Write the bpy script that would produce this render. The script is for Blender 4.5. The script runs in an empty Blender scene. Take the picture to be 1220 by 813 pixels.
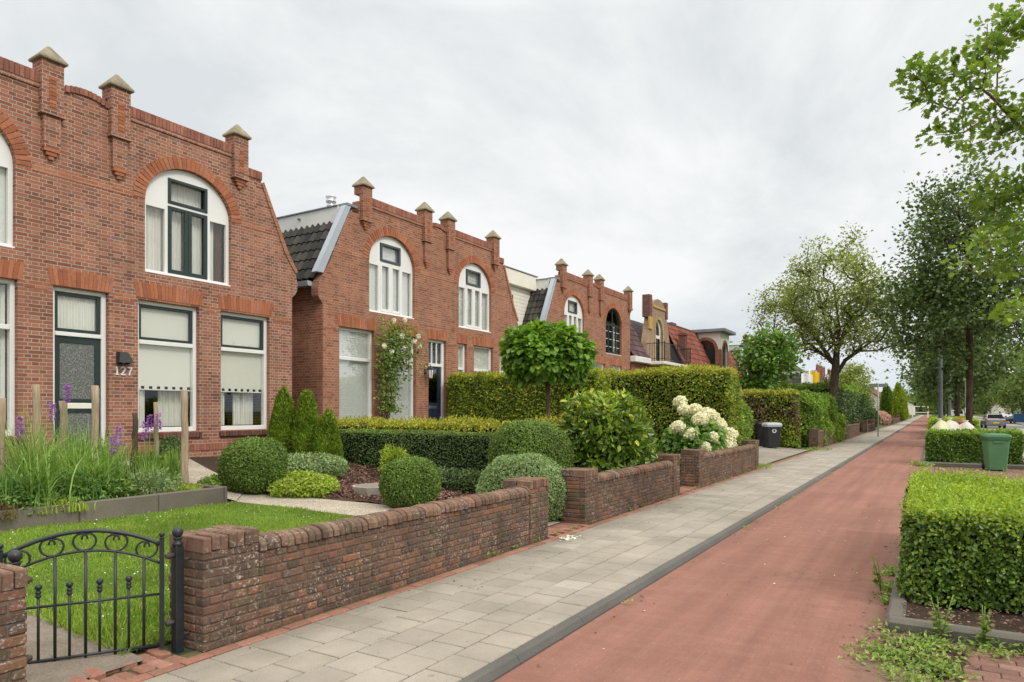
import bpy, bmesh, math, random
import numpy as np
from mathutils import Vector, Matrix
from mathutils.geometry import tessellate_polygon

R = math.radians
rng = np.random.default_rng(7)
random.seed(7)
S = bpy.context.scene
COL = S.collection

# ------------------------------------------------------------------ materials
class NT:
    def __init__(s, name):
        s.m = bpy.data.materials.new(name); s.m.use_nodes = True
        s.t = s.m.node_tree; s.t.nodes.clear()
        s.out = s.t.nodes.new('ShaderNodeOutputMaterial')
    def n(s, typ, **kw):
        nd = s.t.nodes.new('ShaderNode' + typ)
        for k, v in kw.items():
            if k.startswith('i_'):
                key = k[2:].replace('_', ' ')
                nd.inputs[key].default_value = v
            else: setattr(nd, k, v)
        return nd
    def l(s, a, b): s.t.links.new(a, b)
    def math(s, op, a, b=None, c=None):
        nd = s.n('Math', operation=op)
        for i, v in enumerate((a, b, c)):
            if v is None: continue
            if hasattr(v, 'links'): s.l(v, nd.inputs[i])
            else: nd.inputs[i].default_value = v
        return nd.outputs[0]
    def mix(s, fac, a, b, blend='MIX'):
        nd = s.n('Mix', data_type='RGBA', blend_type=blend)
        for i, v in ((0, fac), (6, a), (7, b)):
            if hasattr(v, 'links'): s.l(v, nd.inputs[i])
            elif i == 0: nd.inputs[0].default_value = v
            else: nd.inputs[i].default_value = (*v, 1) if len(v) == 3 else v
        return nd.outputs[2]
    def ramp(s, fac, stops, interp='LINEAR'):
        nd = s.n('ValToRGB'); cr = nd.color_ramp; cr.interpolation = interp
        while len(cr.elements) < len(stops): cr.elements.new(0.5)
        for e, (p, c) in zip(cr.elements, stops):
            e.position = p; e.color = (*c, 1) if not isinstance(c, (int, float)) else (c, c, c, 1)
        s.l(fac, nd.inputs[0]); return nd.outputs[0]
    def noise(s, vec, scale, detail=4, rough=.55, out=0):
        nd = s.n('TexNoise'); nd.inputs['Scale'].default_value = scale
        nd.inputs['Detail'].default_value = detail; nd.inputs['Roughness'].default_value = rough
        if vec is not None: s.l(vec, nd.inputs['Vector'])
        return nd.outputs[out]
    def pos(s): return s.n('NewGeometry').outputs['Position']
    def isl(s): return s.n('NewGeometry').outputs['Random Per Island']
    def obj(s): return s.n('TexCoord').outputs['Object']
    def bump(s, h, strength=.3, dist=.01):
        nd = s.n('Bump'); nd.inputs['Strength'].default_value = strength; nd.inputs['Distance'].default_value = dist
        s.l(h, nd.inputs['Height']); return nd.outputs[0]
    def bsdf(s, col, rough=.8, bump=None, spec=.3, metal=0, coat=0):
        p = s.n('BsdfPrincipled')
        for k, v in (('Base Color', col), ('Roughness', rough)):
            if hasattr(v, 'links'): s.l(v, p.inputs[k])
            elif k == 'Base Color': p.inputs[k].default_value = (*v, 1)
            else: p.inputs[k].default_value = v
        p.inputs['Specular IOR Level'].default_value = spec
        p.inputs['Metallic'].default_value = metal
        p.inputs['Coat Weight'].default_value = coat
        if bump is not None: s.l(bump, p.inputs['Normal'])
        return p.outputs[0]
    def done(s, sh): s.l(sh, s.out.inputs[0]); return s.m

def m_plain(name, c, rough=.6, var=.12, sc=6, spec=.3, metal=0, bump=0, coat=0):
    t = NT(name); p = t.obj()
    n = t.noise(p, sc, 5, .6)
    k = t.ramp(n, [(.25, 1 - var), (.75, 1 + var)])
    col = t.mix(1, c, k, 'MULTIPLY')
    fine = t.noise(p, sc * 14, 3)
    bp = t.bump(fine, bump, .004) if bump else None
    rr = t.math('ADD', t.math('MULTIPLY', n, .2), rough - .1)
    return t.done(t.bsdf(col, rr, bp, spec, metal, coat))

def wall_uv(t, vec):
    """brick coordinates in metres for upright and level faces"""
    g = t.n('NewGeometry').outputs['Normal']
    s1 = t.n('SeparateXYZ'); t.l(g, s1.inputs[0]); s2 = t.n('SeparateXYZ'); t.l(vec, s2.inputs[0])
    ax = t.math('ABSOLUTE', s1.outputs[0]); az = t.math('ABSOLUTE', s1.outputs[2])
    side = t.math('GREATER_THAN', ax, .6); top = t.math('GREATER_THAN', az, .75)
    u = t.math('ADD', t.math('MULTIPLY', s2.outputs[1], side), t.math('MULTIPLY', s2.outputs[0], t.math('SUBTRACT', 1, side)))
    v = t.math('ADD', t.math('MULTIPLY', s2.outputs[1], top), t.math('MULTIPLY', s2.outputs[2], t.math('SUBTRACT', 1, top)))
    c = t.n('CombineXYZ'); t.l(u, c.inputs[0]); t.l(v, c.inputs[1]); return c.outputs[0]

def m_brickwall(name, stops, mortar, bw=.22, bh=.063, squash=.5, ms=.012, grime=.25, big=((.85), (1.12))):
    t = NT(name); p = t.obj(); uv = wall_uv(t, p)
    wob = t.noise(p, 9, 2, .5, out=1)
    mv = t.n('VectorMath', operation='MULTIPLY_ADD'); t.l(wob, mv.inputs[0]); mv.inputs[1].default_value = (.008, .006, 0); t.l(uv, mv.inputs[2])
    b = t.n('TexBrick', squash=squash, squash_frequency=2, offset=.5 if squash == 1 else .5, offset_frequency=2)
    b.inputs['Color1'].default_value = (0, 0, 0, 1); b.inputs['Color2'].default_value = (1, 1, 1, 1); b.inputs['Mortar'].default_value = (.5, .5, .5, 1)
    b.inputs['Scale'].default_value = 1; b.inputs['Mortar Size'].default_value = ms * .5; b.inputs['Mortar Smooth'].default_value = .25
    b.inputs['Brick Width'].default_value = bw; b.inputs['Row Height'].default_value = bh; b.inputs['Bias'].default_value = 0
    t.l(mv.outputs[0], b.inputs['Vector'])
    c = t.ramp(b.outputs[0], stops)
    c = t.mix(.35, c, t.mix(1, c, t.ramp(t.noise(p, 60, 4, .7), [(.3, .55), (.7, 1.45)]), 'MULTIPLY'))
    mor = t.mix(1, mortar, t.ramp(t.noise(p, 2.2, 4), [(.3, .72), (.7, 1.12)]), 'MULTIPLY')
    c = t.mix(b.outputs[1], c, mor)
    c = t.mix(1, c, t.ramp(t.noise(p, .8, 5, .6), [(.3, big[0]), (.72, big[1])]), 'MULTIPLY')
    # rain streaks and soot
    mp = t.n('Mapping'); mp.inputs['Scale'].default_value = (1.6, 1.6, .35); t.l(p, mp.inputs[0])
    gr = t.ramp(t.noise(mp.outputs[0], 1.7, 6, .7), [(.5, 0), (.78, grime)])
    c = t.mix(gr, c, (.06, .05, .045))
    h = t.math('SUBTRACT', t.math('MULTIPLY', t.noise(p, 90, 3), .35), b.outputs[1])
    return t.done(t.bsdf(c, .9, t.bump(h, .55, .008), .2))

def m_brickpiece(name, stops, dirt=(.07, .05, .045), dirt_amt=.35, lichen=0, sc=5, moss=0):
    """for bricks that are real pieces: colour per piece"""
    t = NT(name); p = t.pos()
    c = t.ramp(t.isl(), stops)
    c = t.mix(.5, c, t.mix(1, c, t.ramp(t.noise(p, 55, 5, .7), [(.3, .5), (.7, 1.5)]), 'MULTIPLY'))
    c = t.mix(t.ramp(t.noise(p, sc, 6, .65), [(.45, 0), (.7, dirt_amt)]), c, dirt)
    if moss:
        c = t.mix(t.ramp(t.noise(p, 3.1, 6, .7), [(.52, 0), (.68, moss)]), c, (.10, .105, .05))
    if lichen:
        msk = t.math('MULTIPLY', t.ramp(t.noise(p, 38, 6, .75), [(.54, 0), (.62, 1)]), t.ramp(t.noise(p, 2.6, 4, .6), [(.40, 0), (.62, lichen)]))
        c = t.mix(msk, c, (.62, .58, .52))
    bp = t.bump(t.noise(p, 70, 5, .7), .5, .006)
    return t.done(t.bsdf(c, .92, bp, .15))

def m_leaf(name, stops, trans=.25, rough=.45, spec=.4, clump=1.2, dark=.55, tired=.16):
    t = NT(name); p = t.obj()
    stops = [(a, tuple(min(.8, v * LEAFK) for v in c_)) if max(c_) < .5 else (a, c_) for a, c_ in stops]
    c = t.ramp(t.isl(), stops)
    c = t.mix(1, c, t.ramp(t.noise(p, clump, 3, .5), [(.3, dark), (.7, 1.25)]), 'MULTIPLY')
    if tired:
        c = t.mix(t.math('MULTIPLY', t.ramp(t.noise(p, 2.1, 5, .7), [(.56, 0), (.70, 1)]), tired), c, (.17, .13, .04))
    b = t.bsdf(c, rough, None, spec)
    tr = t.n('BsdfTranslucent'); t.l(t.mix(1, c, (1.25, 1.25, .6), 'MULTIPLY'), tr.inputs[0])
    mx = t.n('MixShader'); mx.inputs[0].default_value = trans
    t.l(b, mx.inputs[1]); t.l(tr.outputs[0], mx.inputs[2])
    return t.done(mx.outputs[0])

def m_bark(name, a, b, sc=5):
    t = NT(name); p = t.obj(); mp = t.n('Mapping'); mp.inputs['Scale'].default_value = (1, 1, .22); t.l(p, mp.inputs[0])
    n = t.noise(mp.outputs[0], sc * 3, 6, .7)
    c = t.mix(t.ramp(n, [(.35, 0), (.65, 1)]), a, b)
    c = t.mix(t.ramp(t.noise(p, 1.3, 4), [(.5, 0), (.75, .35)]), c, (.10, .12, .06))
    return t.done(t.bsdf(c, .95, t.bump(n, .9, .03), .1))

def m_glass(name, tint=(1, 1, 1), base=.06, rough=.01):
    t = NT(name)
    tr = t.n('BsdfTransparent'); tr.inputs[0].default_value = (*tint, 1)
    gl = t.n('BsdfGlossy'); gl.inputs['Roughness'].default_value = rough
    p = t.obj(); bp = t.bump(t.noise(p, .9, 2), .04, .01); t.l(bp, gl.inputs['Normal'])
    lw = t.n('LayerWeight'); lw.inputs[0].default_value = .35
    f = t.math('ADD', t.math('MULTIPLY', lw.outputs[0], .32), base)
    mx = t.n('MixShader'); t.l(f, mx.inputs[0]); t.l(tr.outputs[0], mx.inputs[1]); t.l(gl.outputs[0], mx.inputs[2])
    return t.done(mx.outputs[0])

LEAFK = 1.6
M = {}
BR = [(0, (.19, .082, .056)), (.3, (.285, .117, .074)), (.65, (.345, .142, .088)), (.9, (.395, .175, .108)), (1, (.235, .13, .098))]
M['brick1'] = m_brickwall('brick_red_brown', BR, (.49, .40, .315), grime=.42)
BR2 = [(0, (.23, .092, .056)), (.4, (.335, .132, .077)), (.8, (.40, .166, .096)), (1, (.29, .135, .09))]
M['brick2'] = m_brickwall('brick_warm_red', BR2, (.43, .33, .245), grime=.35)
BRD = [(0, (.10, .048, .038)), (.5, (.17, .07, .05)), (1, (.23, .09, .06))]
M['brickdark'] = m_brickwall('brick_dark_red', BRD, (.27, .2, .17), grime=.35)
BRY = [(0, (.26, .17, .10)), (.5, (.36, .25, .15)), (1, (.40, .24, .16))]
M['brickyellow'] = m_brickwall('brick_buff', BRY, (.45, .38, .3), grime=.3)
OR = [(0, (.33, .118, .062)), (.5, (.41, .155, .080)), (.85, (.46, .195, .11)), (1, (.36, .16, .10))]
M['orange'] = m_brickpiece('orange_brick', OR, dirt_amt=.3)
M['band'] = m_brickwall('orange_band', [(0, (.31, .11, .06)), (.5, (.39, .145, .078)), (1, (.43, .18, .10))], (.46, .36, .27), squash=1, grime=.2)
CP = [(0, (.27, .115, .08)), (.5, (.35, .148, .10)), (1, (.40, .19, .135))]
M['coping'] = m_brickpiece('coping_brick', CP, dirt_amt=.45)
GW = [(0, (.10, .070, .052)), (.35, (.14, .087, .060)), (.7, (.175, .10, .067)), (.92, (.25, .118, .07)), (1, (.14, .10, .075))]
M['oldbrick'] = m_brickpiece('old_garden_brick', GW, dirt=(.052, .043, .037), dirt_amt=.7, lichen=.65, sc=3, moss=.45)
GC = [(0, (.12, .080, .057)), (.5, (.19, .112, .078)), (.8, (.235, .13, .088)), (1, (.22, .175, .115))]
M['oldcoping'] = m_brickpiece('old_coping_brick', GC, dirt=(.07, .06, .05), dirt_amt=.55, lichen=.5, sc=6, moss=.4)
M['oldmortar'] = m_plain('old_mortar', (.15, .125, .10), .95, .35, 9, .1, bump=.6)
M['mortar'] = m_plain('mortar', (.45, .36, .29), .95, .2, 9, .1)
M['capstone'] = m_plain('weathered_capstone', (.27, .235, .165), .95, .45, 5, .1, bump=.5)
M['white'] = m_plain('white_paint', (.80, .80, .77), .4, .05, 2, .4)
M['cream'] = m_plain('cream_paint', (.80, .77, .66), .6, .08, 2, .3)
M['green'] = m_plain('dark_green_paint', (.018, .036, .032), .3, .2, 3, .5)
M['greygreen'] = m_plain('slate_grey_paint', (.06, .075, .085), .35, .15, 3, .5)
M['navy'] = m_plain('navy_paint', (.022, .03, .06), .3, .2, 3, .5)
M['blind'] = m_plain('roller_blind', (.90, .89, .81), .9, .04, .6, .1)
M['blindw'] = m_plain('white_slatted_blind', (.86, .88, .86), .7, .04, 1, .2)
M['curtain'] = m_plain('sheer_curtain', (.86, .85, .79), .9, .08, 1, .1)
M['linen'] = m_plain('beige_curtain', (.55, .50, .42), .9, .12, 1, .1)
M['zinc'] = m_plain('zinc_flashing', (.40, .45, .50), .5, .1, 2, .5, metal=.1)
M['lead'] = m_plain('lead_edge', (.20, .22, .24), .6, .2, 3, .4)
M['fascia'] = m_plain('painted_fascia', (.66, .67, .64), .7, .12, 2, .3)
M['steel'] = m_plain('brushed_steel', (.6, .6, .6), .3, .1, 3, .5, metal=.9)
M['bitumen'] = m_plain('roof_felt', (.10, .10, .10), .9, .2, 1, .2)
M['tile_dark'] = m_brickpiece('dark_roof_tile', [(0, (.035, .035, .036)), (.5, (.055, .053, .05)), (1, (.085, .078, .066))], dirt=(.10, .09, .06), dirt_amt=.35, sc=2)
M['tile_purple'] = m_brickpiece('glazed_purple_tile', [(0, (.07, .05, .055)), (.5, (.11, .075, .08)), (1, (.16, .10, .10))], dirt_amt=.3, sc=2)
M['tile_red'] = m_brickpiece('red_roof_tile', [(0, (.19, .062, .045)), (.5, (.255, .085, .06)), (1, (.30, .12, .085))], dirt_amt=.35, sc=2)
M['tile_brown'] = m_brickpiece('brown_roof_tile', [(0, (.16, .07, .055)), (.5, (.2, .09, .07)), (1, (.24, .12, .09))], dirt_amt=.3, sc=2)
M['iron'] = m_plain('black_iron_paint', (.018, .022, .025), .42, .3, 20, .5, bump=.15)
M['ironrust'] = m_plain('worn_iron', (.09, .07, .06), .7, .4, 30, .3, metal=.3, bump=.3)
M['glass'] = m_glass('window_glass', (.985, .99, .98), .03)
M['glassdark'] = m_glass('dark_window_glass', (.55, .6, .6), .12)
M['dark'] = m_plain('dark_interior', (.012, .012, .012), .9, .2, 2, .1)
M['interior'] = m_plain('room_plaster', (.22, .2, .18), .9, .2, 1, .1)
M['white_metal'] = m_plain('white_enamel', (.82, .82, .8), .35, .03, 2, .4)

def m_frost():
    t = NT('frosted_door_glass'); p = t.obj()
    v = t.n('TexVoronoi'); v.inputs['Scale'].default_value = 42; t.l(p, v.inputs['Vector'])
    c = t.ramp(v.outputs['Distance'], [(.0, (.05, .055, .05)), (.5, (.15, .16, .145)), (1, (.27, .28, .25))])
    return t.done(t.bsdf(c, .25, t.bump(v.outputs['Distance'], .5, .01), .5))
M['frost'] = m_frost()

def m_wood(name, a, b):
    t = NT(name); p = t.obj(); mp = t.n('Mapping'); mp.inputs['Scale'].default_value = (1, 1, .12); t.l(p, mp.inputs[0])
    n = t.noise(mp.outputs[0], 30, 5, .7)
    c = t.mix(t.ramp(n, [(.35, 0), (.65, 1)]), a, b)
    return t.done(t.bsdf(c, .9, t.bump(n, .6, .01), .15))
M['stake'] = m_wood('stake_wood', (.27, .19, .12), (.46, .37, .26))
M['stake_dark'] = m_wood('dark_stake_wood', (.06, .04, .03), (.12, .085, .06))
M['post_wood'] = m_wood('grey_post_wood', (.22, .19, .16), (.33, .29, .25))

# ---- ground materials
def m_ground(name, cols, sc=4, bump=.5, fine=60, dist=.02):
    t = NT(name); p = t.pos(); n = t.noise(p, sc, 7, .7)
    c = t.ramp(n, cols)
    f = t.noise(p, fine, 5, .7)
    c = t.mix(.6, c, t.mix(1, c, t.ramp(f, [(.3, .55), (.7, 1.45)]), 'MULTIPLY'))
    return t.done(t.bsdf(c, .95, t.bump(f, bump, dist), .1))
M['soil'] = m_ground('garden_soil', [(.3, (.04, .029, .022)), (.7, (.075, .053, .038))])
M['earth'] = m_ground('trodden_earth', [(.3, (.17, .14, .11)), (.7, (.27, .235, .19))], 3)
M['land'] = m_ground('far_ground', [(.3, (.05, .075, .03)), (.7, (.09, .10, .05))], .4, .2, 8)
M['turf'] = m_ground('lawn_base', [(.3, (.05, .10, .015)), (.7, (.085, .15, .022))], 2, .3, 40)

def m_gravel(name, stops, scale, gap):
    t = NT(name); p = t.pos()
    v = t.n('TexVoronoi'); v.inputs['Scale'].default_value = scale; t.l(p, v.inputs['Vector'])
    s1 = t.n('SeparateColor'); t.l(v.outputs['Color'], s1.inputs[0])
    c = t.ramp(s1.outputs[0], stops)
    c = t.mix(t.ramp(v.outputs['Distance'], [(.35, 0), (.75, .85)]), c, gap)
    c = t.mix(1, c, t.ramp(t.noise(p, 1.5, 4), [(.3, .8), (.7, 1.1)]), 'MULTIPLY')
    h = t.math('SUBTRACT', 1, v.outputs['Distance'])
    return t.done(t.bsdf(c, .9, t.bump(h, .8, .012), .2))
M['gravel'] = m_gravel('pale_gravel', [(0, (.40, .34, .26)), (.4, (.60, .53, .43)), (.8, (.72, .66, .55)), (1, (.50, .45, .39))], 70, (.22, .18, .13))
M['mulch_base'] = m_ground('mulch_base', [(.3, (.07, .04, .03)), (.7, (.13, .08, .06))], 5)
M['mulch'] = m_brickpiece('bark_chip', [(0, (.09, .045, .035)), (.5, (.19, .10, .08)), (.85, (.28, .17, .14)), (1, (.36, .26, .22))], dirt_amt=.2)

def m_slab():
    t = NT('concrete_pavers'); p = t.pos()
    c = t.ramp(t.isl(), [(0, (.310, .278, .230)), (.5, (.333, .300, .248)), (.95, (.355, .321, .268)), (1, (.415, .38, .325))])
    c = t.mix(1, c, t.ramp(t.noise(p, 1.1, 6, .65), [(.3, .74), (.7, 1.1)]), 'MULTIPLY')
    c = t.mix(1, c, t.ramp(t.noise(p, 120, 3, .7), [(.3, .8), (.7, 1.2)]), 'MULTIPLY')
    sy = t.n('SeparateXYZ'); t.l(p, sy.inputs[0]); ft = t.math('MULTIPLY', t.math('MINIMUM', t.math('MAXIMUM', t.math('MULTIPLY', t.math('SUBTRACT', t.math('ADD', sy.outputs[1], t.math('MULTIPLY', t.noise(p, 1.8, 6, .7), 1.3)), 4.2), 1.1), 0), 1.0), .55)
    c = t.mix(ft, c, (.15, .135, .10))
    gum = t.ramp(t.noise(p, 11, 2, .4), [(.70, 0), (.73, .5)]); c = t.mix(gum, c, (.16, .15, .13))
    s = t.ramp(t.noise(p, 7, 7, .75), [(.58, 0), (.72, .4)])
    c = t.mix(s, c, (.20, .185, .15))
    return t.done(t.bsdf(c, .88, t.bump(t.noise(p, 160, 3), .25, .003), .2))
M['slab'] = m_slab()
M['joint'] = m_ground('paver_joint_sand', [(.3, (.10, .092, .05)), (.7, (.175, .15, .09))], 3)

def m_redpath():
    t = NT('red_cycle_path'); p = t.pos(); sx = t.n('SeparateXYZ'); t.l(p, sx.inputs[0])
    cb = t.n('CombineXYZ'); t.l(sx.outputs[1], cb.inputs[0]); t.l(sx.outputs[0], cb.inputs[1])
    b = t.n('TexBrick', offset=.5, offset_frequency=2)
    b.inputs['Color1'].default_value = (0, 0, 0, 1); b.inputs['Color2'].default_value = (1, 1, 1, 1); b.inputs['Mortar'].default_value = (.5, .5, .5, 1)
    b.inputs['Scale'].default_value = 1; b.inputs['Mortar Size'].default_value = .003; b.inputs['Mortar Smooth'].default_value = .6
    b.inputs['Brick Width'].default_value = .21; b.inputs['Row Height'].default_value = .105
    t.l(cb.outputs[0], b.inputs['Vector'])
    c = t.ramp(b.outputs[0], [(0, (.248, .118, .088)), (.5, (.260, .125, .093)), (1, (.273, .132, .098))])
    c = t.mix(t.math('MULTIPLY', b.outputs[1], .45), c, (.17, .085, .065))
    c = t.mix(1, c, t.ramp(t.noise(p, .5, 6, .6), [(.3, .82), (.7, 1.1)]), 'MULTIPLY')
    c = t.mix(1, c, t.ramp(t.noise(p, 140, 3, .7), [(.3, .8), (.7, 1.2)]), 'MULTIPLY')
    sp_ = t.ramp(t.noise(p, 26, 5, .8), [(.60, 0), (.68, .45)]); c = t.mix(sp_, c, (.42, .27, .22))
    sp2 = t.ramp(t.noise(p, 55, 4, .8), [(.60, 0), (.70, .5)]); c = t.mix(sp2, c, (.15, .075, .06))
    mpl = t.n('Mapping'); mpl.inputs['Scale'].default_value = (.12, 2.6, 1); t.l(p, mpl.inputs[0]); bands = t.ramp(t.noise(mpl.outputs[0], 1.6, 4, .6), [(.35, .86), (.65, 1.10)]); c = t.mix(1, c, bands, 'MULTIPLY')
    crk = t.n('TexVoronoi', feature='DISTANCE_TO_EDGE'); crk.inputs['Scale'].default_value = .55
    wv = t.n('VectorMath', operation='MULTIPLY_ADD'); t.l(t.noise(p, 2.5, 5, .6, out=1), wv.inputs[0]); wv.inputs[1].default_value = (.9, .9, 0); t.l(p, wv.inputs[2]); t.l(wv.outputs[0], crk.inputs['Vector'])
    ck = t.math('MULTIPLY', t.ramp(crk.outputs['Distance'], [(.0, .55), (.006, 0)]), t.ramp(t.noise(p, .45, 3), [(.50, 0), (.58, 1)])); c = t.mix(ck, c, (.10, .06, .05))
    # worn, dusty edge by the verge and dark stains
    edge = t.math('MULTIPLY', t.ramp(t.math('ADD', sx.outputs[1], t.math('MULTIPLY', t.noise(p, 2.2, 6, .7), .9)), [(.62, 1), (1.0, 0)]), .55)
    c = t.mix(edge, c, (.17, .135, .105))
    st = t.ramp(t.noise(p, 1.4, 7, .75), [(.60, 0), (.74, .3)])
    c = t.mix(st, c, (.14, .085, .07))
    return t.done(t.bsdf(c, .85, t.bump(t.math('SUBTRACT', t.math('MULTIPLY', t.noise(p, 150, 3), .5), b.outputs[1]), .25, .003), .25))
M['redpath'] = m_redpath()

def m_asphalt(name, a, b):
    t = NT(name); p = t.pos()
    c = t.ramp(t.noise(p, .35, 6, .65), [(.3, a), (.7, b)])
    c = t.mix(1, c, t.ramp(t.noise(p, 130, 3, .8), [(.3, .7), (.7, 1.3)]), 'MULTIPLY')
    return t.done(t.bsdf(c, .85, t.bump(t.noise(p, 130, 3), .3, .004), .25))
M['asphalt'] = m_asphalt('road_asphalt', (.26, .25, .235), (.34, .325, .305))
M['kerb'] = m_asphalt('dark_kerb', (.085, .085, .078), (.145, .14, .125))
M['kerbold'] = m_asphalt('old_kerb', (.10, .092, .08), (.19, .175, .15))
M['border'] = m_asphalt('bed_border_concrete', (.085, .075, .06), (.21, .185, .145))
M['concrete'] = m_asphalt('pale_concrete', (.32, .29, .245), (.45, .41, .35))
M['clinker'] = m_brickpiece('clinker_pavers', [(0, (.17, .095, .078)), (.5, (.225, .125, .10)), (1, (.275, .165, .135))], dirt=(.10, .08, .06), dirt_amt=.4, sc=3)
M['drive'] = m_ground('driveway_grit', [(.3, (.22, .195, .16)), (.7, (.31, .28, .235))], 1.2, .4)
M['redstrip'] = m_brickpiece('red_strip_bricks', [(0, (.25, .125, .09)), (.5, (.33, .155, .11)), (1, (.38, .20, .15))], dirt=(.2, .15, .11), dirt_amt=.5, sc=6)

def L3(a, b, c): return [(0, a), (.5, b), (1, c)]
M['l_box'] = m_leaf('boxwood_leaf', L3((.042, .085, .013), (.085, .145, .02), (.16, .225, .036)), .22, .4, .5, 2.5, .7)
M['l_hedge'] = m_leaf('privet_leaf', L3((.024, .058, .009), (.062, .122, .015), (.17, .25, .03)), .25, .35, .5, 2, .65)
M['l_hedgetop'] = m_leaf('bright_privet_leaf', L3((.12, .19, .02), (.20, .28, .028), (.30, .37, .05)), .35, .4, .4, 2, .75)  # lighter privet leaf; brightness of the lit hedge top put into its colour
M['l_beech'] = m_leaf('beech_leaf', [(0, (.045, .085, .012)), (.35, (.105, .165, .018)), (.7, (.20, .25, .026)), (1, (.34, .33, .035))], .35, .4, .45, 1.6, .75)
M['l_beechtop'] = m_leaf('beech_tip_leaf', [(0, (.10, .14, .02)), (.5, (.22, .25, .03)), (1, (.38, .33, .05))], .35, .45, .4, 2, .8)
M['l_yellow'] = m_leaf('golden_hedge_leaf', L3((.12, .16, .02), (.27, .28, .03), (.42, .38, .05)), .3, .4, .4, 2, .75)
M['l_dark'] = m_leaf('dark_hedge_leaf', L3((.032, .06, .018), (.058, .098, .028), (.105, .15, .05)), .15, .45, .4, 2, .65)
M['l_silver'] = m_leaf('silver_green_leaf', L3((.085, .13, .045), (.145, .205, .08), (.22, .285, .13)), .2, .55, .3, 2.5, .75)
M['l_gloss'] = m_leaf('glossy_laurel_leaf', L3((.05, .10, .012), (.105, .175, .018), (.21, .28, .035)), .22, .28, .6, 1.8, .6)
M['l_ball'] = m_leaf('catalpa_leaf', L3((.05, .115, .012), (.095, .185, .02), (.175, .28, .038)), .35, .4, .45, 1.4, .7)
M['l_conif'] = m_leaf('conifer_spray', L3((.065, .12, .010), (.12, .19, .016), (.19, .26, .03)), .25, .6, .2, 3, .55)
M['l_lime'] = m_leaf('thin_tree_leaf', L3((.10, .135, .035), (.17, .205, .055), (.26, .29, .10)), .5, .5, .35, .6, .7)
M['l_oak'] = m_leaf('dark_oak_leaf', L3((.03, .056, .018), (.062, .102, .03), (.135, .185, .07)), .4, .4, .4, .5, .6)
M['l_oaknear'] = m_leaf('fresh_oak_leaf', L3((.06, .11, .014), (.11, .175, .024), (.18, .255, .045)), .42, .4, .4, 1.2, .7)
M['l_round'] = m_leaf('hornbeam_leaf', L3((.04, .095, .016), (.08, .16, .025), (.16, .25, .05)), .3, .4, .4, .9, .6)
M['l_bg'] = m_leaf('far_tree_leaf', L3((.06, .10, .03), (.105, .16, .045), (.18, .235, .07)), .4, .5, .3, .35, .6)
M['l_shrub'] = m_leaf('shrub_leaf', L3((.07, .13, .02), (.13, .21, .03), (.22, .30, .05)), .3, .5, .3, 1.5, .65)
M['l_lemon'] = m_leaf('lemon_shrub_leaf', L3((.12, .185, .02), (.20, .265, .032), (.30, .35, .06)), .3, .5, .3, 2, .8)
M['l_bronze'] = m_leaf('bronze_beech_leaf', L3((.05, .035, .02), (.11, .065, .03), (.10, .12, .03)), .2, .4, .4, 2, .7)
M['l_rose'] = m_leaf('rose_leaf', L3((.05, .09, .015), (.10, .15, .025), (.20, .24, .05)), .3, .4, .4, 2, .7)
M['l_hyd'] = m_leaf('hydrangea_leaf', L3((.06, .13, .025), (.11, .20, .035), (.18, .28, .06)), .3, .45, .4, 2, .7)
M['grass'] = m_leaf('lawn_blade', [(0, (.105, .18, .026)), (.45, (.155, .245, .036)), (.85, (.225, .30, .06)), (1, (.33, .31, .11))], .35, .5, .3, .9, .75)
M['tallgrass'] = m_leaf('tall_grass_blade', L3((.085, .16, .03), (.15, .25, .055), (.27, .36, .11)), .3, .5, .3, 2, .8)
M['perennial'] = m_leaf('perennial_leaf', L3((.06, .13, .03), (.10, .19, .04), (.18, .27, .08)), .3, .5, .3, 2, .7)
M['weed'] = m_leaf('weed_leaf', L3((.09, .15, .03), (.15, .22, .045), (.23, .30, .08)), .3, .5, .3, 2, .75)
M['core'] = m_plain('inner_shade', (.012, .018, .007), .95, .4, 5, .05)  # near-black hull inside foliage; shade between leaves put into its colour
M['corebrown'] = m_plain('brown_inner_shade', (.028, .026, .012), .95, .4, 5, .05)  # browner hull for beech hedges, inner shade painted in its colour
M['purple'] = m_plain('liatris_flower', (.42, .17, .52), .8, .4, 30, .1)
M['petal'] = m_leaf('cream_petal', L3((.70, .68, .46), (.82, .80, .64), (.88, .87, .78)), .25, .6, .2, 6, .88)
M['petalw'] = m_leaf('white_petal', L3((.72, .72, .66), (.82, .82, .78), (.86, .86, .84)), .25, .6, .2, 6, .9)
M['petalp'] = m_leaf('pink_petal', L3((.30, .22, .16), (.46, .28, .26), (.55, .42, .38)), .25, .6, .2, 3, .8)
M['bark'] = m_bark('grey_brown_bark', (.045, .035, .028), (.13, .10, .078))
M['barkoak'] = m_bark('oak_bark', (.04, .026, .02), (.10, .065, .048))
M['barkyoung'] = m_bark('young_bark', (.13, .085, .055), (.24, .17, .11))
M['bin_black'] = m_plain('black_plastic', (.022, .024, .027), .5, .1, 3, .4)
M['bin_grey'] = m_plain('grey_plastic', (.42, .46, .47), .5, .08, 3, .4)
M['bin_green'] = m_plain('green_plastic', (.085, .205, .09), .5, .14, 3, .4)
M['lidgreen'] = m_plain('lid_green_plastic', (.06, .17, .075), .45, .1, 3, .4)
M['sack'] = m_plain('woven_sack', (.70, .66, .54), .7, .12, 3, .2, bump=.3)
M['sackyellow'] = m_plain('yellow_sack', (.68, .68, .42), .7, .12, 3, .2, bump=.3)
M['postgrey'] = m_plain('painted_post', (.13, .145, .165), .5, .15, 3, .4)
M['galv'] = m_plain('galvanised_post', (.36, .38, .36), .5, .12, 4, .5, metal=.3)
M['orangepl'] = m_plain('orange_plastic', (.65, .16, .04), .5, .1, 3, .4)
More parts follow.
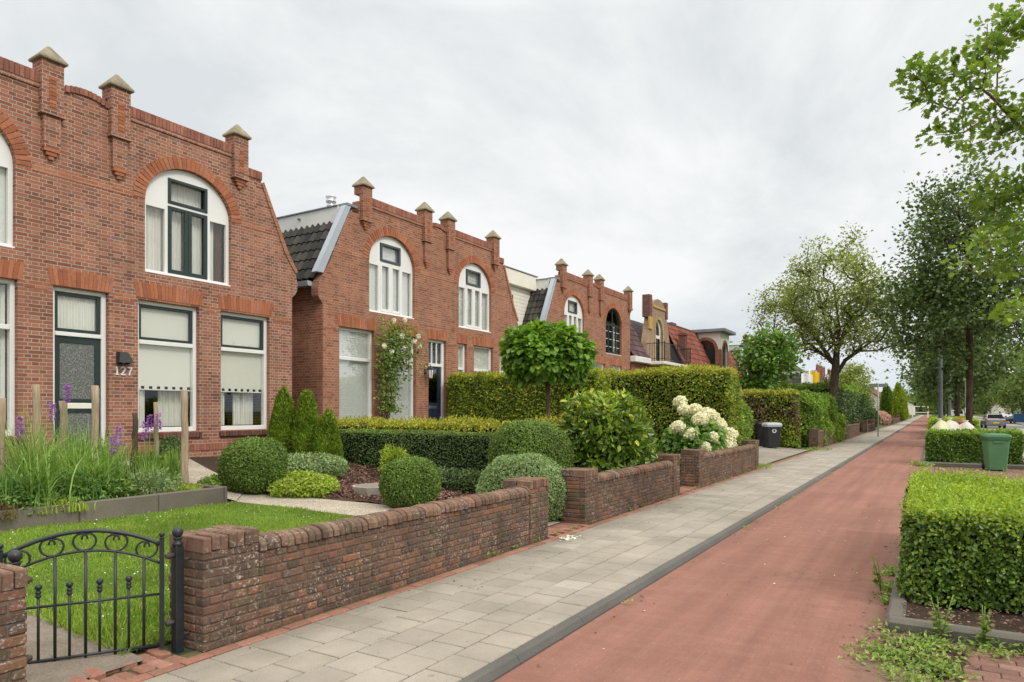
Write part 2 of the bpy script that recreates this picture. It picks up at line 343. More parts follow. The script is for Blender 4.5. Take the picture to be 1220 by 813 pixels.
M['carpaint'] = m_plain('silver_car_paint', (.20, .22, .235), .28, .05, 2, .5, metal=.4, coat=.6)
M['tyre'] = m_plain('tyre_rubber', (.02, .02, .02), .8, .1, 8, .2)
M['lampglass'] = m_plain('opal_lamp', (.85, .84, .80), .4, .03, 2, .4)
M['yellowcloth'] = m_plain('yellow_banner', (.75, .47, .01), .7, .08, 2, .2)
M['awning'] = m_plain('black_awning', (.018, .018, .02), .8, .2, 2, .2)
M['bluepl'] = m_plain('blue_plastic', (.04, .12, .30), .5, .1, 3, .4)
M['red_lens'] = m_plain('red_lens', (.5, .03, .02), .3, .1, 3, .5)
# ------------------------------------------------------------------ geometry helpers
class MB:
    """collects faces for ONE mesh object"""
    def __init__(s): s.v = []; s.f = []; s.mi = []; s.k = 0; s.sm = []
    def add(s, vs, fs, mi=0, smooth=False):
        o = s.k
        s.v.append(np.asarray(vs, float).reshape(-1, 3)); s.k += len(s.v[-1])
        for f in fs: s.f.append(tuple(i + o for i in f))
        s.mi += [mi] * len(fs); s.sm += [smooth] * len(fs)
    def box(s, x0, x1, y0, y1, z0, z1, mi=0, b=0):
        if b > 0:
            return s.cboxes(np.array([[(x0 + x1) / 2, (y0 + y1) / 2, (z0 + z1) / 2]]), np.array([[(x1 - x0) / 2, (y1 - y0) / 2, (z1 - z0) / 2]]), b, mi=mi)
        v = [(x, y, z) for z in (z0, z1) for y in (y0, y1) for x in (x0, x1)]
        s.add(v, [(0, 2, 3, 1), (4, 5, 7, 6), (0, 1, 5, 4), (2, 6, 7, 3), (0, 4, 6, 2), (1, 3, 7, 5)], mi)
    def cboxes(s, C, H, b, rot=None, mi=0):
        """chamfered boxes: centres C (n,3), half sizes H (n,3); rot (n,3,3) optional"""
        C = np.atleast_2d(C); H = np.broadcast_to(np.atleast_2d(H), C.shape)
        sg = [(x, y, z) for z in (-1, 1) for y in (-1, 1) for x in (-1, 1)]
        T = []; 
        for g in sg:
            for a in range(3):
                T.append((g, a))
        n = len(C); V = np.zeros((n, 24, 3))
        bb = np.minimum(b, H.min(axis=1) * .9)[:, None]
        for i, (g, a) in enumerate(T):
            h = H - bb * np.array([0 if k == a else 1 for k in range(3)])
            V[:, i] = h * np.array(g)
        if rot is not None: V = np.einsum('nij,nkj->nki', rot, V)
        V += C[:, None, :]
        s.add(V.reshape(-1, 3), [], mi)
        o0 = s.k - n * 24
        for q in range(n):
            o = o0 + q * 24
            for f in _CB: s.f.append(tuple(o + i for i in f))
        s.mi += [mi] * (n * len(_CB)); s.sm += [False] * (n * len(_CB))
    def prism(s, poly, y0, y1, mi=0, holes=(), axis='y'):
        """polygon in (x,z) pushed from y0 to y1, with holes"""
        def P(p, y): return (p[0], y, p[1]) if axis == 'y' else ((y, p[0], p[1]) if axis == 'x' else (p[0], p[1], y))
        loops = [list(poly)] + [list(h) for h in holes]
        flat = [p for l in loops for p in l]
        tri = tessellate_polygon([[Vector((p[0], p[1], 0)) for p in l] for l in loops])
        n = len(flat)
        vs = [P(p, y0) for p in flat] + [P(p, y1) for p in flat]
        fs = [tuple(t) for t in tri] + [tuple(i + n for i in reversed(t)) for t in tri]
        o = 0
        for l in loops:
            m = len(l)
            for i in range(m):
                j = (i + 1) % m
                fs.append((o + i, o + j, o + j + n, o + i + n))
            o += m
        s.add(vs, fs, mi)
    def tube(s, pts, rad, k=8, mi=0, cap=True, smooth=True):
        pts = [Vector(p) for p in pts]; n = len(pts)
        if not hasattr(rad, '__len__'): rad = [rad] * n
        t0 = (pts[1] - pts[0]).normalized()
        up = Vector((0, 0, 1)) if abs(t0.z) < .9 else Vector((1, 0, 0))
        u = t0.cross(up).normalized(); vs = []
        for i in range(n):
            t = (pts[min(i + 1, n - 1)] - pts[max(i - 1, 0)])
            if t.length < 1e-9: t = t0
            t.normalize(); u = (u - t * u.dot(t))
            if u.length < 1e-6: u = t.orthogonal()
            u.normalize(); w = t.cross(u)
            for j in range(k):
                a = 2 * math.pi * j / k
                vs.append(pts[i] + (u * math.cos(a) + w * math.sin(a)) * rad[i])
        fs = [(i * k + j, i * k + (j + 1) % k, (i + 1) * k + (j + 1) % k, (i + 1) * k + j) for i in range(n - 1) for j in range(k)]
        if cap: fs += [tuple(range(k - 1, -1, -1)), tuple((n - 1) * k + j for j in range(k))]
        s.add([tuple(v) for v in vs], fs, mi, smooth)
    def lathe(s, prof, c=(0, 0, 0), k=16, mi=0, smooth=True):
        vs = []; n = len(prof)
        for r, z in prof:
            for j in range(k):
                a = 2 * math.pi * j / k; vs.append((c[0] + r * math.cos(a), c[1] + r * math.sin(a), c[2] + z))
        fs = [(i * k + j, i * k + (j + 1) % k, (i + 1) * k + (j + 1) % k, (i + 1) * k + j) for i in range(n - 1) for j in range(k)]
        fs += [tuple(range(k - 1, -1, -1)), tuple((n - 1) * k + j for j in range(k))]
        s.add(vs, fs, mi, smooth)
    def ball(s, c, r, mi=0, k=14, n=9):
        rr = r if hasattr(r, '__len__') else (r, r, r)
        vs = []; 
        for i in range(n + 1):
            th = math.pi * i / n
            for j in range(k):
                a = 2 * math.pi * j / k
                vs.append((c[0] + rr[0] * math.sin(th) * math.cos(a), c[1] + rr[1] * math.sin(th) * math.sin(a), c[2] - rr[2] * math.cos(th)))
        fs = [(i * k + j, i * k + (j + 1) % k, (i + 1) * k + (j + 1) % k, (i + 1) * k + j) for i in range(n) for j in range(k)]
        s.add(vs, fs, mi, True)
    def build(s, name, mats, parent=None):
        me = bpy.data.meshes.new(name)
        V = np.concatenate(s.v) if s.v else np.zeros((0, 3))
        me.from_pydata(V.tolist(), [], s.f)
        for m in (mats if isinstance(mats, (list, tuple)) else [mats]): me.materials.append(m)
        me.polygons.foreach_set('material_index', s.mi); me.polygons.foreach_set('use_smooth', s.sm)
        me.update(); return link(name, me, parent)

def _cb():
    sg = [(x, y, z) for z in (-1, 1) for y in (-1, 1) for x in (-1, 1)]
    ix = {}
    for gi, g in enumerate(sg):
        for a in range(3): ix[(g, a)] = gi * 3 + a
    F = []
    def nrm(f, d):
        # order so that the normal points along d
        pts = [Vector(sg[i // 3]) * 1.0 + Vector([.3 if k == i % 3 else 0 for k in range(3)]).__mul__(1) * 0 for i in f]
        P = []
        for i in f:
            g = sg[i // 3]; a = i % 3
            P.append(Vector([g[k] * (1 if k == a else .7) for k in range(3)]))
        n = (P[1] - P[0]).cross(P[2] - P[0])
        return f if n.dot(Vector(d)) > 0 else f[::-1]
    for a in range(3):
        for sgn in (-1, 1):
            o = [k for k in range(3) if k != a]; L = []
            for p, q in ((-1, -1), (1, -1), (1, 1), (-1, 1)):
                g = [0, 0, 0]; g[a] = sgn; g[o[0]] = p; g[o[1]] = q; L.append(ix[(tuple(g), a)])
            d = [0, 0, 0]; d[a] = sgn; F.append(nrm(L, d))
    for a in range(3):
        o = [k for k in range(3) if k != a]
        for p in (-1, 1):
            for q in (-1, 1):
                g1 = [0, 0, 0]; g1[a] = -1; g1[o[0]] = p; g1[o[1]] = q
                g2 = list(g1); g2[a] = 1; g1 = tuple(g1); g2 = tuple(g2)
                d = [0, 0, 0]; d[o[0]] = p; d[o[1]] = q
                F.append(nrm([ix[(g1, o[0])], ix[(g2, o[0])], ix[(g2, o[1])], ix[(g1, o[1])]], d))
    for g in sg: F.append(nrm([ix[(g, 0)], ix[(g, 1)], ix[(g, 2)]], g))
    return F
_CB = _cb()

def link(name, me, parent=None):
    o = bpy.data.objects.new(name, me); COL.objects.link(o)
    if parent is not None: o.parent = parent
    return o
def thing(name, label, cat, loc=(0, 0, 0), rz=0, group=None):
    o = link(name, None); o.location = loc; o.rotation_euler = (0, 0, rz); o.empty_display_size = .2
    return tag(o, label, cat, group)
def tag(o, label=None, cat=None, group=None, kind=None):
    if label: o['label'] = label
    if cat: o['category'] = cat
    if group: o['group'] = group
    if kind: o['kind'] = kind
    return o
def struct(o): o['kind'] = 'structure'; return o
def stuff(o, label, cat): return tag(o, label, cat, None, 'stuff')
def dup(root, loc, rz=None, label=None, scale=None):
    def cp(o, par):
        c = o.copy(); COL.objects.link(c)
        if par is not None: c.parent = par
        for ch in kids.get(o.name, []): cp(ch, c)
        return c
    kids = {}
    for o in list(S.objects):
        if o.parent is not None: kids.setdefault(o.parent.name, []).append(o)
    r = cp(root, None); r.location = loc
    if rz is not None: r.rotation_euler = (0, 0, rz)
    if scale is not None: r.scale = scale if hasattr(scale, '__len__') else (scale,) * 3
    if label: r['label'] = label
    return r

# big numpy meshes -------------------------------------------------------
def np_mesh(name, V, loops, starts, mats, mi=None, parent=None, smooth=False):
    me = bpy.data.meshes.new(name)
    me.vertices.add(len(V)); me.vertices.foreach_set('co', np.ascontiguousarray(V, np.float32).ravel())
    me.loops.add(len(loops)); me.loops.foreach_set('vertex_index', np.ascontiguousarray(loops, np.int32))
    me.polygons.add(len(starts)); me.polygons.foreach_set('loop_start', np.ascontiguousarray(starts, np.int32))
    for m in (mats if isinstance(mats, (list, tuple)) else [mats]): me.materials.append(m)
    if mi is not None: me.polygons.foreach_set('material_index', np.ascontiguousarray(mi, np.int32))
    me.polygons.foreach_set('use_smooth', np.full(len(starts), smooth))
    me.update(calc_edges=True)
    return link(name, me, parent)

# leaf outlines: (side, along, lift); faces
_OV = [(0, 0, 0), (.28, .22, .05), (.36, .5, .07), (.24, .78, .03), (0, 1, -.08), (-.24, .78, .03), (-.36, .5, .07), (-.28, .22, .05)]
_OAK = [(0, 0, 0), (.10, .18, .02), (.26, .27, .05), (.15, .38, .03), (.40, .52, .07), (.20, .60, .03), (.34, .78, .05), (.15, .82, .02), (0, 1, -.04),
        (-.15, .82, .02), (-.34, .78, .05), (-.20, .60, .03), (-.40, .52, .07), (-.15, .38, .03), (-.26, .27, .05), (-.10, .18, .02)]
LEAF = {
    'quad': (np.array([(0, 0, 0), (.32, .5, .1), (0, 1, -.04), (-.32, .5, .1)]), [(0, 1, 2), (0, 2, 3)]),
    'narrow': (np.array([(0, 0, 0), (.16, .45, .05), (0, 1, -.1), (-.16, .45, .05)]), [(0, 1, 2), (0, 2, 3)]),
    'wide': (np.array([(0, 0, 0), (.45, .45, .10), (0, 1, -.12), (-.45, .45, .10)]), [(0, 1, 2), (0, 2, 3)]),
    'oval': (np.array(_OV), [(0, 1, 2, 4), (2, 3, 4), (0, 4, 6, 7), (4, 5, 6)]),
    'oak': (np.array(_OAK), [(0, 1, 2, 3), (0, 3, 4, 5), (0, 5, 6, 7), (0, 7, 8), (0, 8, 9), (0, 9, 10, 11), (0, 11, 12, 13), (0, 13, 14, 15)]),
}
def unit(a): return a / np.maximum(np.linalg.norm(a, axis=-1, keepdims=True), 1e-9)
def leaf_verts(P, N, D, size, kind, width=1.0):
    T, F = LEAF[kind]
    D = unit(D); Sd = unit(np.cross(D, N)); N2 = np.cross(Sd, D)
    sz = np.broadcast_to(np.asarray(size, float), (len(P),))[:, None]
    V = P[:, None, :] + sz[:, :, None] * (T[None, :, 0, None] * width * Sd[:, None, :] + T[None, :, 1, None] * D[:, None, :] + T[None, :, 2, None] * N2[:, None, :])
    return V, F
class LB:
    """collects leaves (and a core mesh) for ONE foliage mesh"""
    def __init__(s): s.V = []; s.L = []; s.st = []; s.mi = []; s.nv = 0; s.nl = 0
    def leaves(s, P, N, D, size, kind='quad', mi=0, width=1.0):
        V, F = leaf_verts(P, N, D, size, kind, width); n, k, _ = V.shape
        fl = np.concatenate([np.array(f) for f in F]); lens = np.array([len(f) for f in F])
        base = (np.arange(n) * k + s.nv)[:, None]
        s.L.append((base + fl[None, :]).ravel())
        st0 = np.concatenate([[0], np.cumsum(lens)[:-1]])
        s.st.append((np.arange(n)[:, None] * lens.sum() + st0[None, :] + s.nl).ravel())
        s.mi.append(np.broadcast_to(np.asarray(mi), (n,)).repeat(len(F)))
        s.V.append(V.reshape(-1, 3)); s.nv += n * k; s.nl += n * lens.sum()
    def scatter(s, P, Nrm, size, kind='quad', mi=0, tilt=.8, up=.25, jitter=.35, width=1.0):
        """leaves at P facing roughly Nrm"""
        n = len(P); N = unit(Nrm + rng.normal(0, tilt, (n, 3)) + np.array([0, 0, up]))
        D = rng.normal(0, 1, (n, 3)); D -= N * (D * N).sum(1, keepdims=True)
        D = unit(D) + Nrm * jitter
        s.leaves(P, N, D, size * rng.uniform(.65, 1.25, n), kind, mi, width)
    def mesh(s, mb, mi):
        V = np.concatenate(mb.v); L = [i + s.nv for f in mb.f for i in f]
        st = np.concatenate([[0], np.cumsum([len(f) for f in mb.f])[:-1]]) + s.nl
        s.V.append(V); s.L.append(np.array(L)); s.st.append(st); s.mi.append(np.full(len(mb.f), mi)); s.nv += len(V); s.nl += len(L)
    def build(s, name, mats, parent=None):
        return np_mesh(name, np.concatenate(s.V), np.concatenate(s.L), np.concatenate(s.st), mats, np.concatenate(s.mi), parent)

def noise3(P, sc, seed=0, oct=3):
    """cheap smooth noise from sines, about -1..1"""
    r = np.random.default_rng(seed); out = np.zeros(len(P)); a = 1; tot = 0
    for o in range(oct):
        for q in range(3):
            d = unit(r.normal(0, 1, 3)); out += a * np.sin(P @ d * sc * (1.7 ** o) * r.uniform(.8, 1.3) + r.uniform(0, 6.28)); tot += a * .6
        a *= .6
    return out / tot

def box_shell(x0, x1, y0, y1, z0, z1, n, depth=.1, rnd=.12, bumpy=.06, seed=1, faces='+x-x+y-y+z', grow=3.0):
    """points in the outer shell of a clipped hedge, with normals"""
    ar = {'+x': (y1 - y0) * (z1 - z0), '-x': (y1 - y0) * (z1 - z0), '+y': (x1 - x0) * (z1 - z0), '-y': (x1 - x0) * (z1 - z0), '+z': (x1 - x0) * (y1 - y0)}
    fs = [faces[i:i + 2] for i in range(0, len(faces), 2)]; w = np.array([ar[f] for f in fs]); w = w / w.sum()
    P = []; N = []
    for f, q in zip(fs, w):
        m = int(n * q); a = rng.uniform(0, 1, (m, 3)); nn = np.zeros((m, 3)); ax = 'xyz'.index(f[1]); a[:, ax] = 1 if f[0] == '+' else 0; nn[:, ax] = 1 if f[0] == '+' else -1
        P.append(a); N.append(nn)
    P = np.concatenate(P); N = np.concatenate(N)
    lo = np.array([x0, y0, z0]); hi = np.array([x1, y1, z1]); c = (lo + hi) / 2; h = (hi - lo) / 2
    X = lo + P * (hi - lo)
    # rounded edges
    q = (X - c); inner = np.maximum(h - rnd, 0.01); cl = np.clip(q, -inner, inner)
    cl[:, 2] = np.where(q[:, 2] < 0, q[:, 2], cl[:, 2])
    d = q - cl; dn = np.linalg.norm(d, axis=1, keepdims=True); nn = np.where(dn > 1e-6, d / np.maximum(dn, 1e-6), N)
    X = c + cl + nn * np.minimum(dn, rnd)
    X = X + nn * (noise3(X, grow, seed)[:, None] * bumpy) - nn * (rng.uniform(0, 1, (len(X), 1)) ** 1.5 * depth)
    return X, nn
def ell_shell(c, r, n, depth=.1, bumpy=.05, seed=1, zmin=-.9, grow=4.0, power=2.0, full=False):
    u = unit(rng.normal(0, 1, (int(n * 1.5), 3)))
    u = u[u[:, 2] > zmin][:n]
    if power != 2.0: u = u / (np.abs(u) ** power).sum(1, keepdims=True) ** (1 / power)
    rr = np.array(r); X = u * rr; nn = unit(u / rr)
    k = 1 + noise3(X / rr.mean(), grow, seed) * bumpy
    dep = 1 - (rng.uniform(0, 1, len(X)) ** 1.5) * depth / rr.mean() if not full else rng.uniform(0, 1, len(X)) ** .4
    return np.array(c) + X * (k * dep)[:, None], nn
def ell_core(c, r, k=.82, power=2.0):
    mb = MB(); mb.ball((0, 0, 0), 1, k=20, n=12); V = mb.v[0]
    if power != 2.0: V = V / np.maximum((np.abs(V) ** power).sum(1, keepdims=True) ** (1 / power), .01)
    mb.v[0] = V * np.array(r) * k + np.array(c); return mb

# trees ------------------------------------------------------------------
def grow_tree(seeds, attract, r_tip=.012, step=.45, wander=.12, expo=2.35, rise=.0, turn=.6):
    """seeds: list of (points, parent index list) polylines; attract: (n,3). returns nodes, parent, radius, ends"""
    nodes = []; par = []
    for pts, pi in seeds:
        prev = pi
        for i, p in enumerate(pts):
            nodes.append(np.array(p, float)); par.append(prev); prev = len(nodes) - 1
    ends = []
    base = nodes[0]
    order = np.argsort(np.linalg.norm(attract - np.array(seeds[0][0][-1]), axis=1))
    A = np.zeros((len(attract) * 40 + len(nodes) + 10, 3)); A[:len(nodes)] = nodes; plen = np.zeros(len(A))
    for i in range(1, len(nodes)): plen[i] = plen[par[i]] + np.linalg.norm(A[i] - A[par[i]])
    k = len(nodes); first = min(len(seeds[0][0]) - 1, max(1, int(len(seeds[0][0]) * turn)))
    for q in order:
        t = attract[q]; d = np.linalg.norm(A[:k] - t, axis=1) + .18 * plen[:k]
        d[:first] += 50
        d += np.where(A[:k, 2] > t[2] + .15, .8, 0)
        j = int(np.argmin(d)); p0 = A[j].copy(); L = np.linalg.norm(t - p0); m = max(1, int(L / step))
        pd = A[j] - A[par[j]] if par[j] >= 0 else np.array([0, 0, 1.]); pd = pd / max(np.linalg.norm(pd), 1e-6)
        prev = j
        ctrl = p0 + pd * L * .35 + np.array([0, 0, rise * L])
        for i in range(1, m + 1):
            s_ = i / m; pt = (1 - s_) ** 2 * p0 + 2 * s_ * (1 - s_) * ctrl + s_ ** 2 * t
            if i < m: pt = pt + rng.normal(0, wander * step, 3)
            A[k] = pt; par.append(prev); plen[k] = plen[prev] + np.linalg.norm(pt - A[prev]); prev = k; k += 1
        ends.append(prev)
    A = A[:k]; nc = np.zeros(k); ac = np.zeros(k)
    for i in range(k - 1, -1, -1):
        if ac[i] == 0: ac[i] = r_tip ** expo
        if par[i] >= 0: ac[par[i]] += ac[i]; nc[par[i]] += 1
    return A, par, ac ** (1 / expo), ends
def tree_tubes(A, par, rad, mb, k=6, rmin=0, scale=1, maxr=None, kbig=10):
    ch = {}
    for i, p in enumerate(par): ch.setdefault(p, []).append(i)
    def follow(start, prevpt):
        stack = [(start, prevpt)]
        while stack:
            i, pp = stack.pop()
            pts = [A[pp]] if pp >= 0 else []; rr = [min(rad[i] * 1.08, rad[pp]) if pp >= 0 else 0] if pp >= 0 else []
            while True:
                pts.append(A[i]); rr.append(rad[i]); c = ch.get(i, [])
                if not c: break
                c = sorted(c, key=lambda x: -rad[x])
                for o in c[1:]: stack.append((o, i))
                i = c[0]
            if len(pts) > 1 and max(rr) >= rmin:
                rr2 = [min(r * scale, maxr) if maxr else r * scale for r in rr]
                mb.tube([tuple(p) for p in pts], rr2, kbig if rr2[0] > .08 else k, cap=True)
    for s0 in ch.get(-1, []): follow(s0, -1)
# ------------------------------------------------------------------ camera, sky, sun
cd = bpy.data.cameras.new('camera'); cam = bpy.data.objects.new('camera', cd); COL.objects.link(cam)
cd.sensor_width = 36; cd.lens = 820 / 1220 * 36; cd.shift_y = (490 - 406.5) / 1220; cd.clip_end = 4000; cd.clip_start = .05
cam.location = (0, 0, 1.65); YAW = math.atan(500 / 820)
cam.rotation_euler = (R(90), 0, -R(90) + YAW)
S.camera = cam
S.view_settings.view_transform = 'Standard'; S.view_settings.look = 'None'; S.view_settings.exposure = 0

SUN_EL, SUN_AZ = 42, -105     # azimuth measured from +X anticlockwise: light comes from the street side
w = bpy.data.worlds.new('World'); S.world = w; w.use_nodes = True
t = w.node_tree; t.nodes.clear()
def wn(typ, **k):
    n = t.nodes.new('ShaderNode' + typ)
    for a, b in k.items(): setattr(n, a, b)
    return n
sky = wn('TexSky', sky_type='NISHITA', sun_disc=False); sky.sun_elevation = R(SUN_EL); sky.sun_rotation = R(90 - SUN_AZ)
b1 = wn('Background'); b1.inputs[1].default_value = .1; t.links.new(sky.outputs[0], b1.inputs[0])
tc = wn('TexCoord'); sp = wn('SeparateXYZ'); t.links.new(tc.outputs['Generated'], sp.inputs[0])
def wm(op, a, b=None):
    n = wn('Math', operation=op)
    for i, v in enumerate((a, b)):
        if v is None: continue
        if hasattr(v, 'links'): t.links.new(v, n.inputs[i])
        else: n.inputs[i].default_value = v
    return n.outputs[0]
zz = wm('ADD', wm('MAXIMUM', sp.outputs[2], 0), .40)
cb = wn('CombineXYZ'); t.links.new(wm('DIVIDE', sp.outputs[0], zz), cb.inputs[0]); t.links.new(wm('DIVIDE', sp.outputs[1], zz), cb.inputs[1])
mp = wn('Mapping'); mp.inputs['Scale'].default_value = (1.25, 1.5, 1); mp.inputs['Rotation'].default_value = (0, 0, .5); mp.inputs['Location'].default_value = (1.2, -.35, 0); t.links.new(cb.outputs[0], mp.inputs[0])
n1 = wn('TexNoise'); n1.inputs['Scale'].default_value = 1.0; n1.inputs['Detail'].default_value = 8; n1.inputs['Roughness'].default_value = .6; n1.inputs['Distortion'].default_value = .35
t.links.new(mp.outputs[0], n1.inputs['Vector'])
cr = wn('ValToRGB'); e = cr.color_ramp.elements
e[0].position = .36; e[0].color = (.745, .78, .795, 1); e[1].position = .57; e[1].color = (1.0, 1.0, 1.0, 1)
e2 = cr.color_ramp.elements.new(.48); e2.color = (.90, .918, .92, 1)
t.links.new(n1.outputs[0], cr.inputs[0])
# sky overhead brightened and warmed, above view, to add light; bluer near horizon
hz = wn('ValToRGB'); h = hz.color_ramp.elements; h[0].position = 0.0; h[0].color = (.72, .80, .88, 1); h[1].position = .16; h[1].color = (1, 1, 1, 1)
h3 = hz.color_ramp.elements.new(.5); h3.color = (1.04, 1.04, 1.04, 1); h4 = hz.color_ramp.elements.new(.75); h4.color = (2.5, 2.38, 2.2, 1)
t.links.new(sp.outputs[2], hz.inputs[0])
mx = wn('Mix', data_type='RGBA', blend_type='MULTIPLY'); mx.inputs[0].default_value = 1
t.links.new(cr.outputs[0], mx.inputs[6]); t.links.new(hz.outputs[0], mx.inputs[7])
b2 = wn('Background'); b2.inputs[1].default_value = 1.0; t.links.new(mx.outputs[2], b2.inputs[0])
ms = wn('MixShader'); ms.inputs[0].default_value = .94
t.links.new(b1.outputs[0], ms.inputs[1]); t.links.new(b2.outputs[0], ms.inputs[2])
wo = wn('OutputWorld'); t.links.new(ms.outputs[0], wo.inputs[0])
sl = bpy.data.lights.new('sun', 'SUN'); sl.energy = 1.5; sl.angle = R(14); sl.color = (1, .965, .91)
so = bpy.data.objects.new('sun', sl); COL.objects.link(so)
d = Vector((math.cos(R(SUN_EL)) * math.cos(R(SUN_AZ)), math.cos(R(SUN_EL)) * math.sin(R(SUN_AZ)), math.sin(R(SUN_EL))))
so.rotation_euler = d.to_track_quat('Z', 'Y').to_euler()

# ------------------------------------------------------------------ terrain
_HP = [(-999, -.07), (4.55, .0), (5.2, .06), (9, .30), (12.5, .72), (999, .74)]
def hg(y):
    y = np.asarray(y, float)
    return np.interp(y, [4.40, 5.2, 9, 12.5, 40], [0, .06, .30, .72, .78])
def patch(name, c, off, mat, nx=20, ny=20, flat=None, parent=None, wob=0):
    """four-cornered sheet c laid on the terrain"""
    c = np.array(c, float); u = np.linspace(0, 1, nx + 1); v = np.linspace(0, 1, ny + 1); U, V_ = np.meshgrid(u, v)
    P = (1 - U)[..., None] * (1 - V_)[..., None] * c[0] + U[..., None] * (1 - V_)[..., None] * c[1] + U[..., None] * V_[..., None] * c[2] + (1 - U)[..., None] * V_[..., None] * c[3]
    P = P.reshape(-1, 2); z = (hg(P[:, 1]) if flat is None else np.full(len(P), flat)) + off
    X = np.column_stack([P, z])
    if wob: X[:, 2] += noise3(X, 5, 3) * wob
    F = [(j * (nx + 1) + i, j * (nx + 1) + i + 1, (j + 1) * (nx + 1) + i + 1, (j + 1) * (nx + 1) + i) for j in range(ny) for i in range(nx)]
    mb = MB(); mb.add(X, F, 0, True); return mb.build(name, mat, parent)

ys = [-1500, -400, -60, -12, 2.36, 2.44, 4.40, 5.2, 6, 7, 8, 9, 10, 11, 12, 12.6, 20, 40, 120, 500, 1500]
xs = [-600, -60, -5, 0, 5, 10, 20, 40, 80, 160, 400, 900, 2500]
V = [(x, y, (float(hg(y)) - .02) if y > 2.4 else -.14) for y in ys for x in xs]
nx = len(xs)
mb = MB(); mb.add(V, [(j * nx + i, j * nx + i + 1, (j + 1) * nx + i + 1, (j + 1) * nx + i) for j in range(len(ys) - 1) for i in range(nx - 1)])
struct(mb.build('ground', M['land']))

# pavement: rows of square slabs in running bond, each slightly out of level
WY = 4.27                       # street face of the garden walls
mb = MB(); C = []; H = []; RT = []
rows = np.arange(2.475, 3.9, .302)
for r_, y in enumerate(rows):
    for x in np.arange(-1.2 - (r_ % 2) * .151, 75, .302):
        C.append((x, y + .15, -.03 + rng.normal(0, .0011))); H.append((.1462, .1460, .03))
        a, b_ = rng.normal(0, .003, 2); RT.append(np.array([[1, -.002, -b_], [.002, 1, -a], [b_, a, 1]]))
    # beyond, in longer runs
    C += [(x, y + .15, -.03) for x in np.arange(76.5, 330, 3.0)]; H += [(1.49, .1482, .03)] * len(np.arange(76.5, 330, 3.0)); RT += [np.eye(3)] * len(np.arange(76.5, 330, 3.0))
for x in np.arange(-1.2, 75, .302): C.append((x, 4.055, -.031)); H.append((.1485, .066, .03)); RT.append(np.eye(3))
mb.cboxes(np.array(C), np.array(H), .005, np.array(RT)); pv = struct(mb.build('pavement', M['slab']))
mb = MB(); mb.box(-3, 330, 2.46, 4.36, -.1, -.012); struct(mb.build('pavement_bed', M['joint']))
# half-slab strip and red brick edging along the walls
mb = MB(); C = []; H = []
for x in np.arange(-1, 60, .212):
    C.append((x, 4.175 + rng.normal(0, .003), -.024 + rng.normal(0, .002))); H.append((.103, .046, .03))
mb.cboxes(np.array(C), np.array(H), .006); struct(mb.build('pavement_edging', M['redstrip']))
# kerb
mb = MB(); C = []
for x in np.arange(-2, 330, 1.0):
    mb.prism([(2.365, -.16), (2.46, -.16), (2.46, .001), (2.415, .001), (2.397, -.008), (2.37, -.05)], x, x + .996, axis='x')
struct(mb.build('kerb', M['kerb']))
mb = MB(); mb.box(-8, 420, .0, 2.364, -.2, -.06); struct(mb.build('cycle_path', M['redpath']))
# verge strip between cycle path and road, clinker parking bays, road
struct(patch('verge', [(-8, -2.85), (420, -2.85), (420, .001), (-8, .001)], 0, M['soil'], 40, 4, flat=-.078))
struct(patch('road', [(-20, -9.6), (500, -9.6), (500, -2.95), (-20, -2.95)], 0, M['asphalt'], 60, 4, flat=-.10))
struct(patch('far_pavement', [(-20, -12.5), (500, -12.5), (500, -9.8), (-20, -9.8)], 0, M['concrete'], 60, 4, flat=-.03))
mb = MB()
for x in np.arange(-10, 420, 1.0): mb.box(x, x + .99, -2.95, -2.83, -.2, -.05 if not 11.5 < x < 24 else -.09, b=.015)
struct(mb.build('road_kerb', M['kerbold']))
mb = MB()
for x in np.arange(-10, 420, 1.0): mb.box(x, x + .99, -9.8, -9.66, -.2, -.02, b=.015)
struct(mb.build('far_kerb', M['kerbold']))
def clinkers(name, x0, x1, y0, y1, z, mat='clinker', along='x', l=.21, w_=.105, h_=.03):
    mb = MB(); C = []; H = []
    if along == 'x':
        for j, y in enumerate(np.arange(y0, y1 - w_ * .5, w_)):
            for x in np.arange(x0 + (j % 2) * l / 2, x1 - l * .5, l): C.append((x + l / 2, y + w_ / 2, z - h_ + rng.normal(0, .0015))); H.append((l / 2 - .002, w_ / 2 - .002, h_))
    else:
        for j, x in enumerate(np.arange(x0, x1 - w_ * .5, w_)):
            for y in np.arange(y0 + (j % 2) * l / 2, y1 - l * .5, l): C.append((x + w_ / 2, y + l / 2, z - h_ + rng.normal(0, .0015))); H.append((w_ / 2 - .002, l / 2 - .002, h_))
    mb.cboxes(np.array(C), np.array(H), .005); return struct(mb.build(name, M[mat]))
clinkers('parking_paving', 11.3, 24.9, -2.8, 0, -.066)
clinkers('verge_paving', 3.2, 6.02, -2.8, -.12, -.064, along='y')

# beds in the verge, each inside an old concrete kerb
def verge_bed(x0, x1, y0, y1):
    mb = MB(); k = .13
    for x in np.arange(x0, x1, 1.0):
        e = min(x + .992, x1)
        mb.box(x, e, y1 - k, y1, -.2, .03, b=.02); mb.box(x, e, y0, y0 + k, -.2, .03, b=.02)
    mb.box(x0 - k, x0 - .004, y0, y1, -.2, .04, b=.03); mb.box(x1 + .004, x1 + k, y0, y1, -.2, .03, b=.02)
    struct(mb.build('verge_kerb', M['kerbold']))
    struct(patch('verge_soil', [(x0, y0 + k), (x1, y0 + k), (x1, y1 - k), (x0, y1 - k)], 0, M['soil'], 24, 10, flat=.0, wob=.012))
verge_bed(6.22, 11.0, -2.55, .31)
verge_bed(25.6, 40.5, -2.6, .27)
verge_bed(47, 72, -2.6, .25)
verge_bed(80, 112, -2.6, .25)

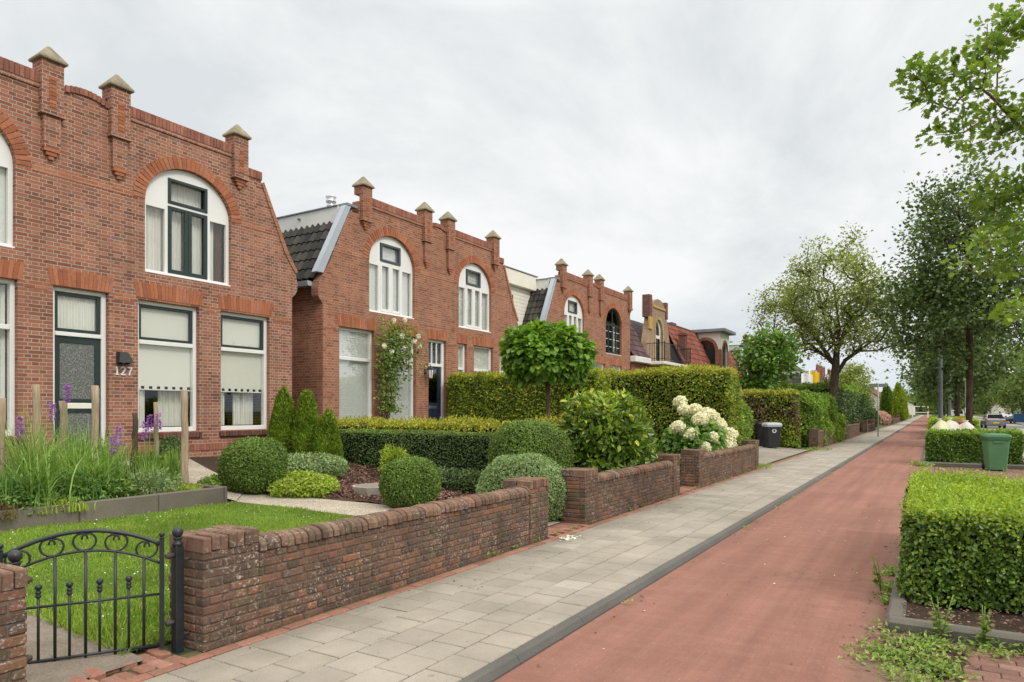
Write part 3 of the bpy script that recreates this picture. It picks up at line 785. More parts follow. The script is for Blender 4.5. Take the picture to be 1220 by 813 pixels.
# ------------------------------------------------------------------ front gardens
struct(patch('front_path', [(1.55, 4.42), (2.62, 4.42), (2.56, 8.9), (1.5, 8.9)], .012, M['earth'], 12, 30, wob=.006))
struct(patch('lawn_soil', [(2.62, 4.62), (7.66, 4.62), (6.62, 8.86), (2.56, 8.86)], .008, M['turf'], 40, 30, wob=.01))
struct(patch('gravel_path', [(7.66, 4.62), (8.95, 4.62), (7.3, 9.5), (6.62, 8.86)], .012, M['gravel'], 20, 40, wob=.004))
struct(patch('gravel_path', [(6.62, 8.86), (7.3, 9.5), (8.2, 12.45), (6.66, 12.45)], .024, M['gravel'], 10, 30, wob=.004))
struct(patch('mulch_bed', [(8.95, 4.62), (11.2, 4.62), (11.2, 12.4), (7.32, 9.9)], .006, M['mulch_base'], 40, 40, wob=.02))
struct(patch('bed_soil', [(7.34, 9.9), (11.2, 12.2), (11.2, 12.46), (7.36, 12.46)], .010, M['soil'], 20, 20, wob=.02))
struct(patch('border_soil', [(1.2, 8.95), (6.36, 8.95), (6.4, 12.46), (1.2, 12.46)], .17, M['soil'], 40, 30, wob=.02))
struct(patch('neighbour_garden', [(11.2, 4.62), (20.8, 4.62), (20.8, 12.46), (11.2, 12.46)], .004, M['soil'], 30, 30, wob=.02))
struct(patch('driveway', [(20.8, 4.4), (31.2, 4.4), (31.2, 12.4), (20.8, 12.4)], .012, M['drive'], 30, 30, wob=.003))
clinkers('garden_step', 7.9, 9.02, 4.23, 5.4, .012, 'redstrip', 'y')
clinkers('garden_step', 13.5, 14.72, 4.23, 5.4, .012, 'redstrip', 'y')
# the broken red bricks at the gate
mb = MB(); C = []; H = []; RT = []
for x in np.arange(1.45, 2.85, .108):
    for y in np.arange(4.235, 4.44, .205):
        a = rng.normal(0, .05); C.append((x + rng.normal(0, .01), y + .05 + rng.normal(0, .01), -.018 + rng.normal(0, .008))); H.append((.05, .098 * rng.uniform(.6, 1), .03))
        b_ = rng.normal(0, .05); RT.append(np.array([[math.cos(a), -math.sin(a), -b_], [math.sin(a), math.cos(a), 0], [b_, 0, 1]]))
mb.cboxes(np.array(C), np.array(H), .012, np.array(RT)); struct(mb.build('gate_sill_paving', M['redstrip']))
# bark chips
n = 9000
u = rng.uniform(0, 1, (n, 2)); c = np.array([(8.85, 4.9), (11.0, 4.9), (11.0, 11.6), (7.5, 9.75)])
P2 = ((1 - u[:, :1]) * (1 - u[:, 1:]) * c[0] + u[:, :1] * (1 - u[:, 1:]) * c[1] + u[:, :1] * u[:, 1:] * c[2] + (1 - u[:, :1]) * u[:, 1:] * c[3])
P = np.column_stack([P2, hg(P2[:, 1]) + .02 + rng.uniform(0, .03, n)])
lb = LB(); lb.scatter(P, np.tile([0, 0, 1.], (n, 1)), .06, 'quad', tilt=.45, jitter=0)
stuff(lb.build('bark_mulch', M['mulch']), 'reddish brown bark chips covering the bed between the clipped shrubs', 'bark mulch')
# lawn
n = 95000
u = rng.uniform(0, 1, (n, 2)); c = np.array([(2.55, 4.58), (7.62, 4.58), (6.55, 8.84), (2.5, 8.84)])
P2 = ((1 - u[:, :1]) * (1 - u[:, 1:]) * c[0] + u[:, :1] * (1 - u[:, 1:]) * c[1] + u[:, :1] * u[:, 1:] * c[2] + (1 - u[:, :1]) * u[:, 1:] * c[3])
P = np.column_stack([P2, hg(P2[:, 1]) + .005])
D = np.column_stack([rng.normal(0, .45, (n, 2)), np.ones(n)]); N = np.column_stack([rng.normal(0, 1, (n, 2)), np.full(n, .2)])
hgt = (.044 + .022 * noise3(P, 2.2, 5) + .02 * noise3(P, 7, 8)).clip(.025) * rng.uniform(.6, 1.4, n)
lb = LB(); lb.leaves(P, N, D, hgt, 'narrow', width=.42)
stuff(lb.build('lawn_grass', M['grass']), 'bright green mown front lawn behind the black iron gate', 'grass')
n = 300; i = rng.choice(len(P), n * 4, replace=False); Q = P[i]; Q = Q[noise3(Q, 1.8, 12) > -.5][:n] + np.array([0, 0, .06])
lb = LB(); lb.scatter(Q, np.tile([0, 0, 1.], (len(Q), 1)), .018, 'wide', tilt=.4, jitter=0)
stuff(lb.build('daisies', M['petalw']), 'tiny white daisies dotted over the front lawn', 'daisies')
# ------------------------------------------------------------------ old brick garden walls
BH = .0605
def wall_bricks(mb, x0, x1, y0, y1, z0, z1, ends=False):
    C = []; H = []; RT = []; nc = int(round((z1 - z0) / BH)); bh = (z1 - z0) / nc
    def put(cx, cy, cz, hx, hy):
        C.append((cx + rng.normal(0, .002), cy + np.clip(rng.normal(0, .0025), -.004, .003), cz + rng.normal(0, .0015)))
        H.append((hx - .0028 - abs(rng.normal(0, .002)), hy - .003, bh / 2 - .0028 - abs(rng.normal(0, .0015))))
        a, b_, c_ = rng.normal(0, .012, 3); RT.append(np.array([[1, -a, -b_ * .6], [a, 1, -c_], [b_ * .6, c_, 1]]))
    for k in range(nc):
        z = z0 + (k + .5) * bh
        header = k % 2
        for (ya, yb) in ((y0, y0 + .1), (y1 - .1, y1)):
            x = x0; L = .105 if header else .212
            off = .053 if header else 0
            first = True
            while x < x1 - .02:
                l = min((L * .5 if (first and header) else L) * rng.uniform(.97, 1.03), x1 - x); first = False
                if x1 - x - l < .04: l = x1 - x
                put(x + l / 2, (ya + yb) / 2, z, l / 2, .05); x += l
        if ends:
            for (xa, xb) in ((x0, x0 + .1), (x1 - .1, x1)):
                ym = (y0 + y1) / 2; hh = (y1 - y0) / 2 - .1
                if hh > .02: put((xa + xb) / 2, ym, z, .05, hh)
    mb.cboxes(np.array(C), np.array(H), .008, np.array(RT))
def rowlock(mb, x0, x1, y0, y1, z0, h, rounded=True, pitch=.068):
    n = max(1, int(round((x1 - x0) / pitch))); p = (x1 - x0) / n
    for i in range(n):
        xa = x0 + i * p + .003; xb = xa + p - .006; dz = rng.normal(0, .004); dy = rng.normal(0, .005); hh = h * rng.uniform(.96, 1.03)
        c = (xa + xb) / 2
        if rounded:   # half-round coping seen end-on, brick by brick
            prof = [(-1, 0), (-1, .45), (-.82, .75), (-.5, .93), (0, 1), (.5, .93), (.82, .75), (1, .45), (1, 0)]
        else: prof = [(-1, 0), (-1, .9), (-.95, 1), (.95, 1), (1, .9), (1, 0)]
        ym = (y0 + y1) / 2 + dy; hy = (y1 - y0) / 2
        ins = .007
        vs = []; 
        for x, k in ((xa, .0), (xa + ins, 1.), (xb - ins, 1.), (xb, .0)):
            s_ = 1 - (1 - k) * .06
            for a, b_ in prof: vs.append((x + (b_ - .5) * rng.normal(0, .002), ym + a * hy * s_, z0 + dz + b_ * hh * s_))
        m = len(prof); fs = []
        for q in range(3):
            for j in range(m - 1): fs.append((q * m + j, (q + 1) * m + j, (q + 1) * m + j + 1, q * m + j + 1))
        fs += [tuple(range(m)), tuple(3 * m + j for j in reversed(range(m)))]
        mb.add(vs, fs, 0)
def garden_wall(label, x0, x1, piers, h=.60, ph=.675, end_x0=True, y=WY, mats=('oldbrick', 'oldcoping'), depth=.41, cap=.105):
    t = thing('garden_wall', label, 'garden wall', ((x0 + x1) / 2, y + .15, 0)); ox, oy = t.location[0], t.location[1]
    mb = MB(); core = MB(); cop = MB()
    xs = sorted(piers); cur = x0; segs = []
    for a, b_ in xs:
        if a > cur + .05: segs.append((cur, a))
        cur = b_
    if cur < x1 - .05: segs.append((cur, x1))
    for a, b_ in segs:
        wall_bricks(mb, a - ox, b_ - ox, y + .012 - oy, y + .225 - oy, -.02, h)
        core.box(a - ox - .01, b_ - ox + .01, y + .025 - oy, y + .212 - oy, -.1, h)
        rowlock(cop, a - ox + .002, b_ - ox - .002, y - .004 - oy, y + .24 - oy, h + .003, cap)
    for a, b_ in xs:
        wall_bricks(mb, a - ox, b_ - ox, y - oy, y + depth - oy, -.02, ph, ends=True)
        core.box(a - ox + .013, b_ - ox - .013, y + .013 - oy, y + depth - .013 - oy, -.1, ph)
        rowlock(cop, a - ox - .002, b_ - ox + .002, y - .004 - oy, y + depth / 2 - .002 - oy, ph + .003, cap * .95, False)
        rowlock(cop, a - ox - .002, b_ - ox + .002, y + depth / 2 + .002 - oy, y + depth - oy, ph + .003, cap * .93, False)
    mb.build('brickwork', M[mats[0]], t); core.build('mortar_joints', M['oldmortar'], t); cop.build('coping', M[mats[1]], t)
    return t
garden_wall('weathered brick wall with rounded coping beside the black iron gate, running to the first path gap', 2.93, 7.93, [(2.93, 3.40), (7.45, 7.93)])
garden_wall('brick pier end of the wall at the left edge, left of the iron gate', .35, 1.86, [(1.40, 1.86)])
garden_wall('old brick wall in front of the glossy laurel bush, between the two path gaps', 9.04, 13.45, [(9.04, 9.48), (13.02, 13.45)], h=.585, ph=.69)
garden_wall('old brick wall below the white hydrangea, ending at the driveway with the black bins', 14.74, 20.75, [(14.74, 15.16), (20.33, 20.75)], h=.60, ph=.71)
garden_wall('short low brick wall beyond the driveway, under the loose green shrub', 33.0, 39.0, [(33.0, 33.4), (38.6, 39.0)], h=.7, ph=.78, cap=.09)
garden_wall('low brick wall end with two piers right before the dark clipped yew hedge', 44.7, 53.5, [(44.7, 45.1), (53.1, 53.5)], h=.72, ph=.85, cap=.09)
garden_wall('squat far brick pier wall beside the dark yew hedge near the thin sign post', 60, 69, [(60, 60.6), (65, 65.6), (68.4, 69)], h=.5, ph=.85, cap=.09)
garden_wall('farthest low brick wall along the pavement beyond the golden conifer', 100, 150, [(100, 100.6), (112, 112.6), (124, 124.6), (136, 136.6)], h=.55, ph=.95, cap=.09)

# ------------------------------------------------------------------ iron gate
def gate_post(label, x, y, h=.80):
    t = thing('gate_post', label, 'gate post', (x, y, 0), group='iron gate posts')
    mb = MB(); mb.box(-.03, .03, -.03, .03, -.1, h - .08, b=.004); mb.build('shaft', M['iron'], t)
    mb = MB(); mb.lathe([(.034, h - .082), (.036, h - .06), (.022, h - .05), (.03, h - .03), (.036, h - .022)], k=14)
    mb.ball((0, 0, h + .012), .037); mb.build('finial', M['iron'], t)
    for z in (.20, .66):
        mb = MB(); mb.tube([(-.085, .0, z), (-.03, 0, z)], .016, 8); mb.tube([(-.062, 0, z - .022), (-.062, 0, z + .022)], .012, 8); mb.build('hinge', M['ironrust'], t)
    for z in (.1, .62):
        mb = MB(); mb.tube([(.03, 0, z), (.09, -.02, z)], .011, 6); mb.build('wall_bolt', M['ironrust'], t)
    return t
gate_post('black iron gate post with ball top against the right-hand wall pier', 2.862, 4.455)
g2 = gate_post('black iron gate post with ball top half hidden behind the left wall pier', 1.90, 4.52)
g2.rotation_euler.z = math.pi
ga = math.atan2(4.93 - 4.50, 2.06 - 2.775)
gt = thing('garden_gate', 'black wrought iron garden gate with scrolls, standing ajar over the brick sill', 'gate', (2.775, 4.50, 0), ga)
W = .90
def garc(x, z0, z1): u = (x / W - .5) * 2; return z0 + (z1 - z0) * (1 - u * u)
mb = MB()
xsq = np.linspace(0, W, 25)
mb.tube([(x, 0, garc(x, .735, .865)) for x in xsq], .0135, 8); mb.tube([(x, 0, garc(x, .605, .735)) for x in xsq], .009, 8)
mb.tube([(0, 0, .40), (W, 0, .40)], .009, 8); mb.tube([(0, 0, .055), (W, 0, .055)], .0105, 8)
for x in (0, W): mb.box(x - .0155, x + .0155, -.0155, .0155, .03, .775)
mb.build('frame', M['iron'], gt)
for x in (0, W):
    mb = MB(); mb.lathe([(.012, .775), (.018, .783), (.01, .79)], (x, 0, 0), 10); mb.ball((x, 0, .806), .019); mb.build('finial', M['iron'], gt)
n = 5
for i in range(n):
    x = W * (i + 1) / (n + .35) - .06
    mb = MB(); mb.tube([(x, 0, .02), (x, 0, garc(x, .605, .735))], .0095, 8); mb.build('tall_bar', M['iron'], gt)
for i in range(n + 1):
    x = W * (i + .5) / (n + .35) - .06 + .005
    if x < .03 or x > W - .03: continue
    mb = MB(); mb.tube([(x, 0, .045), (x, 0, .50)], .0085, 8)
    mb.lathe([(.0085, .455), (.017, .463), (.017, .475), (.011, .48), (.017, .487), (.017, .498), (.010, .505)], (x, 0, 0), 10); mb.ball((x, 0, .525), .021, k=10, n=7)
    mb.build('short_bar', M['iron'], gt)
for i in range(5):
    x = W * (i + .5) / 5; mb = MB(); zc = garc(x, .605, .735) + .064; r = .064
    for sgn in (-1, 1):
        pts = []
        for q in range(26):   # open heart shaped scroll, curling in at the top
            a = -math.pi / 2 + sgn * (q / 25) * math.pi * 1.38
            rr = r * (1 - max(0, (q - 13) / 25) * 1.0); pts.append((x + (math.cos(a) * rr if True else 0) + sgn * max(0, (q - 13) / 25) * .034, 0, zc + math.sin(a) * rr * .93))
        mb.tube(pts, .0072, 6)
    mb.build('scroll', M['iron'], gt)
mb = MB(); mb.tube([(W, 0, .52), (W, .05, .52), (W, .05, .49)], .008, 6); mb.box(W - .02, W + .02, -.025, .025, .48, .56, b=.004); mb.build('latch', M['ironrust'], gt)

# ------------------------------------------------------------------ raised bed border and stakes
t = thing('bed_border', 'long grey concrete edging of the raised flower bed behind the lawn', 'bed edging', (4, 8.87, 0))
mb = MB()
x = -2.6
while x < 2.46:
    e = min(x + 1.0, 2.46); mb.box(x, e - .006, -.05, .05, .1, .545 + rng.normal(0, .003), b=.012); x = e
mb.build('front_slab', M['border'], t)
mb = MB()
for a in (.056, .86): mb.box(2.36, 2.46, a, a + .79, .1, .545, b=.012)
mb.build('return_slab', M['border'], t)
def stake(label, x, y, zt, r=.035, mat='stake', lean=(0, 0)):
    zb = float(hg(y)) + .1
    t = MB(); n = 9; pts = []; rad = []
    for i in range(n):
        f = i / (n - 1); pts.append((lean[0] * f + rng.normal(0, .006), lean[1] * f + rng.normal(0, .006), zb + (zt - zb) * f)); rad.append(r * (1.06 - .12 * f) * rng.uniform(.94, 1.06))
    pts.append((pts[-1][0], pts[-1][1], zt + .006)); rad.append(r * .8)
    t.tube(pts, rad, 9); o = t.build('wooden_stake', M[mat]); o.location = (x, y, 0)
    tag(o, label, 'stake', 'wooden stakes in the flower bed')
stake('pale wooden stake at the very left edge, in front of the white window frame', 3.80, 9.4, 1.80, .05)
stake('tall pale stake left of the dark green front door', 4.54, 10.2, 2.0, .05)
stake('shorter reddish stake in front of the glazed door, left of the letter slot', 5.06, 10.6, 1.79, .048)
stake('forked pale stake in front of the right side of the front door', 5.27, 10.2, 2.01, .05, lean=(.03, 0))
stake('dark gnarled stake below the house number 127', 6.33, 11.0, 1.62, .045, 'stake_dark')
stake('thin pale stake before the left pane of the window with the scalloped blind', 6.20, 10.2, 1.78, .036)
stake('thick knobbly stake at the corner of the bed, rightmost of the stakes', 6.07, 9.28, 1.95, .052)
# ------------------------------------------------------------------ houses (local frame: u along the street, v into the house, z up)
FY = 12.5
M['sillbrick'] = m_brickpiece('sill_brick', [(0, (.12, .06, .048)), (.5, (.18, .085, .065)), (1, (.23, .11, .08))], dirt_amt=.4)
def ell(u, hw, zs, rise, n=20):
    return [(u + hw * math.cos(math.pi * i / n), zs + rise * math.sin(math.pi * i / n)) for i in range(n + 1)]
def arch_outline(u, hw, z0, zs, rise): return [(u - hw, z0), (u + hw, z0)] + ell(u, hw, zs, rise)
def rect(u0, u1, z0, z1): return [(u0, z0), (u1, z0), (u1, z1), (u0, z1)]
def arch_bricks(mb, u, hw, zs, rise, depth=.23, n=34, proud=.012):
    C = []; H = []; RT = []
    ts = np.linspace(0, math.pi, n + 1); pts = [(u + hw * math.cos(a), zs + rise * math.sin(a)) for a in ts]
    for i in range(n):
        p, q = pts[i], pts[i + 1]; c = ((p[0] + q[0]) / 2, (p[1] + q[1]) / 2); tx, tz = q[0] - p[0], q[1] - p[1]; L = math.hypot(tx, tz); tx /= L; tz /= L
        nx_, nz = tz, -tx
        C.append((c[0] + nx_ * depth / 2, .04 - proud, c[1] + nz * depth / 2)); H.append((L / 2 * 1.03 - .002, .04, depth / 2))
        RT.append(np.array([[tx, 0, nx_], [0, 1, 0], [tz, 0, nz]]))
    mb.cboxes(np.array(C), np.array(H), .004, np.array(RT))
def lintel_bricks(mb, u0, u1, z0, z1, splay=.06, proud=.008):
    n = max(3, int((u1 - u0) / .066)); C = []; H = []; RT = []
    for i in range(n):
        f = (i + .5) / n; u = u0 + f * (u1 - u0); a = (f - .5) * 2 * splay / (z1 - z0) * 1.0
        C.append((u + (f - .5) * splay, .035 - proud, (z0 + z1) / 2)); H.append(((u1 - u0) / n / 2 * 1.05 - .003, .035, (z1 - z0) / 2))
        c, s_ = math.cos(a), math.sin(a); RT.append(np.array([[c, 0, s_], [0, 1, 0], [-s_, 0, c]]))
    mb.cboxes(np.array(C), np.array(H), .004, np.array(RT))
def soldier(mb, u0, u1, z0, z1, v0, v1, zf=None, pitch=.072):
    n = max(2, int((u1 - u0) / pitch)); C = []; H = []
    for i in range(n):
        u = u0 + (i + .5) / n * (u1 - u0); dz = zf(u) if zf else 0
        C.append((u, (v0 + v1) / 2, (z0 + z1) / 2 + dz)); H.append(((u1 - u0) / n / 2 - .0025, (v1 - v0) / 2, (z1 - z0) / 2))
    mb.cboxes(np.array(C), np.array(H), .005)
def curtain(mb, u0, u1, z0, z1, v, amp=.018, pitch=.07, mi=0):
    n = max(8, int((u1 - u0) / pitch * 8)); vs = []; ph = rng.uniform(0, 6)
    for z in (z0, z1):
        for i in range(n + 1):
            u = u0 + (u1 - u0) * i / n; vs.append((u, v + amp * math.sin(u / pitch * 6.28 + ph) + .4 * amp * math.sin(u / pitch * 2.9 + ph), z))
    mb.add(vs, [(i, i + 1, n + 2 + i, n + 1 + i) for i in range(n)], mi, True)
def frame_bars(mb, u0, u1, z0, z1, w, v0, v1, bot=None, mi=0, b=.006):
    bot = w if bot is None else bot
    mb.box(u0, u0 + w, v0, v1, z0, z1, mi, b); mb.box(u1 - w, u1, v0, v1, z0, z1, mi, b)
    mb.box(u0 + w + .001, u1 - w - .001, v0 + .002, v1, z1 - w, z1, mi, b); mb.box(u0 + w + .001, u1 - w - .001, v0 + .002, v1, z0, z0 + bot, mi, b)
def pane(parent, u0, u1, z0, z1, v, mat='glass'):
    mb = MB(); mb.box(u0, u1, v, v + .006, z0, z1); return mb.build('pane', M[mat], parent)

def tall_window(h, u0, u1, z0, z1, zt, style):
    """ground floor window with a transom light"""
    mb = MB(); frame_bars(mb, u0, u1, z0, z1, .07, .09, .20, bot=.09); mb.box(u0 + .071, u1 - .071, .085, .2, zt - .045, zt + .035, b=.006)
    f = mb.build('window', M['white'], h)
    if style in ('green',):
        mb = MB(); frame_bars(mb, u0 + .071, u1 - .071, zt + .036, z1 - .071, .055, .115, .165); mb.build('sash', M['green'], f)
        pane(f, u0 + .126, u1 - .126, zt + .09, z1 - .126, .14); pane(f, u0 + .071, u1 - .071, z0 + .09, zt - .046, .14)
        mb = MB(); mb.box(u0 + .1, u1 - .1, .20, .204, zt + .06, z1 - .08); mb.build('blind', M['blind'], f)
        mb = MB(); zb = z0 + .80; mb.box(u0 + .075, u1 - .075, .19, .194, zb + .075, zt - .03); mb.box(u0 + .075, u1 - .075, .19, .194, zb, zb + .022)
        k = 7; wd = (u1 - u0 - .15) / k
        for i in range(k): mb.box(u0 + .075 + i * wd, u0 + .075 + i * wd + wd * .58, .19, .194, zb + .022, zb + .075)
        mb.build('blind', M['blind'], f)
        mb = MB(); curtain(mb, u0 + .08, u0 + .30, z0 + .1, zb, .30, .02, .06); curtain(mb, u1 - .62, u1 - .1, z0 + .1, zb, .42, .02, .06); mb.build('curtain', M['curtain'], f)
    elif style == 'slats':
        pane(f, u0 + .071, u1 - .071, zt + .036, z1 - .071, .14); pane(f, u0 + .071, u1 - .071, z0 + .09, zt - .046, .14)
        mb = MB()
        for za, zb in ((zt + .02, z1 - .06), (z0 + .08, zt - .03)):
            n = int((zb - za) / .055); vs = []
            for i in range(n):
                z = za + i * (zb - za) / n; dz = (zb - za) / n; vs += [(u0 + .075, .187, z), (u1 - .075, .187, z), (u1 - .075, .200, z + dz), (u0 + .075, .200, z + dz)]
            mb.add(vs, [(4 * i, 4 * i + 1, 4 * i + 2, 4 * i + 3) for i in range(n)] + [(4 * i + 3, 4 * i + 2, 4 * i + 5, 4 * i + 4) for i in range(n - 1)])
        mb.build('blind', M['blindw'], f)
    elif style == 'half':
        pane(f, u0 + .071, u1 - .071, zt + .036, z1 - .071, .14); pane(f, u0 + .071, u1 - .071, z0 + .09, zt - .046, .14)
        mb = MB(); mb.box(u0 + .08, u1 - .08, .19, .194, z0 + (z1 - z0) * .55, z1 - .06); mb.build('blind', M['blind'], f)
    elif style == 'net':
        pane(f, u0 + .071, u1 - .071, z0 + .09, z1 - .071, .14)
        mb = MB(); curtain(mb, u0 + .08, u1 - .08, z0 + .1, z1 - .08, .24); mb.build('curtain', M['curtain'], f)
    return f
def sill(h, u0, u1, z):
    mb = MB(); n = int((u1 - u0) / .066); C = []; H = []
    for i in range(n):
        u = u0 + (i + .5) / n * (u1 - u0); C.append((u, .04, z - .065)); H.append(((u1 - u0) / n / 2 - .003, .10, .055))
    mb.cboxes(np.array(C), np.array(H), .008); mb.build('sill', M['sillbrick'], h)

def arch_window(h, u, hw, z0, zs, rise, style):
    out = arch_outline(u, hw - .003, z0 + .003, zs, rise - .003)
    m = 'green' if style == 'dark' else 'white'
    cw = hw * .46; zc0 = z0 + .07; zc1 = zs + .02; zt = zs + (.50 if style != 'dark' else .12)
    # a board fills the head of the arch, glazed openings below
    holes = [rect(u - hw + .07, u - cw - .06, zc0, zs - .07), rect(u - cw, u + cw, zc0, zc1), rect(u + cw + .06, u + hw - .07, zc0, zs - .07)]
    if style != 'dark': holes.append(rect(u - cw, u + cw, zc1 + .045, zt + .06))
    else: holes.append([(u + (hw - .09) * math.cos(a), zs + .06 + (rise - .13) * math.sin(a)) for a in np.linspace(0, math.pi, 15)])
    mb = MB(); mb.prism(out, .085, .15, holes=holes); f = mb.build('arched_window', M[m], h)
    mb = MB(); mb.box(u - hw - .02, u + hw + .02, .02, .10, z0 - .05, z0 + .03, b=.008); mb.build('ledge', M['white'], f)
    if style == 'green':
        mb = MB(); frame_bars(mb, u - cw + .002, u + cw - .002, zc1 + .047, zt + .058, .06, .065, .13)
        frame_bars(mb, u - cw + .002, u - .002, zc0 + .002, zc1 - .002, .075, .07, .13); frame_bars(mb, u + .002, u + cw - .002, zc0 + .002, zc1 - .002, .075, .07, .13)
        mb.build('sash', M['green'], f)
    elif style == 'white':
        mb = MB(); frame_bars(mb, u - cw * .95, u + cw * .9, zc1 + .047, zt + .058, .06, .055, .13); mb.build('sash', M['greygreen'], f)
        mb = MB(); frame_bars(mb, u - cw + .002, u - .002, zc0 + .002, zc1 - .002, .075, .07, .13); frame_bars(mb, u + .002, u + cw - .002, zc0 + .002, zc1 - .002, .075, .07, .13)
        mb.build('sash', M['white'], f)
    else:
        mb = MB(); frame_bars(mb, u - cw + .002, u - .002, zc0 + .002, zc1 - .002, .06, .07, .13); frame_bars(mb, u + .002, u + cw - .002, zc0 + .002, zc1 - .002, .06, .07, .13)
        mb.box(u - .025, u + .025, .07, .13, zs + .05, zs + rise - .05); mb.build('sash', M['green'], f)
        mb = MB()
        for z in (z0 + .35, z0 + .7, z0 + 1.05):
            for a, b_ in ((u - hw + .07, u - cw - .06), (u + cw + .06, u + hw - .07), (u - cw + .062, u - .062), (u + .062, u + cw - .062)): mb.box(a, b_, .095, .115, z - .011, z + .011)
        mb.build('glazing_bar', M['white'], f)
    pane(f, u - hw + .06, u + hw - .06, z0 + .06, zs - .06, .132); pane(f, u - cw - .01, u + cw + .01, zs - .055, min(zt + .06, zs + rise * .75), .132)
    mb = MB()
    if style == 'green':
        for a, b_ in ((u - hw + .02, u - hw * .5), (u - cw - .02, u - .03), (u + .01, u + cw), (u + hw * .5, u + hw - .22)): curtain(mb, a, b_, z0 + .04, zs + .0, .27, .022, .085)
        curtain(mb, u - cw, u + cw, zs + .0, zt + .08, .30, .014, .06)
        mb.build('curtain', M['curtain'], f)
        mb = MB(); curtain(mb, u + hw - .2, u + hw - .02, z0 + .04, zs - .02, .29, .02, .07); mb.build('curtain', M['brown_curtain'], f)
    elif style == 'white':
        mb.box(u - hw + .02, u + hw - .02, .20, .205, z0 + .03, zs); mb.box(u - cw, u + cw, .2, .205, zs + .01, zt + .08); mb.build('blind', M['blindw'], f)
    else:
        for a, b_ in ((u - hw + .02, u - hw * .55), (u + hw * .5, u + hw - .02)): curtain(mb, a, b_, z0 + .04, zs + .1, .27, .02, .08)
        mb.build('curtain', M['curtain'], f)
    return f
M['brown_curtain'] = m_plain('brown_curtain', (.16, .085, .05), .9, .15, 2, .1)

def pilaster(h, u, low=True, wide=.34, ztop=7.42):
    mb = MB(); d = .11
    mb.box(u - wide / 2, u + wide / 2, -d, .02, 6.60, 7.22); mb.box(u - wide / 2 - .0, u + wide / 2, -d, .20, 7.225, ztop)
    mb.box(u - wide / 2 - .02, u + wide / 2 + .02, -d - .02, .015, 6.53, 6.60)
    if low:
        mb.box(u - .13, u + .13, -.085, .02, 6.0, 6.527)
    f = mb.build('pilaster', M[h['_brick']], h)
    mb = MB(); zb = 6.0 if low else 6.527
    for i, w in enumerate((.24, .16, .08)): mb.box(u - w / 2, u + w / 2, -.085 + .015 * i, .02, zb - .062 * (i + 1), zb - .062 * i - .002)
    mb.build('corbel', M['orange'], f)
    mb = MB(); C = [(u, -d - .001, z) for z in np.arange(6.69, 7.2, .064)]; mb.cboxes(np.array(C), np.array([[.055, .008, .029]]), .003); mb.build('orange_inlay', M['orange'], f)
    mb = MB(); a = wide / 2 + .05; v0, v1 = -d - .05, .24; vm = (v0 + v1) / 2; hv = (v1 - v0) / 2
    mb.box(u - a, u + a, v0, v1, ztop + .002, ztop + .047, b=.010)
    mb.add([(u - a + .01, v0 + .01, ztop + .048), (u + a - .01, v0 + .01, ztop + .048), (u + a - .01, v1 - .01, ztop + .048), (u - a + .01, v1 - .01, ztop + .048), (u - .02, vm - .02, ztop + .285), (u + .02, vm - .02, ztop + .285), (u + .02, vm + .02, ztop + .285), (u - .02, vm + .02, ztop + .285)],
           [(0, 1, 5, 4), (1, 2, 6, 5), (2, 3, 7, 6), (3, 0, 4, 7), (4, 5, 6, 7)])
    mb.build('capstone', M['capstone'], f)

def tiled_slope(mb, A, U, Vv, nu, nv, amp=.022, lap=.03, seg=6, mi=0):
    """roof tiles: A corner at the eaves, U along the eaves (nu tiles), Vv up the slope (nv courses)"""
    A, U, Vv = Vector(A), Vector(U), Vector(Vv); n = U.cross(Vv).normalized()
    for j in range(nv):
        for i in range(nu):
            vs = []
            for q, (t_, lift) in enumerate(((0, lap), (1.06, 0))):
                for k in range(seg + 1):
                    f = k / seg; w = amp * math.sin(f * 6.283)
                    vs.append(tuple(A + U * ((i + f) / nu) + Vv * (min(j + t_, nv) / nv) + n * (lift + w)))
            m = seg + 1
            # butt edge gives the course its shadow line
            for k in range(m): p = Vector(vs[k]); vs.append(tuple(p - n * lap))
            mb.add(vs, [(k, k + 1, m + k + 1, m + k) for k in range(seg)] + [(2 * m + k, 2 * m + k + 1, k + 1, k) for k in range(seg)], mi, False)

def gable_outline(left=True, right=True, uL=-4.51, uR=4.51, zb=.2):
    """facade outline: flat parapet, dips between pilasters, swept shoulders"""
    P = [(uL, zb), (uR, zb)]
    if right: P += [(uR, 4.25), (uR + .08, 4.32), (uR + .15, 4.42), (uR + .16, 4.6), (uR + .12, 4.75), (uR, 4.95), (uR - .22, 5.28), (3.66, 6.62), (3.66, 6.68), (3.3, 6.68), (3.3, 7.02)]
    else: P += [(uR, 7.02)]
    P += [(.5, 7.02)] + [(.5 * math.cos(a), 6.96 + .14 * math.sin(a)) for a in np.linspace(.3, math.pi - .3, 9)] + [(-.5, 7.02)]
    if left: P += [(-3.3, 7.02), (-3.3, 6.68), (-3.66, 6.68), (-3.66, 6.62), (uL + .22, 5.28), (uL, 4.95), (uL - .12, 4.75), (uL - .16, 4.6), (uL - .15, 4.42), (uL - .08, 4.32), (uL, 4.25)]
    else: P += [(uL, 7.02)]
    return P

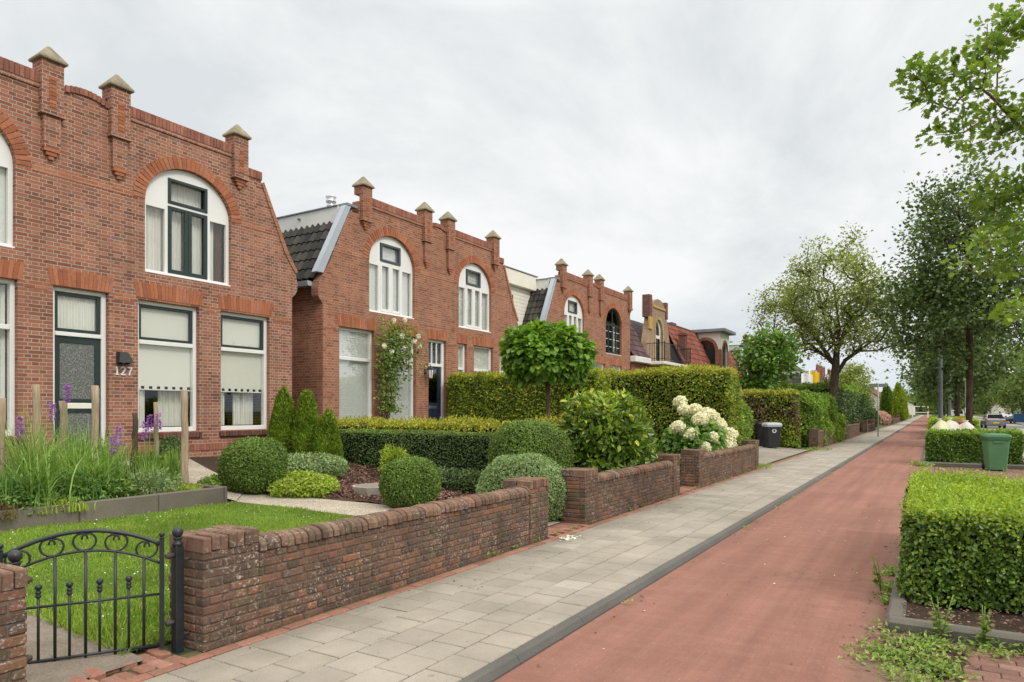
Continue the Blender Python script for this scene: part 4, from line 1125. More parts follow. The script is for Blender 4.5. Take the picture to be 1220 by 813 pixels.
def gabled_house(name, label, mid, brick, wins, doors, arches, left=True, right=True, uR=4.51, tiles='tile_dark', pil=(-3.08, -.56, .56, 3.08), detail=True, depth=8.5, extras=None, arch_style='green'):
    h = thing(name, label, 'house', (mid, FY, 0)); h['_brick'] = brick
    holes = []; HW, ZS, RI, Z0 = .925, 5.60, .785, 4.25
    for u, st in arches: holes.append(arch_outline(u, HW, Z0, ZS, RI))
    for (u0, u1, z0, z1, zt, st) in wins: holes.append(rect(u0, u1, z0, z1))
    for dd in doors: holes.append(rect(dd[0], dd[1], dd[2], dd[3]))
    mb = MB(); mb.prism(gable_outline(left, right, uR=uR), 0, .22, holes=holes)
    # side walls and back
    mb.box(-4.50, -4.25, .222, depth, .2, 4.75); mb.box(uR - .25, uR - .012, .222, depth, .2, 4.75 if right else 6.8); mb.box(-4.24, uR - .26, depth - .25, depth, .2, 4.75)
    mb.build('wall', M[brick], h)
    mb = MB(); mb.box(-4.2, uR - .3, .9, depth - .3, .3, .5); mb.box(-4.2, uR - .3, .25, depth - .3, 3.98, 4.1); mb.box(-4.2, uR - .3, 3.0, 3.1, .5, 6.5); mb.build('interior', M['dark'], h)
    # roof: steep tiled sides and a flat top
    mb = MB(); z1, z0 = 6.02, 4.78
    rl = [(-4.62, z0), (uR - 3.7 if not right else 4.62, z0)]
    prof = [(-4.40, 4.72), (-3.75, 6.52), (3.75 if right else uR - .27, 6.52), (4.40 if right else uR - .27, 4.72)]
    mb.prism(prof, .9, depth - .02); rf = mb.build('roof', M['bitumen'], h)
    mb = MB(); mb.box(-3.80, (3.80 if right else uR - .3), .23, depth, 6.40, 6.80); mb.build('flat_roof_edge', M['fascia'], rf)
    mb = MB(); mb.box(-3.84, (3.84 if right else uR - .28), .235, depth + .03, 6.802, 6.83); mb.build('roof_trim', M['lead'], rf)
    for sgn, on in ((-1, left), (1, right)):
        if not on: continue
        nv = 6; nu = int((depth - .25) / .20)
        mb = MB(); a = (sgn * 4.62, .16 if sgn > 0 else depth, 4.86); u_ = (0, (depth - .16) * sgn, 0); v_ = (-sgn * .84, 0, 1.60)
        if sgn > 0: tiled_slope(mb, a, u_, v_, nu, nv)
        else: tiled_slope(mb, a, u_, v_, nu, nv)
        mb.build('roof_tiles', M[tiles], rf)
        mb = MB(); mb.prism([(sgn * 4.55, 4.66), (sgn * 4.76, 4.66), (sgn * 4.78, 4.78), (sgn * 4.55, 4.76)], .232, depth); mb.build('gutter', M['zinc'], rf)
        if sgn < 0 or not detail:   # lead covered verge behind the gable slope
            mb = MB(); mb.prism([(sgn * 3.58, 6.80), (sgn * 3.76, 6.80), (sgn * 4.72, 4.98), (sgn * 4.50, 4.98)], -.012, .16); mb.build('verge_flashing', M['zinc'], h)
            mb = MB(); mb.box(min(sgn * 3.35, sgn * 3.72), max(sgn * 3.35, sgn * 3.72), -.02, .3, 6.81, 6.87); mb.build('lead_cap', M['lead'], h)
        else:
            mb = MB(); mb.prism([(3.665, 6.60), (3.72, 6.66), (4.36, 5.32), (4.56, 5.0), (4.66, 4.86), (4.60, 4.82), (4.47, 4.97), (4.27, 5.27)], -.025, .225); mb.build('verge_coping', M['band'], h)
    # parapet coping
    mb = MB()
    segs = [(-3.0 if left else -4.5, -.72), (.74, 2.9 if right else pil[-1] - .2)]
    def seg_part(nm, mat, fn):
        m_ = MB(); fn(m_); m_.build(nm, mat, h)
    for a, b_ in segs:
        seg_part('coping', M['coping'], lambda q: soldier(q, a, b_, 7.022, 7.215, -.035, .24)); seg_part('coping_band', M[brick], lambda q: q.box(a, b_, -.028, .0, 6.955, 7.018))
    seg_part('arched_coping', M['coping'], lambda q: soldier(q, -.40, .40, 7.00, 7.115, -.035, .24, lambda u: .10 * (1 - (u / .42) ** 2) - .01))
    if right: seg_part('shoulder_coping', M['coping'], lambda q: soldier(q, 3.29, 3.67, 6.682, 6.86, -.03, .24))
    for k, u in enumerate(pil): pilaster(h, u, low=(abs(u) < 1 or not detail), ztop=7.42 if detail else 7.5)
    # string course and arches
    mb = MB()
    cuts = sorted([(u - HW - .235, u + HW + .235) for u, _ in arches]); edges = [(-4.2 if left else -4.5)] + [x for c in cuts for x in c] + [(4.1 if right else uR - .01)]
    for a, b_ in zip(edges[::2], edges[1::2]):
        if b_ > a: seg_part('string_course', M['band'], lambda q: q.box(a, b_, -.007, .01, 5.575, 5.70))
    for u, st in arches:
        mb = MB(); arch_bricks(mb, u, HW, ZS, RI); mb.build('window_arch', M['orange'], h); arch_window(h, u, HW, Z0, ZS, RI, st)
    mb = MB(); ops = sorted([(w[0], w[1]) for w in wins if w[3] > 3.5] + [(d_[0], d_[1]) for d_ in doors])
    for u0, u1 in ops:
        mb2 = MB(); lintel_bricks(mb2, u0 - .03, u1 + .05, 3.755, 4.045); mb2.build('lintel', M['orange'], h)
    ed = [-4.505] + [x for o in ops for x in (o[0] - .075, o[1] + .095)] + [uR - .005]
    for a, b_ in zip(ed[::2], ed[1::2]):
        if b_ - a > .03: seg_part('orange_course', M['band'], lambda q: q.box(a, b_, -.007, .01, 3.655, 3.775))
    de = [-4.5] + [x for d_ in sorted(doors) for x in (d_[0] - .02, d_[1] + .02)] + [uR]
    for a, b_ in zip(de[::2], de[1::2]): seg_part('plinth_course', M['coping'], lambda q: soldier(q, a, b_, .86, 1.0, -.012, .02, pitch=.07))
    for (u0, u1, z0, z1, zt, st) in wins:
        tall_window(h, u0, u1, z0, z1, zt, st); sill(h, u0 - .04, u1 + .04, z0)
    return h

# --- house 127
h1 = gabled_house('brick_house', 'red brown brick house numbered 127 with stepped pilasters, nearest house on the left', 6.32, 'brick1',
    [(.93, 2.17, 1.25, 3.72, 2.95, 'green'), (2.66, 3.88, 1.25, 3.72, 2.95, 'green'), (-2.45, -1.03, 1.25, 3.76, 3.0, 'net'), (-4.1, -2.9, 1.25, 3.76, 3.0, 'net')],
    [(-.51, .40, .70, 3.75)], [(-1.985, 'white'), (1.985, 'green')])
mb = MB(); u0, u1, zt = -.51, .40, 2.95
mb.box(u0, u0 + .07, .09, .21, .7, 3.75, b=.006); mb.box(u1 - .08, u1, .09, .21, .7, 3.75, b=.006); mb.box(u0 + .071, u1 - .081, .09, .21, 3.68, 3.75, b=.006); mb.box(u0 + .071, u1 - .081, .08, .21, zt - .02, zt + .05, b=.006)
df = mb.build('door_frame', M['white'], h1)
mb = MB(); frame_bars(mb, u0 + .071, u1 - .081, zt + .052, 3.678, .06, .12, .17); mb.build('transom_sash', M['green'], df)
pane(df, u0 + .13, u1 - .14, zt + .11, 3.62, .145)
mb = MB(); curtain(mb, u0 + .1, u1 - .1, zt + .06, 3.66, .2, .012, .05); mb.build('curtain', M['curtain'], df)
mb = MB(); mb.prism(rect(u0 + .072, u1 - .082, .72, zt - .022), .12, .17, holes=[rect(u0 + .16, u1 - .18, 1.86, zt - .13), rect(u0 + .16, u1 - .18, .95, 1.62)]); dr = mb.build('front_door', M['green'], h1)
mb = MB(); mb.box(u0 + .155, u1 - .175, .135, .15, 1.855, zt - .125); mb.build('door_glass', M['frost'], dr)
mb = MB(); mb.box(u0 + .155, u1 - .175, .135, .15, .945, 1.625); mb.build('door_glass', M['frost'], dr)
mb = MB(); mb.box(u0 + .2, u1 - .22, .108, .125, 1.69, 1.79, b=.008); mb.build('letter_slot', M['cream'], dr)
mb = MB(); mb.box(u1 - .165, u1 - .105, .10, .122, 1.92, 2.06, b=.006); mb.tube([(u1 - .135, .10, 1.96), (u1 - .135, .05, 1.96), (u1 - .22, .05, 1.96)], .010, 8); mb.build('handle', M['steel'], dr)
mb = MB(); mb.box(u1 - .16, u1 - .11, .10, .122, 1.76, 1.84, b=.006); mb.build('lock_plate', M['steel'], dr)
mb = MB(); mb.box(u0 - .05, u1 + .05, -.25, .12, .6, .72, b=.01); mb.build('door_step', M['kerbold'], h1)
# wall lamp
mb = MB(); mb.add([(.53, 0, 2.72), (.53, 0, 2.50), (.72, 0, 2.50), (.72, 0, 2.72), (.55, -.10, 2.70), (.50, -.16, 2.52), (.77, -.16, 2.52), (.70, -.10, 2.70)], [(0, 4, 5, 1), (3, 2, 6, 7), (0, 3, 7, 4), (4, 7, 6, 5)])
mb.box(.53, .72, -.012, -.001, 2.5, 2.72); wl = mb.build('wall_lamp', M['iron'], h1)
mb = MB(); mb.lathe([(.02, 0), (.05, .03), (.05, .08), (.02, .12)], (.625, -.08, 2.515), 10); mb.build('bulb', M['steel'], wl)
# house number 127
def stroke(mb, pts, wd, v0, v1):
    pts = [Vector((p[0], 0, p[1])) for p in pts]; L = []; Rr = []
    for i, p in enumerate(pts):
        t_ = (pts[min(i + 1, len(pts) - 1)] - pts[max(i - 1, 0)]).normalized(); n_ = Vector((-t_.z, 0, t_.x)); ww = wd[i] if hasattr(wd, '__len__') else wd
        L.append(p + n_ * ww / 2); Rr.append(p - n_ * ww / 2)
    m = len(pts); vs = [(p.x, v, p.z) for v in (v0, v1) for p in L + Rr]; o = 2 * m
    fs = [(i, i + 1, m + i + 1, m + i) for i in range(m - 1)] + [(o + m + i, o + m + i + 1, o + i + 1, o + i) for i in range(m - 1)]
    fs += [(i + 1, i, o + i, o + i + 1) for i in range(m - 1)] + [(m + i, m + i + 1, o + m + i + 1, o + m + i) for i in range(m - 1)] + [(0, m, o + m, o), (m - 1, o + m - 1, o + 2 * m - 1, 2 * m - 1)]
    mb.add(vs, fs)
def digit(ch, x, z, s_):
    mb = MB(); V0, V1 = -.018, -.003
    if ch == '1': stroke(mb, [(x + .02 * s_, z + .155 * s_), (x + .06 * s_, z + .19 * s_)], .022 * s_, V0 - .001, V1); stroke(mb, [(x + .055 * s_, z), (x + .055 * s_, z + .2 * s_)], .034 * s_, V0, V1); stroke(mb, [(x + .015 * s_, z + .009 * s_), (x + .095 * s_, z + .009 * s_)], .018 * s_, V0 - .001, V1)
    if ch == '2':
        arc = [(x + .058 * s_ + .044 * s_ * math.cos(a), z + .148 * s_ + .046 * s_ * math.sin(a)) for a in np.linspace(math.pi * .95, -.5, 12)]
        stroke(mb, arc + [(x + .06 * s_, z + .07 * s_), (x + .016 * s_, z + .014 * s_)], .03 * s_, V0, V1); stroke(mb, [(x + .008 * s_, z + .013 * s_), (x + .112 * s_, z + .013 * s_)], .028 * s_, V0 - .001, V1)
    if ch == '7': stroke(mb, [(x + .005 * s_, z + .186 * s_), (x + .112 * s_, z + .186 * s_)], .03 * s_, V0 - .001, V1); stroke(mb, [(x + .1 * s_, z + .185 * s_), (x + .062 * s_, z + .09 * s_), (x + .045 * s_, z)], .032 * s_, V0, V1)
    return mb
nb = MB()
for ch, x in (('1', .50), ('2', .605), ('7', .725)):
    m_ = digit(ch, x, 2.30, .74); nb.add(np.concatenate(m_.v), m_.f)
nb.build('house_number', M['white_metal'], h1)

# --- second house
h2 = gabled_house('brick_house', 'second brick house from the left, with a white climbing rose between its shuttered windows', 16.27, 'brick2',
    [(-3.97, -2.72, 1.25, 3.75, 2.98, 'slats'), (-2.17, -1.02, 1.25, 3.75, 2.98, 'slats'), (1.03, 1.50, 1.25, 3.75, 2.98, 'half'), (1.89, 3.01, 1.25, 3.78, 2.98, 'half'), (3.42, 4.12, 1.25, 3.75, 2.98, 'net')],
    [(-.44, .42, .70, 3.76)], [(-1.985, 'white'), (1.985, 'white')])
mb = MB(); u0, u1, zt = -.44, .42, 3.02
mb.box(u0, u0 + .06, .09, .21, .7, 3.76, b=.006); mb.box(u1 - .11, u1, .09, .21, .7, 3.76, b=.006); mb.box(u0 + .061, u1 - .111, .09, .21, 3.68, 3.76, b=.006); mb.box(u0 + .061, u1 - .111, .08, .21, zt - .05, zt + .04, b=.006)
for k in (1, 2): mb.box(u0 + .06 + (u1 - u0 - .17) * k / 3 - .018, u0 + .06 + (u1 - u0 - .17) * k / 3 + .018, .10, .16, zt + .041, 3.679)
df = mb.build('door_frame', M['white'], h2); pane(df, u0 + .06, u1 - .11, zt + .04, 3.68, .14, 'glassdark')
mb = MB(); mb.prism(rect(u0 + .062, u1 - .112, .72, zt - .052), .12, .17, holes=[rect(u0 + .12, u1 - .26, 1.9, zt - .12)]); dr = mb.build('front_door', M['navy'], h2)
mb = MB(); mb.box(u0 + .115, u1 - .255, .14, .15, 1.895, zt - .115); mb.build('door_glass', M['glassdark'], dr)
mb = MB(); mb.box(u0 + .17, u1 - .32, .108, .125, 1.72, 1.80, b=.006); mb.build('letter_slot', M['steel'], dr)
# lantern by the door
mb = MB(); U, Z = -.60, 2.72; mb.tube([(U, 0, Z + .22), (U, -.10, Z + .30), (U, -.2, Z + .26), (U, -.2, Z + .2)], .012, 6); mb.box(U - .05, U + .05, -.02, -.001, Z, Z + .25, b=.005)
mb.lathe([(.09, .12), (.105, .14), (.03, .22), (.012, .23)], (U, -.2, Z), 6, smooth=False); mb.lathe([(.05, -.16), (.062, -.13), (.05, -.12)], (U, -.2, Z), 6, smooth=False)
for k in range(6):
    a = math.pi / 3 * k; mb.tube([(U + .06 * math.cos(a), -.2 + .06 * math.sin(a), Z - .13), (U + .09 * math.cos(a), -.2 + .09 * math.sin(a), Z + .12)], .006, 5)
ln = mb.build('wall_lantern', M['iron'], h2)
mb = MB(); mb.lathe([(.05, -.125), (.08, .115)], (U, -.2, Z), 6, smooth=False); mb.build('lantern_glass', M['lampglass'], ln)
mb = MB(); mb.lathe([(.10, 6.7), (.10, 7.72), (.13, 7.73), (.13, 7.79), (.10, 7.80), (.10, 7.86), (.15, 7.87), (.15, 7.93), (.10, 7.95), (.16, 8.02), (.155, 8.05)], (-1.55, 2.8, 0), 16); mb.build('flue_pipe', M['steel'], h2)
mb = MB(); mb.tube([(-3.6, 1.6, 6.66), (-3.86, 1.6, 6.66)], .035, 8); mb.build('overflow_spout', M['lead'], h2)

# --- third house, dark arched window on the right and a white infill bay on its left
h3 = gabled_house('brick_house', 'third brick house with one white and one black arched window above the tall hedge', 27.42, 'brick2',
    [(-3.97, -2.72, 1.25, 3.75, 2.98, 'half'), (-2.17, -1.02, 1.25, 3.75, 2.98, 'half'), (-.2, 1.1, 1.25, 3.78, 2.98, 'half'), (1.65, 3.05, 1.25, 3.78, 2.98, 'half')],
    [], [(-2.0, 'white'), (2.1, 'dark')], right=False, uR=4.1, pil=(-3.08, -.60, .56, 3.95), depth=8)
mb = MB(); mb.box(-6.7, -3.9, 1.0, 6, 3.6, 6.35); ex = mb.build('white_infill_bay', M['cream'], h3)
mb = MB()
for z in np.arange(3.7, 6.3, .14): mb.box(-6.69, -3.91, .985, .999, z, z + .132, b=.004)
mb.build('weatherboard', M['cream'], ex)
mb = MB(); mb.box(-6.85, -3.72, .78, 6.1, 6.36, 6.92, b=.02); mb.build('fascia', M['cream'], ex)
mb = MB(); mb.box(-6.88, -3.7, .75, 6.15, 6.922, 6.955); mb.build('roof_trim', M['lead'], ex)
mb = MB(); frame_bars(mb, -6.15, -5.30, 5.30, 6.02, .07, .93, 1.02); sw = mb.build('window', M['greygreen'], ex); pane(sw, -6.08, -5.37, 5.37, 5.95, .97)
mb = MB(); mb.box(-6.08, -5.37, .976, .983, 5.37, 5.95); mb.build('blind', M['blindw'], sw)
mb = MB(); frame_bars(mb, -6.10, -5.40, 3.75, 5.05, .06, .94, 1.02); sw = mb.build('window', M['white'], ex); pane(sw, -6.04, -5.46, 3.81, 4.99, .97)
mb = MB(); mb.box(-6.04, -5.46, .976, .983, 3.81, 4.99); mb.build('blind', M['blindw'], sw)

# --- buff brick house with a narrow gable and balcony
h4 = thing('brick_house', 'buff brick house with a narrow pointed gable and an iron balcony', 'house', (35.6, FY, 0)); h4['_brick'] = 'brickyellow'
mb = MB(); mb.box(-3.9, 2.4, .0, .25, .2, 4.2); mb.box(-3.9, -3.65, .252, 8, .2, 4.2); mb.box(2.15, 2.4, .252, 8, .2, 4.2); mb.build('wall', M['brick2'], h4)
gp = [(-1.95, 4.2), (1.95, 4.2), (1.85, 5.2), (1.35, 6.5), (1.15, 6.9), (1.12, 7.25), (.9, 7.28)] + [(.85 * math.cos(a), 7.25 + .38 * math.sin(a)) for a in np.linspace(.1, math.pi - .1, 9)] + [(-.9, 7.28), (-1.12, 7.25), (-1.15, 6.9), (-1.35, 6.5), (-1.85, 5.2)]
wo = arch_outline(.02, .55, 4.25, 6.0, .55)
mb = MB(); mb.prism(gp, -.02, .3, holes=[wo]); mb.build('gable', M['brickyellow'], h4)
mb = MB(); mb.box(-1.55, -1.17, -.07, .34, 6.55, 7.7); mb.build('pillar', M['brickdark'], h4); mb = MB(); mb.box(1.0, 1.32, -.07, .34, 6.7, 7.6); mb.build('pillar', M['brickdark'], h4)
mb = MB(); mb.box(-1.62, -1.16, -.10, .0, 5.9, 6.55, b=.02); mb.box(-.92, .92, -.08, -.021, 7.1, 7.2, b=.01); mb.build('yellow_stonework', M['yellow_stone'] if 'yellow_stone' in M else M.setdefault('yellow_stone', m_plain('yellow_sandstone', (.50, .33, .10), .9, .2, 3, .1)), h4)
mb = MB(); arch_bricks(mb, .02, .55, 6.0, .55, .2, 22, .03)
for s_ in (-1, 1):
    C = [(.02 + s_ * .65, -.02, z) for z in np.arange(4.3, 6.0, .08)]; mb.cboxes(np.array(C), np.array([[.1, .03, .037]]), .004)
mb.build('arch_surround', M.setdefault('buffpiece', m_brickpiece('buff_piece', [(0, (.42, .30, .17)), (1, (.52, .36, .2))])), h4)
mb = MB(); mb.prism(arch_outline(.02, .545, 4.255, 6.0, .545), .10, .16, holes=[rect(-.40, -.01, 4.35, 5.55), rect(.05, .44, 4.35, 5.55), [(.02 + .42 * math.cos(a), 5.72 + .72 * math.sin(a)) for a in np.linspace(0, math.pi, 11)]]); f4 = mb.build('balcony_door', M['white'], h4)
pane(f4, -.5, .5, 4.3, 6.45, .13, 'glassdark')
mb = MB(); frame_bars(mb, -.398, -.012, 4.352, 5.548, .05, .08, .15); frame_bars(mb, .052, .438, 4.352, 5.548, .05, .08, .15); mb.build('sash', M['green'], f4)
mb = MB(); mb.box(-1.95, 2.6, -1.0, -.03, 4.02, 4.18, b=.02); bal = mb.build('balcony', M['cream'], h4)
mb = MB()
for z in (4.3, 5.1): mb.box(-1.9, 2.55, -.97, -.94, z, z + .03); mb.box(-1.9, -1.87, -.938, -.03, z, z + .03); mb.box(2.52, 2.55, -.938, -.03, z, z + .03)
for u in np.arange(-1.8, 2.5, .12): mb.box(u, u + .014, -.962, -.948, 4.18, 5.1)
for u in (-1.9, .3, 2.52): mb.box(u, u + .035, -.975, -.935, 4.18, 5.2)
for v in np.arange(-.85, -.1, .13): mb.box(-1.892, -1.878, v, v + .014, 4.18, 5.1)
mb.build('railing', M['iron'], bal)
mb = MB(); tiled_slope(mb, (-4.05, -.15, 4.35), (2.4, 0, 0), (0, 1.35, 2.35), 9, 8); r4 = mb.build('roof', M['tile_purple'], h4); mb = MB(); tiled_slope(mb, (1.85, -.05, 4.35), (.6, 0, 0), (0, 1.35, 2.35), 2, 8); mb.build('roof', M['tile_purple'], h4)
mb = MB(); mb.prism([(.1, 4.25), (1.45, 6.62), (4.2, 6.7), (8, 4.2)], -4.0, 2.4, axis='x'); mb.build('roof_deck', M['bitumen'], r4)
mb = MB(); mb.box(-4.1, -1.96, -.30, .0, 4.05, 4.33, b=.02); mb.build('eaves_board', M['white'], h4)

# --- red tiled house with a cream dormer tower
h5 = thing('brick_house', 'house with red pantile roof, cream dormer tower and black awning', 'house', (45.5, FY, 0))
mb = MB(); mb.box(-7.3, 9.4, .0, .25, .2, 4.2); mb.box(-7.3, -7.05, .252, 9, .2, 4.2); mb.box(9.15, 9.4, .252, 9, .2, 4.2); mb.build('wall', M['brick2'], h5)
mb = MB(); tiled_slope(mb, (-5.6, -.1, 4.25), (14.6, 0, 0), (0, 1.35, 2.75), 57, 8); r5 = mb.build('roof', M['tile_red'], h5)
mb = MB(); mb.prism([(.12, 4.2), (1.4, 6.85), (6, 6.9), (9, 4.2)], -5.5, 8.8, axis='x'); mb.build('roof_deck', M['bitumen'], r5)
mb = MB(); mb.box(-5.6, 9.0, 1.2, 1.5, 6.95, 7.06, b=.03); mb.build('ridge', M['bitumen'], r5)
dz0, dz1 = 3.9, 6.95; U0, U1, V0, V1 = 1.1, 3.5, -.40, 1.55; VM = (V0 + V1) / 2; UM = (U0 + U1) / 2
dw = MB(); AR = [(VM + .66 * math.cos(a_), 5.75 + .70 * math.sin(a_)) for a_ in np.linspace(0, math.pi, 15)]
dw.prism([(V0, dz0), (V1, dz0), (V1, dz1), (V0, dz1)], U0, U0 + .2, axis='x', holes=[[(VM - .66, 4.0), (VM + .66, 4.0)] + AR])
dw.prism(rect(U0 + .202, U1, dz0, dz1), V0, V0 + .2, holes=[arch_outline(UM + .1, .62, 4.0, 5.75, .60)])
dw.box(U1 - .2, U1, V0 + .202, V1, dz0, dz1); dw.box(U0 + .202, U1, V1 - .02, V1 + 2, dz0, dz1); dm = dw.build('dormer_tower', M['cream'], h5)
for q0, q1, nm in ((V0 - .01, VM - .66, 0), (VM + .66, V1, 1)):
    mb = MB(); mb.box(U0 - .02, U0 - .002, q0, q1, dz0, 5.8); mb.build('brick_facing', M['brick2'], dm)
for q0, q1 in ((U0 - .02, UM - .52), (UM + .72, U1)):
    mb = MB(); mb.box(q0, q1, V0 - .02, V0 - .002, dz0, 5.8); mb.build('brick_facing', M['brick2'], dm)
mb = MB(); C = []; H = []; RT = []
for i in range(22):
    a_ = (i + .5) / 22 * math.pi; c_, s_ = math.cos(a_), math.sin(a_); C.append((U0 - .01, VM + .75 * c_, 5.75 + .79 * s_)); H.append((.03, .1, .06)); RT.append(np.array([[1, 0, 0], [0, c_, -s_], [0, s_, c_]]))
mb.cboxes(np.array(C), np.array(H), .004, np.array(RT)); mb.build('arch_surround', M['coping'], dm)
mb = MB(); arch_bricks(mb, UM + .1, .62, 5.75, .60, .16, 18, .43); mb.build('arch_surround', M['coping'], dm)
mb = MB(); mb.box(U0 + .3, U1 - .3, V0 + .3, V1 - .1, dz0, 6.8); mb.build('interior', M['dark'], dm)
mb = MB(); mb.box(U0 - .35, U1 + .35, V0 - .4, V1 + 2.2, dz1 + .002, dz1 + .22, b=.02); mb.build('flat_roof', M['lead'], dm)
mb = MB(); mb.box(U0 + .12, U0 + .13, VM - .68, VM + .68, 4.0, 6.5); mb.build('pane', M['glassdark'], dm)
mb = MB(); mb.box(UM - .5, UM + .7, V0 + .12, V0 + .13, 4.0, 6.4); mb.build('pane', M['glassdark'], dm)
mb = MB(); n = 12; vs = []
for j in range(7):
    for i in range(n + 1):
        f = i / n - .5; vs.append((U0 - .03 - .12 * math.sin(j / 6 * 3.14) * (1 - (2 * f) ** 2), VM + f * 1.3, 6.02 - j * .27 - .16 * (1 - (2 * f) ** 2) * (1 - j / 6)))
mb.add(vs, [(j * (n + 1) + i, j * (n + 1) + i + 1, (j + 1) * (n + 1) + i + 1, (j + 1) * (n + 1) + i) for j in range(6) for i in range(n)], 0, True); mb.build('awning', M['awning'], dm)
mb = MB(); mb.box(-4.95, -4.55, .1, .5, 4.3, 6.35); mb.box(-5.0, -4.5, .05, .55, 6.2, 6.3); mb.build('chimney', M['brickdark'], h5)
mb = MB(); mb.lathe([(.10, 6.9), (.10, 8.0), (.2, 8.02), (.2, 8.16), (.02, 8.25)], (-4.2, 1.8, 0), 12); mb.build('flue_pipe', M['steel'], h5)
mb = MB(); mb.box(-1.0, -.1, 2.2, 3.0, 6.6, 7.55); mb.build('chimney', M['brickdark'], h5)

# --- houses of the same type farther along
W6 = [(-3.97, -2.72, 1.25, 3.75, 2.98, 'half'), (-2.17, -1.02, 1.25, 3.75, 2.98, 'half'), (1.02, 2.17, 1.25, 3.75, 2.98, 'half'), (2.72, 3.97, 1.25, 3.75, 2.98, 'half')]
gabled_house('brick_house', 'brown brick gabled house half hidden behind the round leafy tree', 59.0, 'brickdark', W6, [(-.44, .42, .70, 3.76)], [(-1.985, 'white'), (1.985, 'white')], detail=False)
gabled_house('brick_house', 'far red brick gabled house with pilasters seen left of the large bare-limbed tree', 99.0, 'brick2', W6, [(-.44, .42, .70, 3.76)], [(-1.985, 'white'), (1.985, 'white')], detail=False)
gabled_house('brick_house', 'farthest brick gabled house, just left of the trunk of the large bare-limbed tree', 110.5, 'brickdark', W6, [(-.44, .42, .70, 3.76)], [(-1.985, 'white'), (1.985, 'white')], detail=False)
def banner(label, x, y, h_, w_, mat):
    t = thing('banner', label, 'banner', (x, y, 0), R(-72)); mb = MB(); mb.tube([(0, 0, .6), (0, 0, h_ + .2)], .05, 8); mb.build('pole', M['white_metal'], t)
    mb = MB(); n = 8; vs = []
    for z in (h_, h_ - 2.1):
        for i in range(n + 1): vs.append((.06 + w_ * i / n, .10 * math.sin(i * 1.1), z - .25 * i / n))
    mb.add(vs, [(i, i + 1, n + 2 + i, n + 1 + i) for i in range(n)], 0, True); mb.build('cloth', M[mat], t)
banner('yellow banner on a pole before the far red gables', 85.5, 12.0, 6.3, 1.0, 'yellowcloth')
banner('white banner hanging left of the yellow one', 84.0, 12.6, 6.0, 1.1, 'white')
banner('blue banner hanging right of the yellow one', 87.5, 11.8, 5.9, .7, 'bluepl')
def pitched(name, label, x, y, wx, wy, ze, zr, wallm, roofm, wins=6, chim=True, floors=1):
    t = thing(name, label, 'house', (x, y, 0)); mb = MB()
    mb.box(-wx / 2, wx / 2, 0, wy, 0, ze); mb.prism([(0, ze + .002), (wy / 2, zr - .1), (wy, ze + .002)], -wx / 2, -wx / 2 + .25, axis='x'); mb.prism([(0, ze + .002), (wy / 2, zr - .1), (wy, ze + .002)], wx / 2 - .25, wx / 2, axis='x'); mb.build('wall', M[wallm], t)
    mb = MB(); nu = int(wx / .45); nv = 9
    tiled_slope(mb, (-wx / 2 - .3, -.45, ze - .15), (wx + .6, 0, 0), (0, wy / 2 + .45, zr - ze + .15), nu, nv, seg=4); tiled_slope(mb, (wx / 2 + .3, wy + .45, ze - .15), (-wx - .6, 0, 0), (0, -wy / 2 - .45, zr - ze + .15), nu, nv, seg=4)
    rf = mb.build('roof', M[roofm], t)
    if chim: mb = MB(); mb.box(wx * .3, wx * .3 + .8, wy / 2 - .4, wy / 2 + .4, zr - .6, zr + 1.0, b=.02); mb.build('chimney', M['brickdark'], rf)
    for fl in range(floors):
        for i in range(wins):
            u = -wx / 2 + (i + .5) * wx / wins; mb = MB(); frame_bars(mb, u - .6, u + .6, 1.0 + fl * 2.8, 2.5 + fl * 2.8, .1, -.06, .0); f = mb.build('window', M['white'], t); pane(f, u - .5, u + .5, 1.1 + fl * 2.8, 2.4 + fl * 2.8, -.02, 'glassdark')
            for q in (-1, 1):
                pass
    # end wall facing the viewer
    for i in range(2):
        v = wy * (.3 + .4 * i); mb = MB(); mb.box(-wx / 2 - .06, -wx / 2 - .001, v - .6, v + .6, 1.0, 2.5); f = mb.build('window', M['white'], t)
        mb = MB(); mb.box(-wx / 2 - .07, -wx / 2 - .062, v - .5, v + .5, 1.1, 2.4); mb.build('pane', M['glassdark'], f)
    return t
pitched('brick_house', 'far house with brown tiled roof behind the dark and the golden conifers', 168, 7.2, 56, 10, 3.4, 7.2, 'cream', 'tile_brown', wins=12)
pitched('brick_house', 'distant house with grey wall beyond the dark yew hedge', 132, 17, 12, 10, 6.0, 10.5, 'brickdark', 'tile_dark', floors=2)
pitched('white_house', 'small distant white house at the end of the cycle path', 330, 6, 18, 12, 4.0, 8.0, 'cream', 'tile_dark')
pitched('brick_house', 'long low house across the road behind the right-hand trees', 95, -36, 40, 12, 3.4, 8.5, 'brickdark', 'tile_dark', wins=8)
pitched('brick_house', 'second house across the road, farther along behind the trees', 150, -34, 36, 12, 3.6, 9, 'brick2', 'tile_brown', wins=8)
